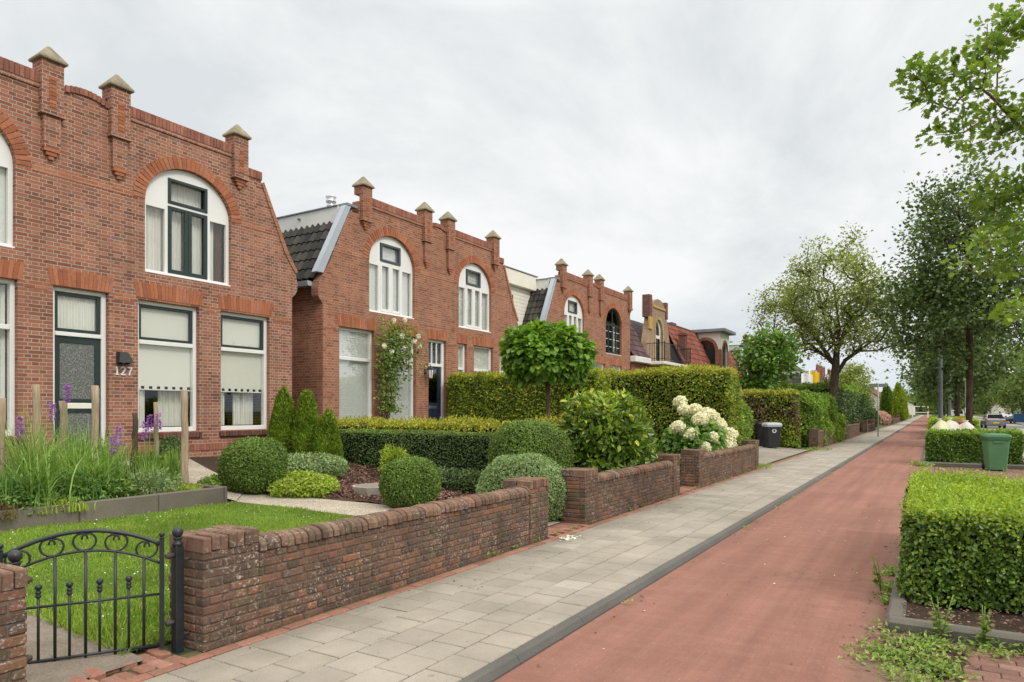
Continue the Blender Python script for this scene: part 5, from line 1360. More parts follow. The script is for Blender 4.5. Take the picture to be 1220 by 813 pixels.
# ------------------------------------------------------------------ clipped shrubs and hedges
def clipped_ball(name, label, cat, x, y, r, zc_up, mat, n, size, power=2.3, bumpy=.055, zb=None, kind='quad', core='core', depth=.09, top=None, group=None, sink=.0):
    zb = float(hg(y)) if zb is None else zb
    P, N = ell_shell((0, 0, zc_up), r, n, depth, bumpy, seed=int(x * 10), zmin=-.85, power=power)
    k_ = rng.uniform(0, 1, len(P)) < .025; P[k_] += N[k_] * rng.uniform(.01, .05, (k_.sum(), 1))
    P[:, 0] *= 1 + .05 * np.sin(x * 3 + P[:, 2] * 2.2); P[:, 1] += .05 * min(r) * np.sin(P[:, 2] * 4 + x)
    lb = LB(); mi = 0
    if top: mi = ((N[:, 2] + rng.normal(0, .25, len(P))) > .55).astype(int)
    lb.scatter(P, N, size, kind, mi=mi, tilt=.65, up=.15, jitter=.5)
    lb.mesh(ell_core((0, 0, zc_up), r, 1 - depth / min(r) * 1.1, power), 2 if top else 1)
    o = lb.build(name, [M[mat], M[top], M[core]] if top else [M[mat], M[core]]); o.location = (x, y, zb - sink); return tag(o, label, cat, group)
clipped_ball('box_ball', 'round clipped box ball at the corner of the gravel path below the right window', 'shrub', 7.32, 9.35, (.50, .50, .46), .42, 'l_box', 30000, .031)
clipped_ball('box_ball', 'clipped box ball just behind the garden wall, by the concrete planter', 'shrub', 8.22, 6.85, (.44, .44, .40), .38, 'l_box', 27000, .030)
clipped_ball('box_dome', 'large clipped box dome in front of the ball-headed tree', 'shrub', 10.5, 6.0, (.69, .69, .72), .66, 'l_box', 42000, .032, power=2.6)
clipped_ball('cushion_shrub', 'pale silver green cushion shrub spilling into the path gap behind the wall end', 'shrub', 9.0, 5.28, (.64, .70, .58), .36, 'l_silver', 34000, .036, power=2.2, bumpy=.07, top=None)
clipped_ball('low_shrub', 'spreading grey green shrub in front of the three cone conifers', 'shrub', 9.05, 10.0, (.80, .62, .26), .16, 'l_silver', 9000, .05, power=2, bumpy=.16, depth=.14)
clipped_ball('low_shrub', 'lemon green ground cover shrub at the edge of the gravel, right of the box ball', 'shrub', 7.85, 8.75, (.62, .42, .24), .12, 'l_lemon', 6000, .055, power=2, bumpy=.18, depth=.14)
clipped_ball('low_shrub', 'small dark rounded bush under the sill by the thick stake', 'shrub', 7.42, 11.75, (.24, .22, .22), .32, 'l_dark', 3500, .04, bumpy=.12)
clipped_ball('low_shrub', 'tiny green tuft at the foot of the left box ball', 'shrub', 6.9, 9.75, (.26, .2, .14), .08, 'l_shrub', 1500, .05, bumpy=.15)
clipped_ball('low_shrub', 'low dark green ground cover strip below the clipped hedge, beside the large dome', 'shrub', 10.25, 7.6, (.35, 1.0, .22), .14, 'l_dark', 7000, .05, bumpy=.1)
def cone(label, x, y, h, r):
    zb = float(hg(y)) - .05; n = int(16000 * h / 1.6); a = rng.uniform(0, 6.283, n); f = 1 - np.sqrt(rng.uniform(0, 1, n)) * .99
    prof = np.interp(f, [0, .08, .3, .6, .85, 1], [.85, .98, 1.0, .80, .46, .05]); nn = np.column_stack([np.cos(a), np.sin(a), np.full(n, .35)])
    P = np.column_stack([np.cos(a) * r * prof, np.sin(a) * r * prof, f * h]); P += unit(nn) * (noise3(P, 7, int(x * 7))[:, None] * .035 - rng.uniform(0, 1, (n, 1)) ** 1.5 * .07)
    lb = LB(); N = unit(nn + rng.normal(0, .5, (n, 3))); D = np.column_stack([np.cos(a) * .5, np.sin(a) * .5, np.ones(n)]) + rng.normal(0, .35, (n, 3)); lb.leaves(P, N, D, .06 * rng.uniform(.6, 1.3, n), 'narrow', width=1.3)
    mb = MB(); mb.lathe([(r * p * .84, q * h) for q, p in ((0, .85), (.08, .98), (.3, 1), (.6, .8), (.85, .46), (.97, .06))], k=14); lb.mesh(mb, 1)
    o = lb.build('cone_conifer', [M['l_conif'], M['core']]); o.location = (x, y, zb); tag(o, label, 'conifer', 'cone conifers by the house corner')
cone('left and rearmost of the three cone conifers, against the wall of house 127', 9.75, 11.5, 1.62, .29)
cone('middle of the three cone conifers, the tall one', 9.92, 11.0, 1.60, .28)
cone('right and shortest of the three cone conifers, next to the dark hedge', 10.02, 10.5, 1.28, .28)

def hedge(label, x0, x1, y0, y1, z1, mats, n, size, kind='quad', faces='+x-x+y-y+z', zb=None, depth=.1, bumpy=.05, top_w=.16, group=None, core='core', rnd=.12, tips=0, seed=3, split=None, name='hedge'):
    cx, cy = (x0 + x1) / 2, (y0 + y1) / 2; zb = float(min(hg(y0), hg(y1))) if zb is None else zb
    P, N = box_shell(x0 - cx, x1 - cx, y0 - cy, y1 - cy, .03, z1 - zb, n, depth, rnd, bumpy, seed, faces)
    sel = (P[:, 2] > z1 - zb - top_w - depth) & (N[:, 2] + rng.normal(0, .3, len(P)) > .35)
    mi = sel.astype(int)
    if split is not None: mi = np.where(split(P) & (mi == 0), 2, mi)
    lb = LB(); lb.scatter(P, N, size, kind, mi=mi, tilt=.6, up=.2, jitter=.5)
    if tips:
        q = rng.choice(np.nonzero(sel)[0], tips); T = P[q] + np.array([0, 0, .02]); D = np.column_stack([rng.normal(0, .35, (tips, 2)), np.ones(tips)])
        for k in range(4):
            lb.leaves(T + D * k * .025, rng.normal(0, 1, (tips, 3)), D + rng.normal(0, .5, (tips, 3)), size * .8, kind, 1)
    e = depth * 1.0
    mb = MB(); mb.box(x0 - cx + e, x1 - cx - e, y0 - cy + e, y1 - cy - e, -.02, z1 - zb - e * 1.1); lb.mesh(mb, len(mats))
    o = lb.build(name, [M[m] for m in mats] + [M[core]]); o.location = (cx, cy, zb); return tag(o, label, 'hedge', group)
hedge('low box hedge with dark sides on the boundary beyond the cone conifers', 10.85, 11.4, 6.6, 11.6, 1.24, ['l_dark', 'l_box'], 36000, .036, depth=.06, bumpy=.03, top_w=.08)
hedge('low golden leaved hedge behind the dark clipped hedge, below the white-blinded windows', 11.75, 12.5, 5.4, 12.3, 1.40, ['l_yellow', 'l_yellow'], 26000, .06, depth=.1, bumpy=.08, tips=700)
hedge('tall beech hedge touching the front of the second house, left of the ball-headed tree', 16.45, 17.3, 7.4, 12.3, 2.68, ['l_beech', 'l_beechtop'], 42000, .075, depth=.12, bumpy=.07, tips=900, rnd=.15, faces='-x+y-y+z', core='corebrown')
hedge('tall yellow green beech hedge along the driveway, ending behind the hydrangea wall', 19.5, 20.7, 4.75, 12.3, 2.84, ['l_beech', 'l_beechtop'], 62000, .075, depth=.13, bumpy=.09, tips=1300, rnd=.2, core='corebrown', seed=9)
hedge('beech hedge with bronze patches behind the black wheeled bins', 31.6, 33.0, 5.0, 12, 2.5, ['l_beech', 'l_beechtop', 'l_bronze'], 26000, .11, depth=.15, bumpy=.1, tips=500, core='corebrown', seed=11, split=lambda P: (noise3(P, 2.2, 4) + .45 * np.clip(-P[:, 1] / 3.5, -1, 1) + rng.normal(0, .25, len(P)) > .55))
hedge('loose light green hedge growing over the low wall beyond the driveway', 33.1, 42.5, 4.4, 6.2, 2.35, ['l_shrub', 'l_shrub'], 26000, .12, depth=.35, bumpy=.3, rnd=.6, tips=900, seed=14, faces='-x-y+z')
hedge('dark clipped yew hedge block with a feathery green top', 46, 64, 4.9, 8.5, 3.3, ['l_dark', 'l_shrub'], 30000, .16, depth=.25, bumpy=.16, rnd=.4, tips=900, seed=15, faces='-x-y+z')
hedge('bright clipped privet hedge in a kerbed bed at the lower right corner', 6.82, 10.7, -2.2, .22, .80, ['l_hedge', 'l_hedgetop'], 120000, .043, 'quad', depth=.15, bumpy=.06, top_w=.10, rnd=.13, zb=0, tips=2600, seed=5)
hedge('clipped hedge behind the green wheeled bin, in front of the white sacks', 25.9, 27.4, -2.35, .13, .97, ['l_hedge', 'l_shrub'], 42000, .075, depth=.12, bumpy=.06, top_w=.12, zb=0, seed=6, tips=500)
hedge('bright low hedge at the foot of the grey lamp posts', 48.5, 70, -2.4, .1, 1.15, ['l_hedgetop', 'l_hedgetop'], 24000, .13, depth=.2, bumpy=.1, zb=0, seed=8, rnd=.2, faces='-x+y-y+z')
hedge('far low hedge in the last bed of the verge strip', 80, 110, -2.4, .1, .9, ['l_hedge', 'l_hedgetop'], 12000, .2, depth=.25, bumpy=.1, zb=0, seed=18, rnd=.2, faces='-x+y-y+z')
hedge('low far hedge along the far pavement across the road', 95, 150, -13.2, -12.3, 1.0, ['l_hedge', 'l_shrub'], 14000, .22, depth=.2, bumpy=.08, zb=0, seed=19, faces='-x+y+z')
hedge('low lawn-green hedge strip in front of the two far conifers', 98, 124, 5.2, 6.4, .85, ['l_shrub', 'l_lemon'], 9000, .16, depth=.2, bumpy=.08, seed=20, faces='-x-y+z')
clipped_ball('round_bush', 'small dark round bush at the foot of the thin sign post', 'shrub', 71, 4.9, (.8, .8, 1.0), .9, 'l_dark', 5000, .13)
clipped_ball('pink_hydrangea', 'far pink flowering bush behind the sign post', 'shrub', 92, 5.3, (1.7, 1.0, .8), .7, 'petalp', 5000, .22, bumpy=.2, depth=.3)
clipped_ball('low_shrub', 'fresh green shrub beside the dark black bin at the hedge corner', 'shrub', 24.6, 6.1, (1.0, .8, 1.15), 1.0, 'l_shrub', 7000, .10, bumpy=.22, depth=.3)
clipped_ball('low_shrub', 'light green bush at the gap in the wall beyond the driveway', 'shrub', 41.3, 4.7, (1.3, .6, .8), .7, 'l_lemon', 5000, .12, bumpy=.25, depth=.25)

def far_conifer(label, x, y, h, r, mat, prof, size, n):
    t = thing('conifer', label, 'conifer', (x, y, float(hg(y)))); a = rng.uniform(0, 6.283, n); f = 1 - np.sqrt(rng.uniform(0, 1, n)) * .99
    pr = np.interp(f, *prof); P = np.column_stack([np.cos(a) * r * pr, np.sin(a) * r * pr, f * h + .2]); nn = np.column_stack([np.cos(a), np.sin(a), np.full(n, .3)])
    P += unit(nn) * (noise3(P, 1.6, 3)[:, None] * r * .16 - rng.uniform(0, 1, (n, 1)) * r * .25)
    lb = LB(); D = np.column_stack([np.cos(a), np.sin(a), np.full(n, .8)]) + rng.normal(0, .4, (n, 3)); lb.leaves(P, unit(nn + rng.normal(0, .6, (n, 3))), D, size * rng.uniform(.6, 1.3, n), 'wide')
    mb = MB(); mb.lathe([(r * .7 * np.interp(q, *prof), q * h + .2) for q in (0, .1, .3, .6, .85, .97)], k=12); lb.mesh(mb, 1); lb.build('crown', [M[mat], M['core']], t)
    mb = MB(); mb.tube([(0, 0, -.1), (0, 0, h * .5)], [r * .12, r * .06]); mb.build('trunk', M['bark'], t)
far_conifer('dark columnar conifer, left of the golden one in the distance', 120, 6.0, 5.6, .8, 'l_box', ([0, .1, .7, 1], [.8, 1, .8, .15]), .22, 7000)
far_conifer('golden green cone conifer beyond the sign post', 128, 4.75, 6.2, 1.5, 'l_lemon', ([0, .12, .5, .8, 1], [.8, 1, .72, .35, .03]), .28, 9000)

# ------------------------------------------------------------------ glossy laurel, hydrangea, climbing rose
t = thing('laurel_bush', 'glossy yellow green laurel bush behind the second wall', 'shrub', (12.45, 5.45, .08))
P, N = ell_shell((0, 0, .92), (.95, .80, .95), 2600, .4, .2, 4, zmin=-.8, power=2.5)
lb = LB(); 
for k in range(3): lb.scatter(P + rng.normal(0, .025, P.shape), N, .145, 'oval', mi=((N[:, 2] + rng.normal(0, .4, len(P))) > 1.0).astype(int), tilt=.7, up=.5, jitter=.8, width=.62)
lb.mesh(ell_core((0, 0, .92), (.92, .80, .92), .6), 2); lb.build('foliage', [M['l_gloss'], M.setdefault('l_gloss2', m_leaf('laurel_tip_leaf', L3((.20, .25, .02), (.33, .36, .04), (.46, .44, .07)), .3, .28, .6, 2, .85)), M['core']], t)
mb = MB()
for k in range(6): a = k * 1.05; mb.tube([(0, 0, -.2), (.25 * math.cos(a), .25 * math.sin(a), .4), (.5 * math.cos(a), .5 * math.sin(a), .9)], [.02, .015, .008], 6)
mb.build('stem', M['bark'], t)
t = thing('hydrangea', 'white mophead hydrangea in bloom leaning over the third wall', 'shrub', (17.7, 5.25, .06))
P, N = ell_shell((0, 0, .72), (1.05, .75, .72), 3600, .4, .2, 6, zmin=-.7)
lb = LB(); lb.scatter(P, N, .15, 'oval', tilt=.5, up=.4, jitter=.7, width=1.15); lb.mesh(ell_core((0, 0, .70), (1.0, .7, .7), .6), 1); lb.build('foliage', [M['l_hyd'], M['core']], t)
heads = [(-.95, -.2, 1.0), (-.7, -.35, 1.38), (-.35, -.1, 1.62), (-.15, -.45, 1.45), (.05, -.2, 1.33), (.3, -.4, 1.36), (.55, .1, 1.62), (.75, -.1, 1.5), (.95, .1, 1.42), (.5, -.5, 1.18), (.85, -.45, 1.12), (1.1, -.2, 1.12), (1.25, -.35, .9), (.95, -.62, .72), (1.15, -.6, .62), (1.35, -.5, .7), (.7, -.68, .82), (.45, -.7, .66), (-.1, -.6, .58), (-.85, -.5, .7), (-.6, -.62, .95), (-1.05, .1, 1.2), (-.55, .1, 1.62), (-.4, .25, 1.82), (.8, -.72, .98), (1.3, -.15, 1.25), (.2, -.55, 1.22)]
for (a, b_, c) in heads:
    r = rng.uniform(.13, .205); P, N = ell_shell((0, 0, 0), (r * 1.1, r * 1.1, r * .95), 420, .03, .12, 3, zmin=-.95)
    lb = LB(); lb.scatter(P, N, .05, 'wide', tilt=.35, up=.1, jitter=.1, width=1.1); lb.mesh(ell_core((0, 0, 0), (r, r, r * .9), .88), 1)
    o = lb.build('flower_head', [M['petal'], M.setdefault('petal_core', m_plain('cream_core', (.55, .52, .32), .9, .1, 5, .1))], t); o.location = (a, b_, c)
t = thing('climbing_rose', 'white climbing rose between the two large windows of the second house', 'climber', (13.83, 12.40, .7))
mb = MB()
for k in range(7):
    a = rng.uniform(-.15, .15); pts = [(a + rng.normal(0, .02), -.06 - rng.uniform(0, .05), 0)]
    for z in np.linspace(.3, 2.7, 8): pts.append((a + rng.normal(0, .035) + (z > 2) * rng.uniform(-.2, .4), -.07 - rng.uniform(0, .06), z))
    mb.tube(pts, [.016] * 5 + [.011] * 4, 6)
mb.build('stem', M['barkyoung'], t)
n = 1900; P = np.concatenate([np.column_stack([rng.normal(.22, .40, n), -.18 - np.abs(rng.normal(0, .12, n)), rng.normal(2.62, .36, n)]), np.column_stack([rng.normal(.02, .20, 900), -.1 - np.abs(rng.normal(0, .07, 900)), rng.uniform(.9, 2.4, 900)])])
P = P[(P[:, 2] < 3.35) & (P[:, 0] > -.62) & (P[:, 0] < 1.3)]
lb = LB(); lb.scatter(P, np.tile([0, -1, .3], (len(P), 1)), .085, 'quad', tilt=.8, jitter=0, width=1.1); lb.build('foliage', M['l_rose'], t)
for (a, c) in [(-.05, 3.32), (.35, 3.38), (.95, 3.0), (-.45, 2.62), (-.15, 2.5), (.35, 2.62), (.98, 2.72), (.75, 2.85), (.2, 2.95)]:
    lb = LB(); P, N = ell_shell((0, 0, 0), (.055, .05, .055), 60, .02, .1, 2, zmin=-1); lb.scatter(P, N, .05, 'wide', tilt=.4, jitter=.1); o = lb.build('rose_flower', M['petalw'], t); o.location = (a, -.36 - rng.uniform(0, .08), c)

# ball-headed tree
t = thing('ball_tree', 'small standard tree with a clipped ball crown of large leaves', 'tree', (13.6, 7.35, .15))
mb = MB(); mb.tube([(0, 0, -.1), (.01, .01, .8), (-.01, 0, 1.6), (0, 0, 2.3)], [.055, .048, .045, .05], 10)
for k in range(9):
    a = k * .7; mb.tube([(0, 0, 2.1), (.3 * math.cos(a), .3 * math.sin(a), 2.4), (.7 * math.cos(a), .7 * math.sin(a), 2.5 + .25 * (k % 3))], [.03, .02, .008], 6)
mb.build('trunk', M['barkyoung'], t)
P, N = ell_shell((0, 0, 2.72), (.97, .97, .70), 6400, .45, .17, 7, zmin=-.75, power=2.1, grow=5.5)
lb = LB(); D = N * .6 + rng.normal(0, .4, P.shape) + np.array([0, 0, -.45]); NN = unit(N + np.array([0, 0, .9]) + rng.normal(0, .35, P.shape)); lb.leaves(P, NN, D, .16 * rng.uniform(.5, 1.25, len(P)), 'oval', width=1.12)
lb.mesh(ell_core((0, 0, 2.72), (1, 1, .7), .55), 1); lb.build('crown', [M['l_ball'], M['core']], t)

# ------------------------------------------------------------------ flower bed
def blades(lb, c, n, h, spread, w=.09, segs=5, lean=.9, mi=0):
    """arching grass blades in segments"""
    a = rng.uniform(0, 6.283, n); hh = h * rng.uniform(.55, 1.1, n); ou = rng.uniform(.1, 1, n) * lean
    base = np.column_stack([c[0] + rng.normal(0, spread, n), c[1] + rng.normal(0, spread, n), np.full(n, c[2])]); dr = np.column_stack([np.cos(a), np.sin(a), np.zeros(n)]); sd = np.column_stack([-np.sin(a), np.cos(a), np.zeros(n)])
    pts = []
    for k in range(segs + 1):
        f = k / segs; pts.append(base + dr * (ou * hh * f ** 2)[:, None] * .75 + np.array([0, 0, 1]) * (hh * (f - .42 * ou * f ** 2.4))[:, None])
    V = np.zeros((n, (segs + 1) * 2, 3))
    for k in range(segs + 1):
        wd = w * .06 * (1 - (k / segs) ** 2 * .92); V[:, 2 * k] = pts[k] - sd * wd; V[:, 2 * k + 1] = pts[k] + sd * wd
    F = np.array([[2 * k, 2 * k + 1, 2 * k + 3, 2 * k + 2] for k in range(segs)]); K = (segs + 1) * 2
    L = (np.arange(n) * K)[:, None, None] + F[None] + lb.nv; lb.V.append(V.reshape(-1, 3)); lb.L.append(L.ravel()); m = n * segs; lb.st.append(np.arange(m) * 4 + lb.nl); lb.mi.append(np.full(m, mi)); lb.nv += n * K; lb.nl += m * 4
def tall_grass(label, x, y, h, n, lean=.9, spread=.09, w=.12):
    lb = LB(); blades(lb, (0, 0, 0), n, h, spread, w, lean=lean); o = lb.build('ornamental_grass', M['tallgrass']); o.location = (x, y, float(hg(y)) + .16); tag(o, label, 'ornamental grass', 'ornamental grasses in the flower bed')
tall_grass('tall arching grass clump at the left of the bed, below the tall pale stake', 4.15, 9.45, 1.3, 260, 1.1)
tall_grass('arching grass clump in the middle of the bed, in front of the glazed door', 4.85, 9.75, 1.05, 200)
tall_grass('fine grass clump right of the front door, below the forked stake', 5.45, 10.1, .95, 150)
tall_grass('upright pale grass tuft between the two right-hand stakes', 6.22, 9.75, .62, 160, .45, .06)
tall_grass('short grass tuft under the purple flowers near the middle of the border slabs', 5.75, 9.6, .5, 160, .6, .08)
tall_grass('grass clump at the very left edge of the bed', 3.55, 9.6, .85, 200)
def liatris(label, x, y, spikes, h=.95):
    zb = float(hg(y)) + .15; t = thing('purple_flower_plant', label, 'flower', (x, y, zb), 0, 'purple spiked flowers in the bed')
    lb = LB(); blades(lb, (0, 0, 0), 90, h * .7, .1, .10, lean=.35); lb.build('foliage', M['perennial'], t)
    for (dx, dy, hz) in spikes:
        mb = MB(); lx = rng.normal(0, .03); mb.tube([(dx * .5, dy * .5, 0), (dx + lx, dy, hz - .25)], .007, 5); st_ = mb.build('stem', M['perennial'], t)
        n = 130; f = rng.uniform(0, 1, n); a = rng.uniform(0, 6.283, n); rr = .030 * (1 - f * .45); P = np.column_stack([dx + lx + rr * .4 * np.cos(a), dy + rr * .4 * np.sin(a), hz - .26 + f * .26]); D = np.column_stack([np.cos(a), np.sin(a), rng.uniform(-.2, .6, n)])
        lb = LB(); lb.leaves(P, rng.normal(0, 1, (n, 3)), D, .042, 'narrow', width=1.2); lb.build('flower_spike', M['purple'], st_)
liatris('purple flower spikes at the far left of the bed, before the white window frame', 3.95, 9.25, [(0, 0, 1.1)])
liatris('purple flower spike rising in front of the door glass beside the reddish stake', 4.95, 10.35, [(0, 0, 1.42), (-.14, 0, 1.15)])
liatris('two purple flower spikes below the forked stake', 5.2, 9.55, [(.16, .05, .92), (0, 0, .8)])
liatris('cluster of purple flower spikes below the house number', 5.92, 10.0, [(0, 0, .92), (.09, .05, 1.02), (.17, 0, 1.06)])
def perennial(label, x, y, r, h, mat='perennial', n=1500, size=.07):
    P, N = ell_shell((0, 0, h * .36), (r, r * .8, h * .44), int(n * .8), .6, .45, int(x * 9), zmin=-.7, full=True); lb = LB(); lb.scatter(P, N, size, 'narrow', tilt=.8, up=.6, jitter=1.1, width=1.2)
    for q in range(4): blades(lb, (rng.normal(0, r * .45), rng.normal(0, r * .35), 0), 34, h * rng.uniform(.8, 1.35), r * .18, .13, lean=.8)
    o = lb.build('perennial', M[mat]); o.location = (x, y, float(hg(y)) + .15); tag(o, label, 'plant')
perennial('feathery green perennial at the left end of the bed behind the border slabs', 3.9, 9.12, .35, .5)
perennial('dense green perennial left of the arching grass', 3.35, 9.3, .45, .62, n=1800)
tall_grass('long blades spilling over the left front of the bed', 4.05, 9.15, .95, 200, 1.25, .12, .15)
tall_grass('long green blades leaning forward in the middle of the bed', 4.75, 9.3, .9, 200, 1.2, .14, .15)
tall_grass('pale thin grass at the back of the bed in front of the door', 4.9, 10.6, .9, 80, .7, .2, .1)
perennial('lush green perennial in the middle front of the bed', 4.65, 9.2, .40, .5, n=2200)
perennial('leafy perennial with pale flowers under the purple flower cluster', 5.55, 9.25, .42, .42, 'l_silver', 2200, .05)
perennial('bushy green perennial behind the grasses, at the foot of the front door', 5.35, 10.9, .55, .7, n=3000)
perennial('dark leafy perennial at the foot of the middle grass', 5.05, 9.3, .35, .42, 'l_box', 1800)
perennial('rusty green mat plant at the left front of the bed', 3.5, 9.02, .35, .2, 'l_bronze', 1500, .05)
perennial('low lemon green cushion plant before the thick stake', 5.95, 9.1, .26, .16, 'l_lemon', 1500, .035)
perennial('low yellowish mat plant at the front of the bed, right of the rusty mat', 4.25, 9.0, .3, .18, 'l_lemon', 1300, .04)
perennial('spiky green plant right of the purple cluster', 6.12, 10.15, .28, .45, 'l_shrub', 1200, .09)
perennial('pale green spurge standing before the dark clipped hedge', 10.45, 9.1, .28, .55, 'l_lemon', 1300, .09)
clipped_ball('low_shrub', 'dark leafy shrub under the climbing rose', 'shrub', 13.9, 11.9, (.5, .3, .3), .35, 'l_dark', 2500, .06, bumpy=.2)
# low concrete planter in the mulch
t = thing('concrete_planter', 'low many-sided concrete planter set in the bark mulch', 'planter', (8.75, 8.05, float(hg(8.05))))
mb = MB(); k = 8; vs = []
for r, z in ((.36, -.05), (.40, .15), (.36, .15), (.33, .03)):
    for j in range(k): a = 2 * math.pi * (j + .5) / k; vs.append((r * math.cos(a), r * math.sin(a), z))
mb.add(vs, [(i * k + j, i * k + (j + 1) % k, (i + 1) * k + (j + 1) % k, (i + 1) * k + j) for i in range(3) for j in range(k)]); mb.build('rim', M['concrete'], t)
mb = MB(); mb.lathe([(.345, .06), (.01, .075)], k=12); mb.build('planter_soil', M['mulch_base'], t)

# weeds
def mud(name, cx, cy, rx, ry, z):
    n = 36; vs = [(cx, cy, z + .006)] + [(cx + rx * math.cos(6.283 * i / n) * rng.uniform(.75, 1.15), cy + ry * math.sin(6.283 * i / n) * rng.uniform(.75, 1.15), z) for i in range(n)]
    mb = MB(); mb.add(vs, [(0, 1 + i, 1 + (i + 1) % n) for i in range(n)], 0, True); struct(mb.build(name, M['soil']))
mud('soil_patch', 5.62, .05, .42, .26, -.057)
def weed_patch(pts, n, size, spread, lb, mat=0):
    for (x, y, z) in pts:
        P = np.column_stack([rng.normal(x, spread, n), rng.normal(y, spread, n), z + rng.uniform(0, .05, n)]); lb.scatter(P, np.tile([0, 0, 1.], (n, 1)), size, 'narrow', tilt=.6, jitter=.5, width=1.5)
lb = LB()
weed_patch([(5.35 + rng.normal(0, .3), .12 + rng.normal(0, .12), -.06) for k in range(20)], 75, .042, .085, lb)
weed_patch([(6.0 + rng.normal(0, .1), -.5 + rng.normal(0, .35), -.06) for k in range(12)], 55, .042, .07, lb)
weed_patch([(rng.uniform(6.2, 9.0), .36 + rng.normal(0, .02), -.07) for k in range(16)], 30, .045, .035, lb)
weed_patch([(rng.uniform(3, 24), 2.29, -.06) for k in range(14)], 12, .035, .02, lb)
weed_patch([(rng.uniform(3, 23), 4.25, .0) for k in range(22)], 16, .04, .03, lb)
weed_patch([(21.2 + rng.normal(0, .6), 4.3 + rng.normal(0, .12), .0) for k in range(14)], 26, .06, .06, lb)
weed_patch([(rng.uniform(31, 33), 4.3 + rng.normal(0, .2), .0) for k in range(14)], 26, .08, .1, lb)
weed_patch([(25.2 + rng.normal(0, .2), .3 + rng.normal(0, .2), -.06) for k in range(8)], 26, .1, .08, lb)
stuff(lb.build('weeds', M['weed']), 'low weeds sprouting along the kerbs and wall feet', 'weeds')
def tall_weed(label, x, y, z, h):
    t = thing('weed_plant', label, 'weed', (x, y, z)); mb = MB(); lb = LB()
    for k in range(3):
        dx, dy = rng.normal(0, .04, 2); mb.tube([(0, 0, 0), (dx, dy, h * .6), (dx * 2, dy * 2, h * rng.uniform(.8, 1.1))], .004, 5)
        n = 26; f = rng.uniform(.15, 1, n); P = np.column_stack([dx * 2 * f, dy * 2 * f, h * f]); D = np.column_stack([rng.normal(0, 1, (n, 2)), np.full(n, .4)]); lb.leaves(P, np.tile([0, 0, 1.], (n, 1)), D, .085 * (1.15 - f), 'narrow', width=1.5)
    mb.build('stem', M['weed'], t); lb.build('foliage', M['weed'], t)
tall_weed('tall weed growing against the front kerb of the lower right hedge', 6.02, -.06, -.06, .34)
tall_weed('thin seeding weed in front of the kerb, right of the tall weed', 6.03, -.32, -.06, .30)
tall_weed('weed at the right picture edge before the hedge bed', 6.0, -.62, -.06, .36)
tall_weed('thin weed on the cycle path side of the hedge bed', 7.3, .40, -.07, .36)
tall_weed('yellow green leafy weed sticking up behind the lower right hedge', 11.4, -.9, -.06, .98)
n = 420; P = np.column_stack([rng.normal(5.85, .15, n), rng.normal(.05, .16, n), np.full(n, -.05)]); P = np.concatenate([P, np.column_stack([rng.uniform(6.2, 6.9, 400), rng.uniform(-2, .2, 400), np.full(400, .035)]), np.column_stack([rng.uniform(4, 11, 40), rng.uniform(.32, .5, 40), np.full(40, -.053)])])
lb = LB(); lb.scatter(P, np.tile([0, 0, 1.], (len(P), 1)), .03, 'wide', tilt=.3, jitter=0); stuff(lb.build('fallen_leaves', M['mulch']), 'dry brown leaf litter around the kerb of the lower right hedge', 'fallen leaves')
n = 40; P = np.column_stack([rng.normal(8.0, .10, n), rng.normal(4.02, .05, n), np.full(n, .012)]); lb = LB(); lb.scatter(P, np.tile([0, 0, 1.], (n, 1)), .05, 'wide', tilt=.25, jitter=0); stuff(lb.build('fallen_petals', M['petalw']), 'white fallen petals on the pavement before the path gap', 'petals')
# ------------------------------------------------------------------ trees
def crown_points(ells, n, seed=1, hollow=.35, mind=.0):
    r = np.random.default_rng(seed); w = np.array([e[1][0] * e[1][1] * e[1][2] for e in ells]); w = w / w.sum(); P = []
    for e, q in zip(ells, w):
        m = max(3, int(n * q)); u = unit(r.normal(0, 1, (m, 3))); k = (hollow ** 3 + (1 - hollow ** 3) * r.uniform(0, 1, (m, 1))) ** (1 / 3); P.append(np.array(e[0]) + u * k * np.array(e[1]))
    return np.concatenate(P)
def leaf_tree(name, label, loc, seeds, ells, n_att, leaves, size, kind, mats, bark, r_tip=.01, spread=.35, seed=1, droop=.0, step=.45, maxr=None, group=None, hollow=.35, ring=0, width=1.0, rise=.05, att=None, expo=2.35, scale=1):
    t = thing(name, label, 'tree', loc, 0, group)
    A_ = crown_points(ells, n_att, seed, hollow) if att is None else att
    nodes, par, rad, ends = grow_tree(seeds, A_, r_tip, step, .14, expo, rise)
    mb = MB(); tree_tubes(nodes, par, rad, mb, 5, scale=scale, maxr=maxr); mb.build('trunk', M[bark], t)
    lb = LB(); E_ = nodes[ends]; dirs = unit(E_ - nodes[[par[e] for e in ends]] + 1e-6)
    P = np.repeat(E_, leaves, 0) + rng.normal(0, spread, (len(E_) * leaves, 3)) * np.array([1, 1, .75]); Dm = np.repeat(dirs, leaves, 0)
    out = unit(P - np.repeat(E_, leaves, 0)); D = out * .7 + Dm * .5 + rng.normal(0, .4, P.shape) + np.array([0, 0, -droop]); N = unit(rng.normal(0, .6, P.shape) + np.array([0, 0, 1.0]))
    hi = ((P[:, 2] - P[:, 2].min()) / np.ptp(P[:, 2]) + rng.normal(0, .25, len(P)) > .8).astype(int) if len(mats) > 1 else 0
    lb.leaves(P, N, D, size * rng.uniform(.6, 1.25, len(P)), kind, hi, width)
    lb.build('crown', [M[m] for m in mats], t); return t

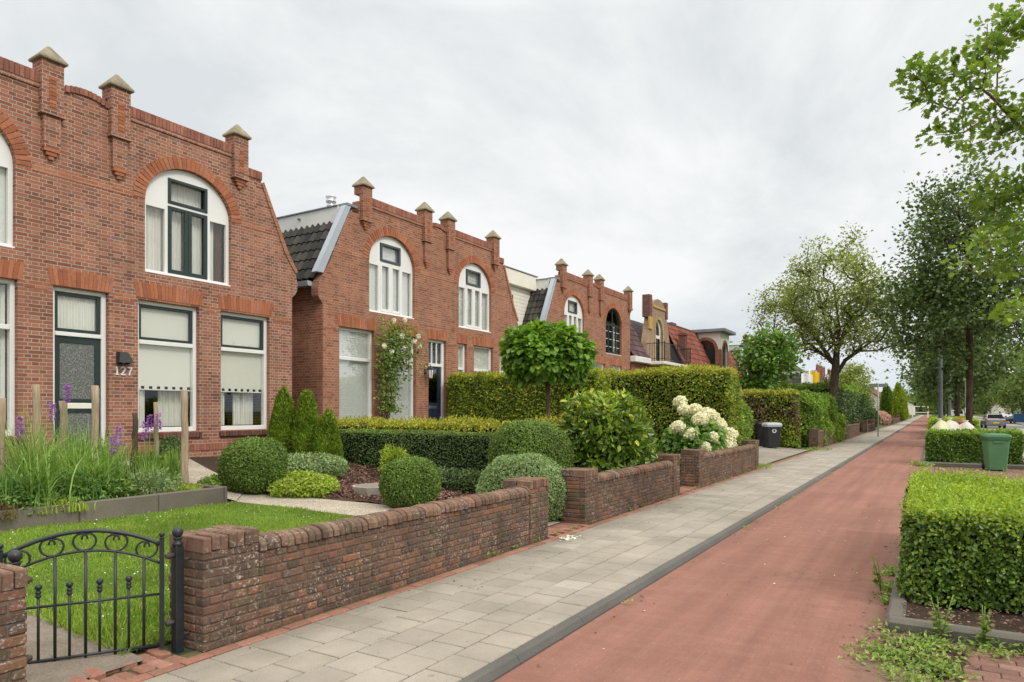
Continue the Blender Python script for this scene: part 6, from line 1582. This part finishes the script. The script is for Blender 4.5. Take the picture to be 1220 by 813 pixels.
# large old tree by the pavement with a sparse crown and heavy limbs
B0 = np.array([46.0, 5.2, .05])
def rel(*ps): return [tuple(np.array(p) - B0) for p in ps]
seeds = [(rel((46, 5.2, -.1), (46, 5.2, 1.2), (46.05, 5.15, 2.6), (46.1, 5.05, 3.7), (46.15, 5.0, 4.4)), -1),
         (rel((45.8, 5.5, 5.2), (45.3, 6.0, 6.1), (44.8, 6.5, 6.9), (44.4, 7.2, 7.6)), 4), (rel((46.4, 4.5, 4.75), (46.8, 3.85, 5.3), (47.3, 3.0, 6.0), (47.8, 2.2, 7.2)), 3), (rel((46.2, 4.95, 5.4), (46.3, 4.8, 6.8), (46.2, 5.0, 8.2), (46.1, 5.1, 9.4)), 4),
         (rel((46.4, 4.7, 6.0), (46.7, 4.3, 7.3), (46.6, 4.2, 8.8)), 13), (rel((45.9, 5.3, 6.6), (45.5, 5.7, 7.8), (45.6, 5.9, 9.0)), 13)]
ells = [((0, 0, 8.2), (3.2, 3.2, 3.3)), ((-.8, 2.2, 7.0), (2.0, 2.0, 2.0)), ((.8, -2.6, 7.2), (2.0, 1.8, 2.2)), ((.2, -1.0, 11.2), (1.0, 1.0, 1.7)), ((-.3, 1.2, 10.9), (1.2, 1.2, 1.4)), ((.5, -3.6, 5.6), (1.0, .9, 1.0)), ((-.5, 3.6, 8.6), (1.0, 1.0, 1.2))]
leaf_tree('old_street_tree', 'large old tree with heavy bare limbs and a thin olive crown beside the pavement', tuple(B0), seeds, ells, 420, 46, .18, 'quad', ['l_lime'], 'bark', .017, .30, 5, .3, .5, maxr=.38, scale=1.55, hollow=.3, expo=2.25)
# dense dark oak in the verge
ells = [((0, 0, 6.6), (3.7, 3.7, 2.5)), ((0, 0, 9.2), (3.1, 3.1, 3.0)), ((.2, .3, 12.0), (2.0, 2.0, 2.2)), ((-.4, 1.8, 7.0), (2.4, 2.4, 2.2))]
leaf_tree('oak_tree', 'dark dense oak with a straight brown trunk in the verge behind the hedge', (40.3, -1.58, -.05), [([(0, 0, -.1), (0, .02, 1.5), (.02, 0, 3.2), (0, 0, 5), (0, .05, 7), (.05, 0, 9), (0, 0, 11)], -1)], ells, 400, 50, .20, 'quad', ['l_oak'], 'barkoak', .016, .42, 6, .2, .5, maxr=.17, hollow=.25, width=1.3)
# nearer oak just outside the frame; its bright boughs reach in from the right
T0 = np.array([12.0, -2.35, -.06])
def relT(*ps): return [tuple(np.array(p) - T0) for p in ps]
seeds = [(relT((12, -2.35, -.1), (12, -2.35, 1.2), (12.0, -2.33, 2.4), (11.98, -2.3, 3.4)), -1), (relT((11.95, -2.3, 4.4), (11.9, -2.3, 5.6), (11.8, -2.3, 7.0)), 3), (relT((11.6, -2.0, 3.9), (11.0, -1.6, 4.4), (10.4, -1.0, 5.0), (9.95, -.6, 5.4)), 3), (relT((11.5, -2.1, 3.3), (10.9, -1.6, 3.5), (10.4, -1.15, 3.7)), 2)]
clu = [((9.30, .17, 5.60), .16, 5), ((9.45, -.02, 5.45), .2, 6), ((9.57, -.33, 5.55), .26, 9), ((9.75, -.62, 5.95), .22, 7), ((9.95, -.96, 6.2), .28, 8), ((9.8, -.30, 5.05), .24, 6), ((10.2, -.82, 5.15), .42, 19), ((10.27, -.97, 4.3), .42, 20), ((10.12, -.88, 3.6), .34, 14), ((9.15, -.25, 3.25), .10, 1), ((10.05, -1.05, 2.8), .28, 6), ((10.0, -.66, 4.2), .22, 4), ((9.55, -.45, 3.6), .14, 2)]
att = np.concatenate([unit(rng.normal(0, 1, (int(k * 1.5), 3))) * rng.uniform(.2, 1.25, (int(k * 1.5), 1)) * r + np.array(c) for c, r, k in clu] + [crown_points([((11.9, -2.6, 6.2), (2.4, 1.6, 2.7)), ((11.4, -2.1, 4.6), (1.1, .9, 1.2))], 90, 3)]) - T0
leaf_tree('oak_tree', 'young oak whose bright green boughs reach in from the top right corner', tuple(T0), seeds, None, 0, 21, .092, 'oak', ['l_oaknear'], 'barkyoung', .0050, .085, 8, .15, .3, maxr=.12, att=att, width=1.05, rise=.08)
# leafy round tree behind the bronze hedge
leaf_tree('garden_tree', 'round bushy green tree rising behind the bronze beech hedge', (34.3, 6.6, .1), [([(0, 0, -.1), (0, 0, 1.5), (0, .05, 3)], -1)], [((0, 0, 3.5), (1.25, 1.25, 1.7)), ((.1, .1, 4.6), (.8, .8, .8))], 90, 62, .17, 'oval', ['l_round'], 'bark', .012, .28, 9, .2, .4, hollow=.3, width=1.2)
# trees further on
def bgtree(label, loc, h, r, seed, mats=('l_bg',), low=2.2, n=150, lv=50, size=.34):
    hz = (h - low) / 2
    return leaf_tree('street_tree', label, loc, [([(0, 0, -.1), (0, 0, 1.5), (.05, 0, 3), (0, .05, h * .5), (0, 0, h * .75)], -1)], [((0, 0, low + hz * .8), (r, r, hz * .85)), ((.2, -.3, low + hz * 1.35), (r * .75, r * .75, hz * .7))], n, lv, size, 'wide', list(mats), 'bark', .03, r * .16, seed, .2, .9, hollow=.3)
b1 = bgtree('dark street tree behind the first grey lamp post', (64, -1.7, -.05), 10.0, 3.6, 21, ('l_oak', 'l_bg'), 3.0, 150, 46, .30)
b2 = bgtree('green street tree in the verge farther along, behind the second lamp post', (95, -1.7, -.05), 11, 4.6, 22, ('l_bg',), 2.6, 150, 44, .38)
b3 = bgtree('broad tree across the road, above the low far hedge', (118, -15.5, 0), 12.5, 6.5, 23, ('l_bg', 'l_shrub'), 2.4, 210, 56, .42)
def more(src, label, loc, rz, sc): return dup(src, loc, rz, label, sc)
more(b3, 'leafy tree across the road at the right picture edge behind the hanging lamps', (92, -15, 0), 1.3, .9)
more(b3, 'tall tree across the road between the two hanging lamps', (150, -16, 0), 2.6, 1.1)
more(b2, 'tree across the road above the parked car', (185, -15, 0), .7, 1.0)
more(b3, 'far tree across the road beyond the parked car', (235, -15, 0), 4.0, 1.1)
more(b2, 'verge tree above the white van in the distance', (135, -1.8, -.05), 2.2, 1.0)
more(b1, 'far verge tree just right of the end of the cycle path', (180, -1.8, -.05), 3.6, 1.1)
more(b2, 'distant verge tree closing the view down the road', (240, -2.0, -.05), 5.0, 1.2)
more(b3, 'distant tree left of the cycle path end', (400, 16, 0), 5.2, 1.0)
more(b3, 'hazy distant tree right behind the little white house', (390, -4, 0), 1.2, 1.3)
more(b2, 'second hazy distant tree at the end of the road', (420, -18, 0), 3.3, 1.4)
bgtree('small olive round tree behind the large old tree trunk', (104, 9.4, .3), 7.6, 2.6, 31, ('l_lime',), 2.5, 90, 50, .30)
more(b3, 'low brownish tree mass left of the dark yew hedge', (96, 8.8, 0), .4, (.4, .4, .4))
more(b2, 'garden tree behind the far red gables', (140, 26, .5), 1.9, .8)

# ------------------------------------------------------------------ wheeled bins and sacks
def wheelie(label, loc, rz, body, lid, h=1.07, emblem=False):
    t = thing('wheelie_bin', label, 'bin', loc, rz)
    def ring(w, d, z, r=.05):
        o = []
        for cx, cy, a0 in ((w / 2 - r, d / 2 - r, 0), (-w / 2 + r, d / 2 - r, 90), (-w / 2 + r, -d / 2 + r, 180), (w / 2 - r, -d / 2 + r, 270)):
            for k in range(4): a = R(a0 + 30 * k); o.append((cx + r * math.cos(a), cy + r * math.sin(a), z))
        return o
    mb = MB(); rs = [ring(.46, .52, .04), ring(.47, .53, .10), ring(.565, .68, .90), ring(.60, .72, .905), ring(.60, .72, .955), ring(.54, .66, .956)]; k = 16
    mb.add([p for r_ in rs for p in r_], [(i * k + j, i * k + (j + 1) % k, (i + 1) * k + (j + 1) % k, (i + 1) * k + j) for i in range(5) for j in range(k)] + [tuple(reversed(range(k)))], 0)
    mb.box(-.12, .12, -.352, -.33, .80, .86, b=.008); mb.build('body', M[body], t)
    mb = MB(); rs = [ring(.61, .73, .895), ring(.64, .76, .958), ring(.645, .765, .985), ring(.60, .72, 1.04), ring(.40, .52, 1.07)]
    mb.add([p for r_ in rs for p in r_], [(i * k + j, i * k + (j + 1) % k, (i + 1) * k + (j + 1) % k, (i + 1) * k + j) for i in range(4) for j in range(k)] + [tuple(range(4 * k, 5 * k))], 0); mb.build('lid', M[lid], t)
    for s_ in (-1, 1):
        mb = MB(); prof = [(-.025, 0), (-.025, .09), (-.015, .10), (.015, .10), (.025, .09), (.025, 0)]
        vs = [(s_ * .25 + a, .27 + r_ * math.cos(q), .10 + r_ * math.sin(q)) for a, r_ in prof for q in np.linspace(0, 6.283, 17)[:-1]]; mb.add(vs, [(i * 16 + j, i * 16 + (j + 1) % 16, (i + 1) * 16 + (j + 1) % 16, (i + 1) * 16 + j) for i in range(5) for j in range(16)], 0, True); mb.build('wheel', M['tyre'], t)
    mb = MB(); mb.tube([(-.26, .40, .97), (.26, .40, .97)], .016, 8); mb.box(-.25, -.21, .35, .405, .94, .99); mb.box(.21, .25, .35, .405, .94, .99); mb.build('handle', M[body], t)
    if emblem:
        mb = MB(); r1, r2, v = .085, .052, -.3195; n = 24; vs = []
        for q in range(n):
            a = 2 * math.pi * q / n
            for r_ in (r2, r1): z = .73 + r_ * math.sin(a); vs.append((r_ * math.cos(a), -.34 + (.90 - z) * .094 - .006, z))
        mb.add(vs, [(2 * q, 2 * q + 1, (2 * q + 3) % (2 * n), (2 * q + 2) % (2 * n)) for q in range(n)]); mb.add([(.04, -.345 + .01, .80), (.11, -.345 + .008, .815), (.075, -.345 + .004, .85)], [(0, 1, 2)]); mb.build('emblem', M['white_metal'], t)
    return t
wheelie('black wheeled bin with a light grey lid and round white ring emblem at the driveway', (30.3, 5.72, .10), R(-62), 'bin_black', 'bin_grey', emblem=True)
wheelie('all dark wheeled bin half hidden beside the tall beech hedge', (31.2, 6.2, .12), R(-66), 'bin_black', 'bin_black')
wheelie('green wheeled bin at the front corner of the hedged verge bed', (24.3, -1.58, -.065), R(-82), 'bin_green', 'lidgreen')
t = thing('waste_bin', 'slim grey waste bin with an orange top beside the oak trunk', 'bin', (40.9, -1.22, -.0)); t.rotation_euler.z = R(5)
mb = MB(); mb.lathe([(.17, 0), (.19, .9), (.195, 1.0)], k=16); mb.build('body', M['bin_grey'], t)
mb = MB(); mb.lathe([(.205, 1.002), (.205, 1.1), (.21, 1.2), (.12, 1.28), (.02, 1.3)], k=16); mb.build('top', M['orangepl'], t)
mb = MB(); mb.lathe([(.209, 1.10), (.213, 1.11), (.213, 1.16), (.209, 1.17)], k=16); mb.build('slot_band', M['bin_grey'], t)
def sack(label, loc, r, h, mat, seed):
    t = thing('garden_sack', label, 'sack', loc); mb = MB(); mb.ball((0, 0, 0), 1, k=28, n=18); V = mb.v[0]
    th = V[:, 2]; prof = np.interp(th, [-1, -.75, -.3, .3, .7, .92, 1], [.85, 1.0, .95, .72, .42, .16, .08]) / np.maximum(np.sqrt(1 - th ** 2), .18); V2 = np.column_stack([V[:, 0] * prof * r, V[:, 1] * prof * r, (th + 1) / 2 * h])
    V2 += unit(V) * (noise3(V2, 6, seed) * .085)[:, None]; V2[:, :2] *= (1 + .05 * np.sin(np.arctan2(V[:, 1], V[:, 0]) * 9 + seed))[:, None]; mb.v[0] = V2; mb.build('bag', M[mat], t)
    mb = MB(); mb.lathe([(.04, h * .97), (.05, h), (.13, h + .09), (.11, h + .10)], k=10); mb.build('tied_neck', M[mat], t)
sack('left of the three big garden sacks, with a yellowish top', (38.2, -.3, .0), .60, 1.2, 'sackyellow', 3)
sack('middle of the three big pale garden sacks, the tallest', (38.4, -.72, .0), .55, 1.24, 'sack', 5)
sack('right of the three big pale garden sacks, near the oak trunk', (38.5, -1.36, .0), .62, 1.12, 'sack', 8)

# ------------------------------------------------------------------ posts and lamps
def lamp_post(label, x, y, h=6.2, r=.11):
    t = thing('lamp_post', label, 'lamp post', (x, y, -.05)); mb = MB()
    mb.lathe([(r * 1.5, -.1), (r * 1.5, .08), (r * 1.12, .12), (r * 1.1, 1.0), (r * .95, 1.05), (r * .8, 3), (r * .62, h)], k=16); mb.build('pole', M['postgrey'], t)
    mb = MB(); mb.lathe([(r * 1.13, .75), (r * 1.16, .76), (r * 1.16, .92), (r * 1.13, .93)], k=16); mb.build('band', M['bin_grey'], t)
    mb = MB(); mb.tube([(0, 0, h - .05), (0, -.2, h + .18), (0, -.7, h + .3), (0, -1.2, h + .3)], .035, 8); mb.build('arm', M['postgrey'], t)
    mb = MB(); mb.lathe([(.05, .2), (.08, .1), (.2, .02), (.27, -.06), (.25, -.07), (.02, -.12)], (0, -1.25, h + .2), 16); mb.build('lamp_head', M['lampglass'], t)
lamp_post('nearer and thicker of the grey lamp posts, rising behind the white sacks', 44.7, -.42, 6.2, .125)
lamp_post('farther grey lamp post between the first lamp post and the oak trunk', 71, -1.35, 6.2, .12)
def span_lamp(label, x, y, z):
    t = thing('hanging_lamp', label, 'street lamp', (x, y, z)); mb = MB(); mb.tube([(0, -7.5, 1.15), (0, -3, .78), (0, 0, .7), (0, 3, .78), (0, 5.2, 1.15)], .012, 5); mb.build('span_wire', M['iron'], t)
    mb = MB(); mb.tube([(0, 0, .7), (0, 0, .3)], .02, 6); mb.build('hanger', M['iron'], t)
    mb = MB(); mb.lathe([(.06, .34), (.09, .3), (.16, .22), (.36, .06), (.44, -.10), (.42, -.11), (.38, -.06), (.05, -.02)], k=20); mb.build('lamp_shade', M['lampglass'], t)
span_lamp('nearer white lamp shade hung over the road, upper right of the pair', 86, -6.7, 5.65)
span_lamp('farther white lamp shade hung over the road, lower left of the pair', 115.7, -7.2, 5.85)
t = thing('sign_post', 'thin galvanised sign post with a narrow street name plate beside the pavement', 'sign', (50.2, 2.95, 0))
mb = MB(); mb.tube([(0, 0, -.1), (0, 0, 3.42)], .038, 8); mb.build('post', M['galv'], t)
mb = MB(); mb.box(-.012, .012, -.5, .42, 3.20, 3.42, b=.006); mb.build('name_plate', M['galv'], t)
t = thing('wooden_post', 'thin weathered wooden post between the far lamp post and the oak trunk', 'post', (60.5, -2.15, -.05)); mb = MB(); mb.tube([(0, 0, -.1), (.01, 0, 1.5), (0, .01, 3.9)], [.07, .065, .055], 8); mb.build('shaft', M['post_wood'], t)
mb = MB(); mb.box(-.07, .07, -.07, .07, 1.55, 1.95, b=.01); mb.build('sign_box', M['white_metal'], t)

# ------------------------------------------------------------------ vehicles far down the road
def car(label, loc, rz, paint, van=False):
    t = thing('parked_van' if van else 'parked_car', label, 'van' if van else 'car', loc, rz)
    L, W2, H2 = (4.9, .95, 2.0) if van else (4.3, .88, 1.46)
    secs = ([(-2.45, .5, 1.0, .85), (-2.4, .3, 1.98, .92), (0, .28, 2.0, .95), (1.1, .28, 1.98, .95), (1.75, .28, 1.15, .92), (2.4, .32, 1.0, .88), (2.45, .45, .8, .8)] if van else
            [(-2.15, .5, .85, .78), (-2.08, .32, .98, .84), (-1.3, .26, 1.0, .88), (0, .26, .98, .88), (1.1, .26, .92, .88), (1.95, .30, .78, .83), (2.15, .42, .66, .72)])
    mb = MB(); vs = []
    for x, zb, zt, hw in secs:
        vs += [(x, -hw * .92, zb), (x, -hw, zb + .12), (x, -hw, zb + (zt - zb) * .7), (x, -hw * .9, zt), (x, hw * .9, zt), (x, hw, zb + (zt - zb) * .7), (x, hw, zb + .12), (x, hw * .92, zb)]
    n = len(secs); mb.add(vs, [(i * 8 + j, i * 8 + (j + 1) % 8, (i + 1) * 8 + (j + 1) % 8, (i + 1) * 8 + j) for i in range(n - 1) for j in range(8)] + [tuple(reversed(range(8))), tuple((n - 1) * 8 + j for j in range(8))], 0, False)
    if not van:
        vs = [(-1.75, -.76, .985), (-1.75, .76, .985), (-1.15, .62, 1.42), (-1.15, -.62, 1.42), (.05, -.62, 1.45), (.05, .62, 1.45), (.95, .78, .955), (.95, -.78, .955)]
        mb.add([vs[2], vs[3], vs[4], vs[5], (-1.12, .6, 1.47), (-1.12, -.6, 1.47), (.02, -.6, 1.49), (.02, .6, 1.49)], [(4, 5, 6, 7), (0, 4, 7, 3), (1, 2, 6, 5), (0, 1, 5, 4), (2, 3, 7, 6)])
    mb.build('body', M[paint], t)
    if not van:
        mb = MB(); mb.add(vs, [(0, 1, 2, 3), (3, 2, 5, 4), (4, 5, 6, 7), (0, 3, 4, 7), (1, 6, 5, 2)]); mb.build('windows', M['glassdark'], t)
        mb = MB(); mb.add([(-1.72, -.70, 1.01), (-1.72, .70, 1.01), (-1.19, .58, 1.40), (-1.19, -.58, 1.40)], [(0, 1, 2, 3)]); mb.build('cabin', M['dark'], t)
    else:
        mb = MB(); mb.add([(-2.44, -.7, 1.25), (-2.44, .7, 1.25), (-2.43, .68, 1.8), (-2.43, -.68, 1.8)], [(0, 1, 2, 3)]); mb.build('rear_window', M['dark'], t)
    for x in (-1.35, 1.35):
        for y in (-1, 1):
            mb = MB(); prof = [(-.1, .05), (-.1, .29), (-.08, .31), (.08, .31), (.1, .29), (.1, .05)]
            q_ = np.linspace(0, 6.283, 19)[:-1]; mb.add([(x + r_ * math.cos(q), y * (W2 - .09) + a, .31 + r_ * math.sin(q)) for a, r_ in prof for q in q_], [(i * 18 + j, i * 18 + (j + 1) % 18, (i + 1) * 18 + (j + 1) % 18, (i + 1) * 18 + j) for i in range(5) for j in range(18)], 0, True)
            w_ = mb.build('wheel', M['tyre'], t)
            mb = MB(); yy = y * (W2 + .012); mb.add([(x, yy, .31)] + [(x + .2 * math.cos(q), yy, .31 + .2 * math.sin(q)) for q in q_], [(0, 1 + j, 1 + (j + 1) % 18) for j in range(18)]); mb.build('rim', M['steel'], w_)
    for y in (-1, 1):
        mb = MB(); mb.box(-2.17 if not van else -2.46, -2.10, y * .72 - .12, y * .72 + .12, .70, .86, b=.02); mb.build('tail_light', M['red_lens'], t)
        mb = MB(); mb.box(2.02, 2.14, y * .6 - .16, y * .6 + .16, .56, .68, b=.02); mb.build('headlight', M['lampglass'], t)
    mb = MB(); mb.box(-2.19 if not van else -2.47, -2.12, -.26, .26, .52, .63, b=.008); mb.build('number_plate', M['yellowcloth'], t)
car('silver grey car parked on the road right of the oak trunk', (86, -5.35, -.10), R(4), 'carpaint')
car('white van far down the street beside the lamp post', (150, -4.0, -.10), R(2), 'white_metal', True)
car('dark car parked across the road at the far right', (120, -9.0, -.10), R(184), 'greygreen')
t = thing('rubbish_container', 'blue container standing across the road', 'container', (118, -10.6, -.03)); mb = MB(); mb.prism([(-.55, .12), (.55, .12), (.65, 1.15), (-.65, 1.15)], -.9, .9); mb.build('body', M['bluepl'], t)
mb = MB(); mb.box(-.68, .68, -.94, .94, 1.152, 1.3, b=.05); mb.build('lid', M['bluepl'], t)
t = thing('pergola', 'white wooden pergola at the far end of the pavement', 'pergola', (205, 4.2, .1)); 
for y in (-3.4, 0, 3.4):
    mb = MB(); mb.box(-.12, .12, y - .12, y + .12, -.1, 2.6); mb.build('post', M['white'], t)
for z in (2.62, 1.1):
    mb = MB(); mb.box(-.1, .1, -3.8, 3.8, z, z + .2); mb.build('beam', M['white'], t)

# the wood that closes the view
n = 26000; P = np.column_stack([rng.uniform(455, 475, n), rng.uniform(-190, 120, n), rng.uniform(0, 1, n)]); P[:, 2] = P[:, 2] * (11 + 4 * noise3(np.column_stack([P[:, 1], P[:, 1] * 0, P[:, 1] * 0]), .12, 4, 4))
lb = LB(); lb.scatter(P, np.tile([-1, 0, .6], (n, 1)), 2.2, 'wide', tilt=.7, jitter=.2); mb = MB(); mb.box(470, 480, -190, 120, 0, 8); lb.mesh(mb, 1); stuff(lb.build('distant_wood', [M['l_bg'], M['core']]), 'far-off belt of trees closing the view at the end of the road', 'wood')
pitched('row_house', 'pale far house row across the road behind the parked cars', 215, -24, 60, 10, 3.6, 8, 'cream', 'tile_brown', wins=10)

# small litter on the paving
n = 160; P = np.column_stack([rng.uniform(3, 26, n), rng.uniform(.45, 2.3, n), np.full(n, -.052)]); k = rng.uniform(0, 1, n) < .45; P[k, 1] = rng.choice([.5, 2.28], k.sum()) + rng.normal(0, .05, k.sum()); P2 = np.column_stack([rng.uniform(3, 20, 60), 4.1 - np.abs(rng.normal(0, .35, 60)), np.full(60, .008)])
lb = LB(); P = np.concatenate([P, P2]); lb.scatter(P, np.tile([0, 0, 1.], (len(P), 1)), .024, 'wide', tilt=.3, jitter=0); stuff(lb.build('leaf_litter', M['mulch']), 'scattered crumbs of dry leaves on the red path and the slabs', 'leaf litter')
n = 26; P = np.column_stack([rng.uniform(3, 14, n), rng.uniform(.5, 2.2, n), np.full(n, -.053)]); lb = LB(); lb.scatter(P, np.tile([0, 0, 1.], (n, 1)), .022, 'wide', tilt=.2, jitter=0); stuff(lb.build('paper_scraps', M['petalw']), 'tiny pale scraps lying on the red path', 'litter')
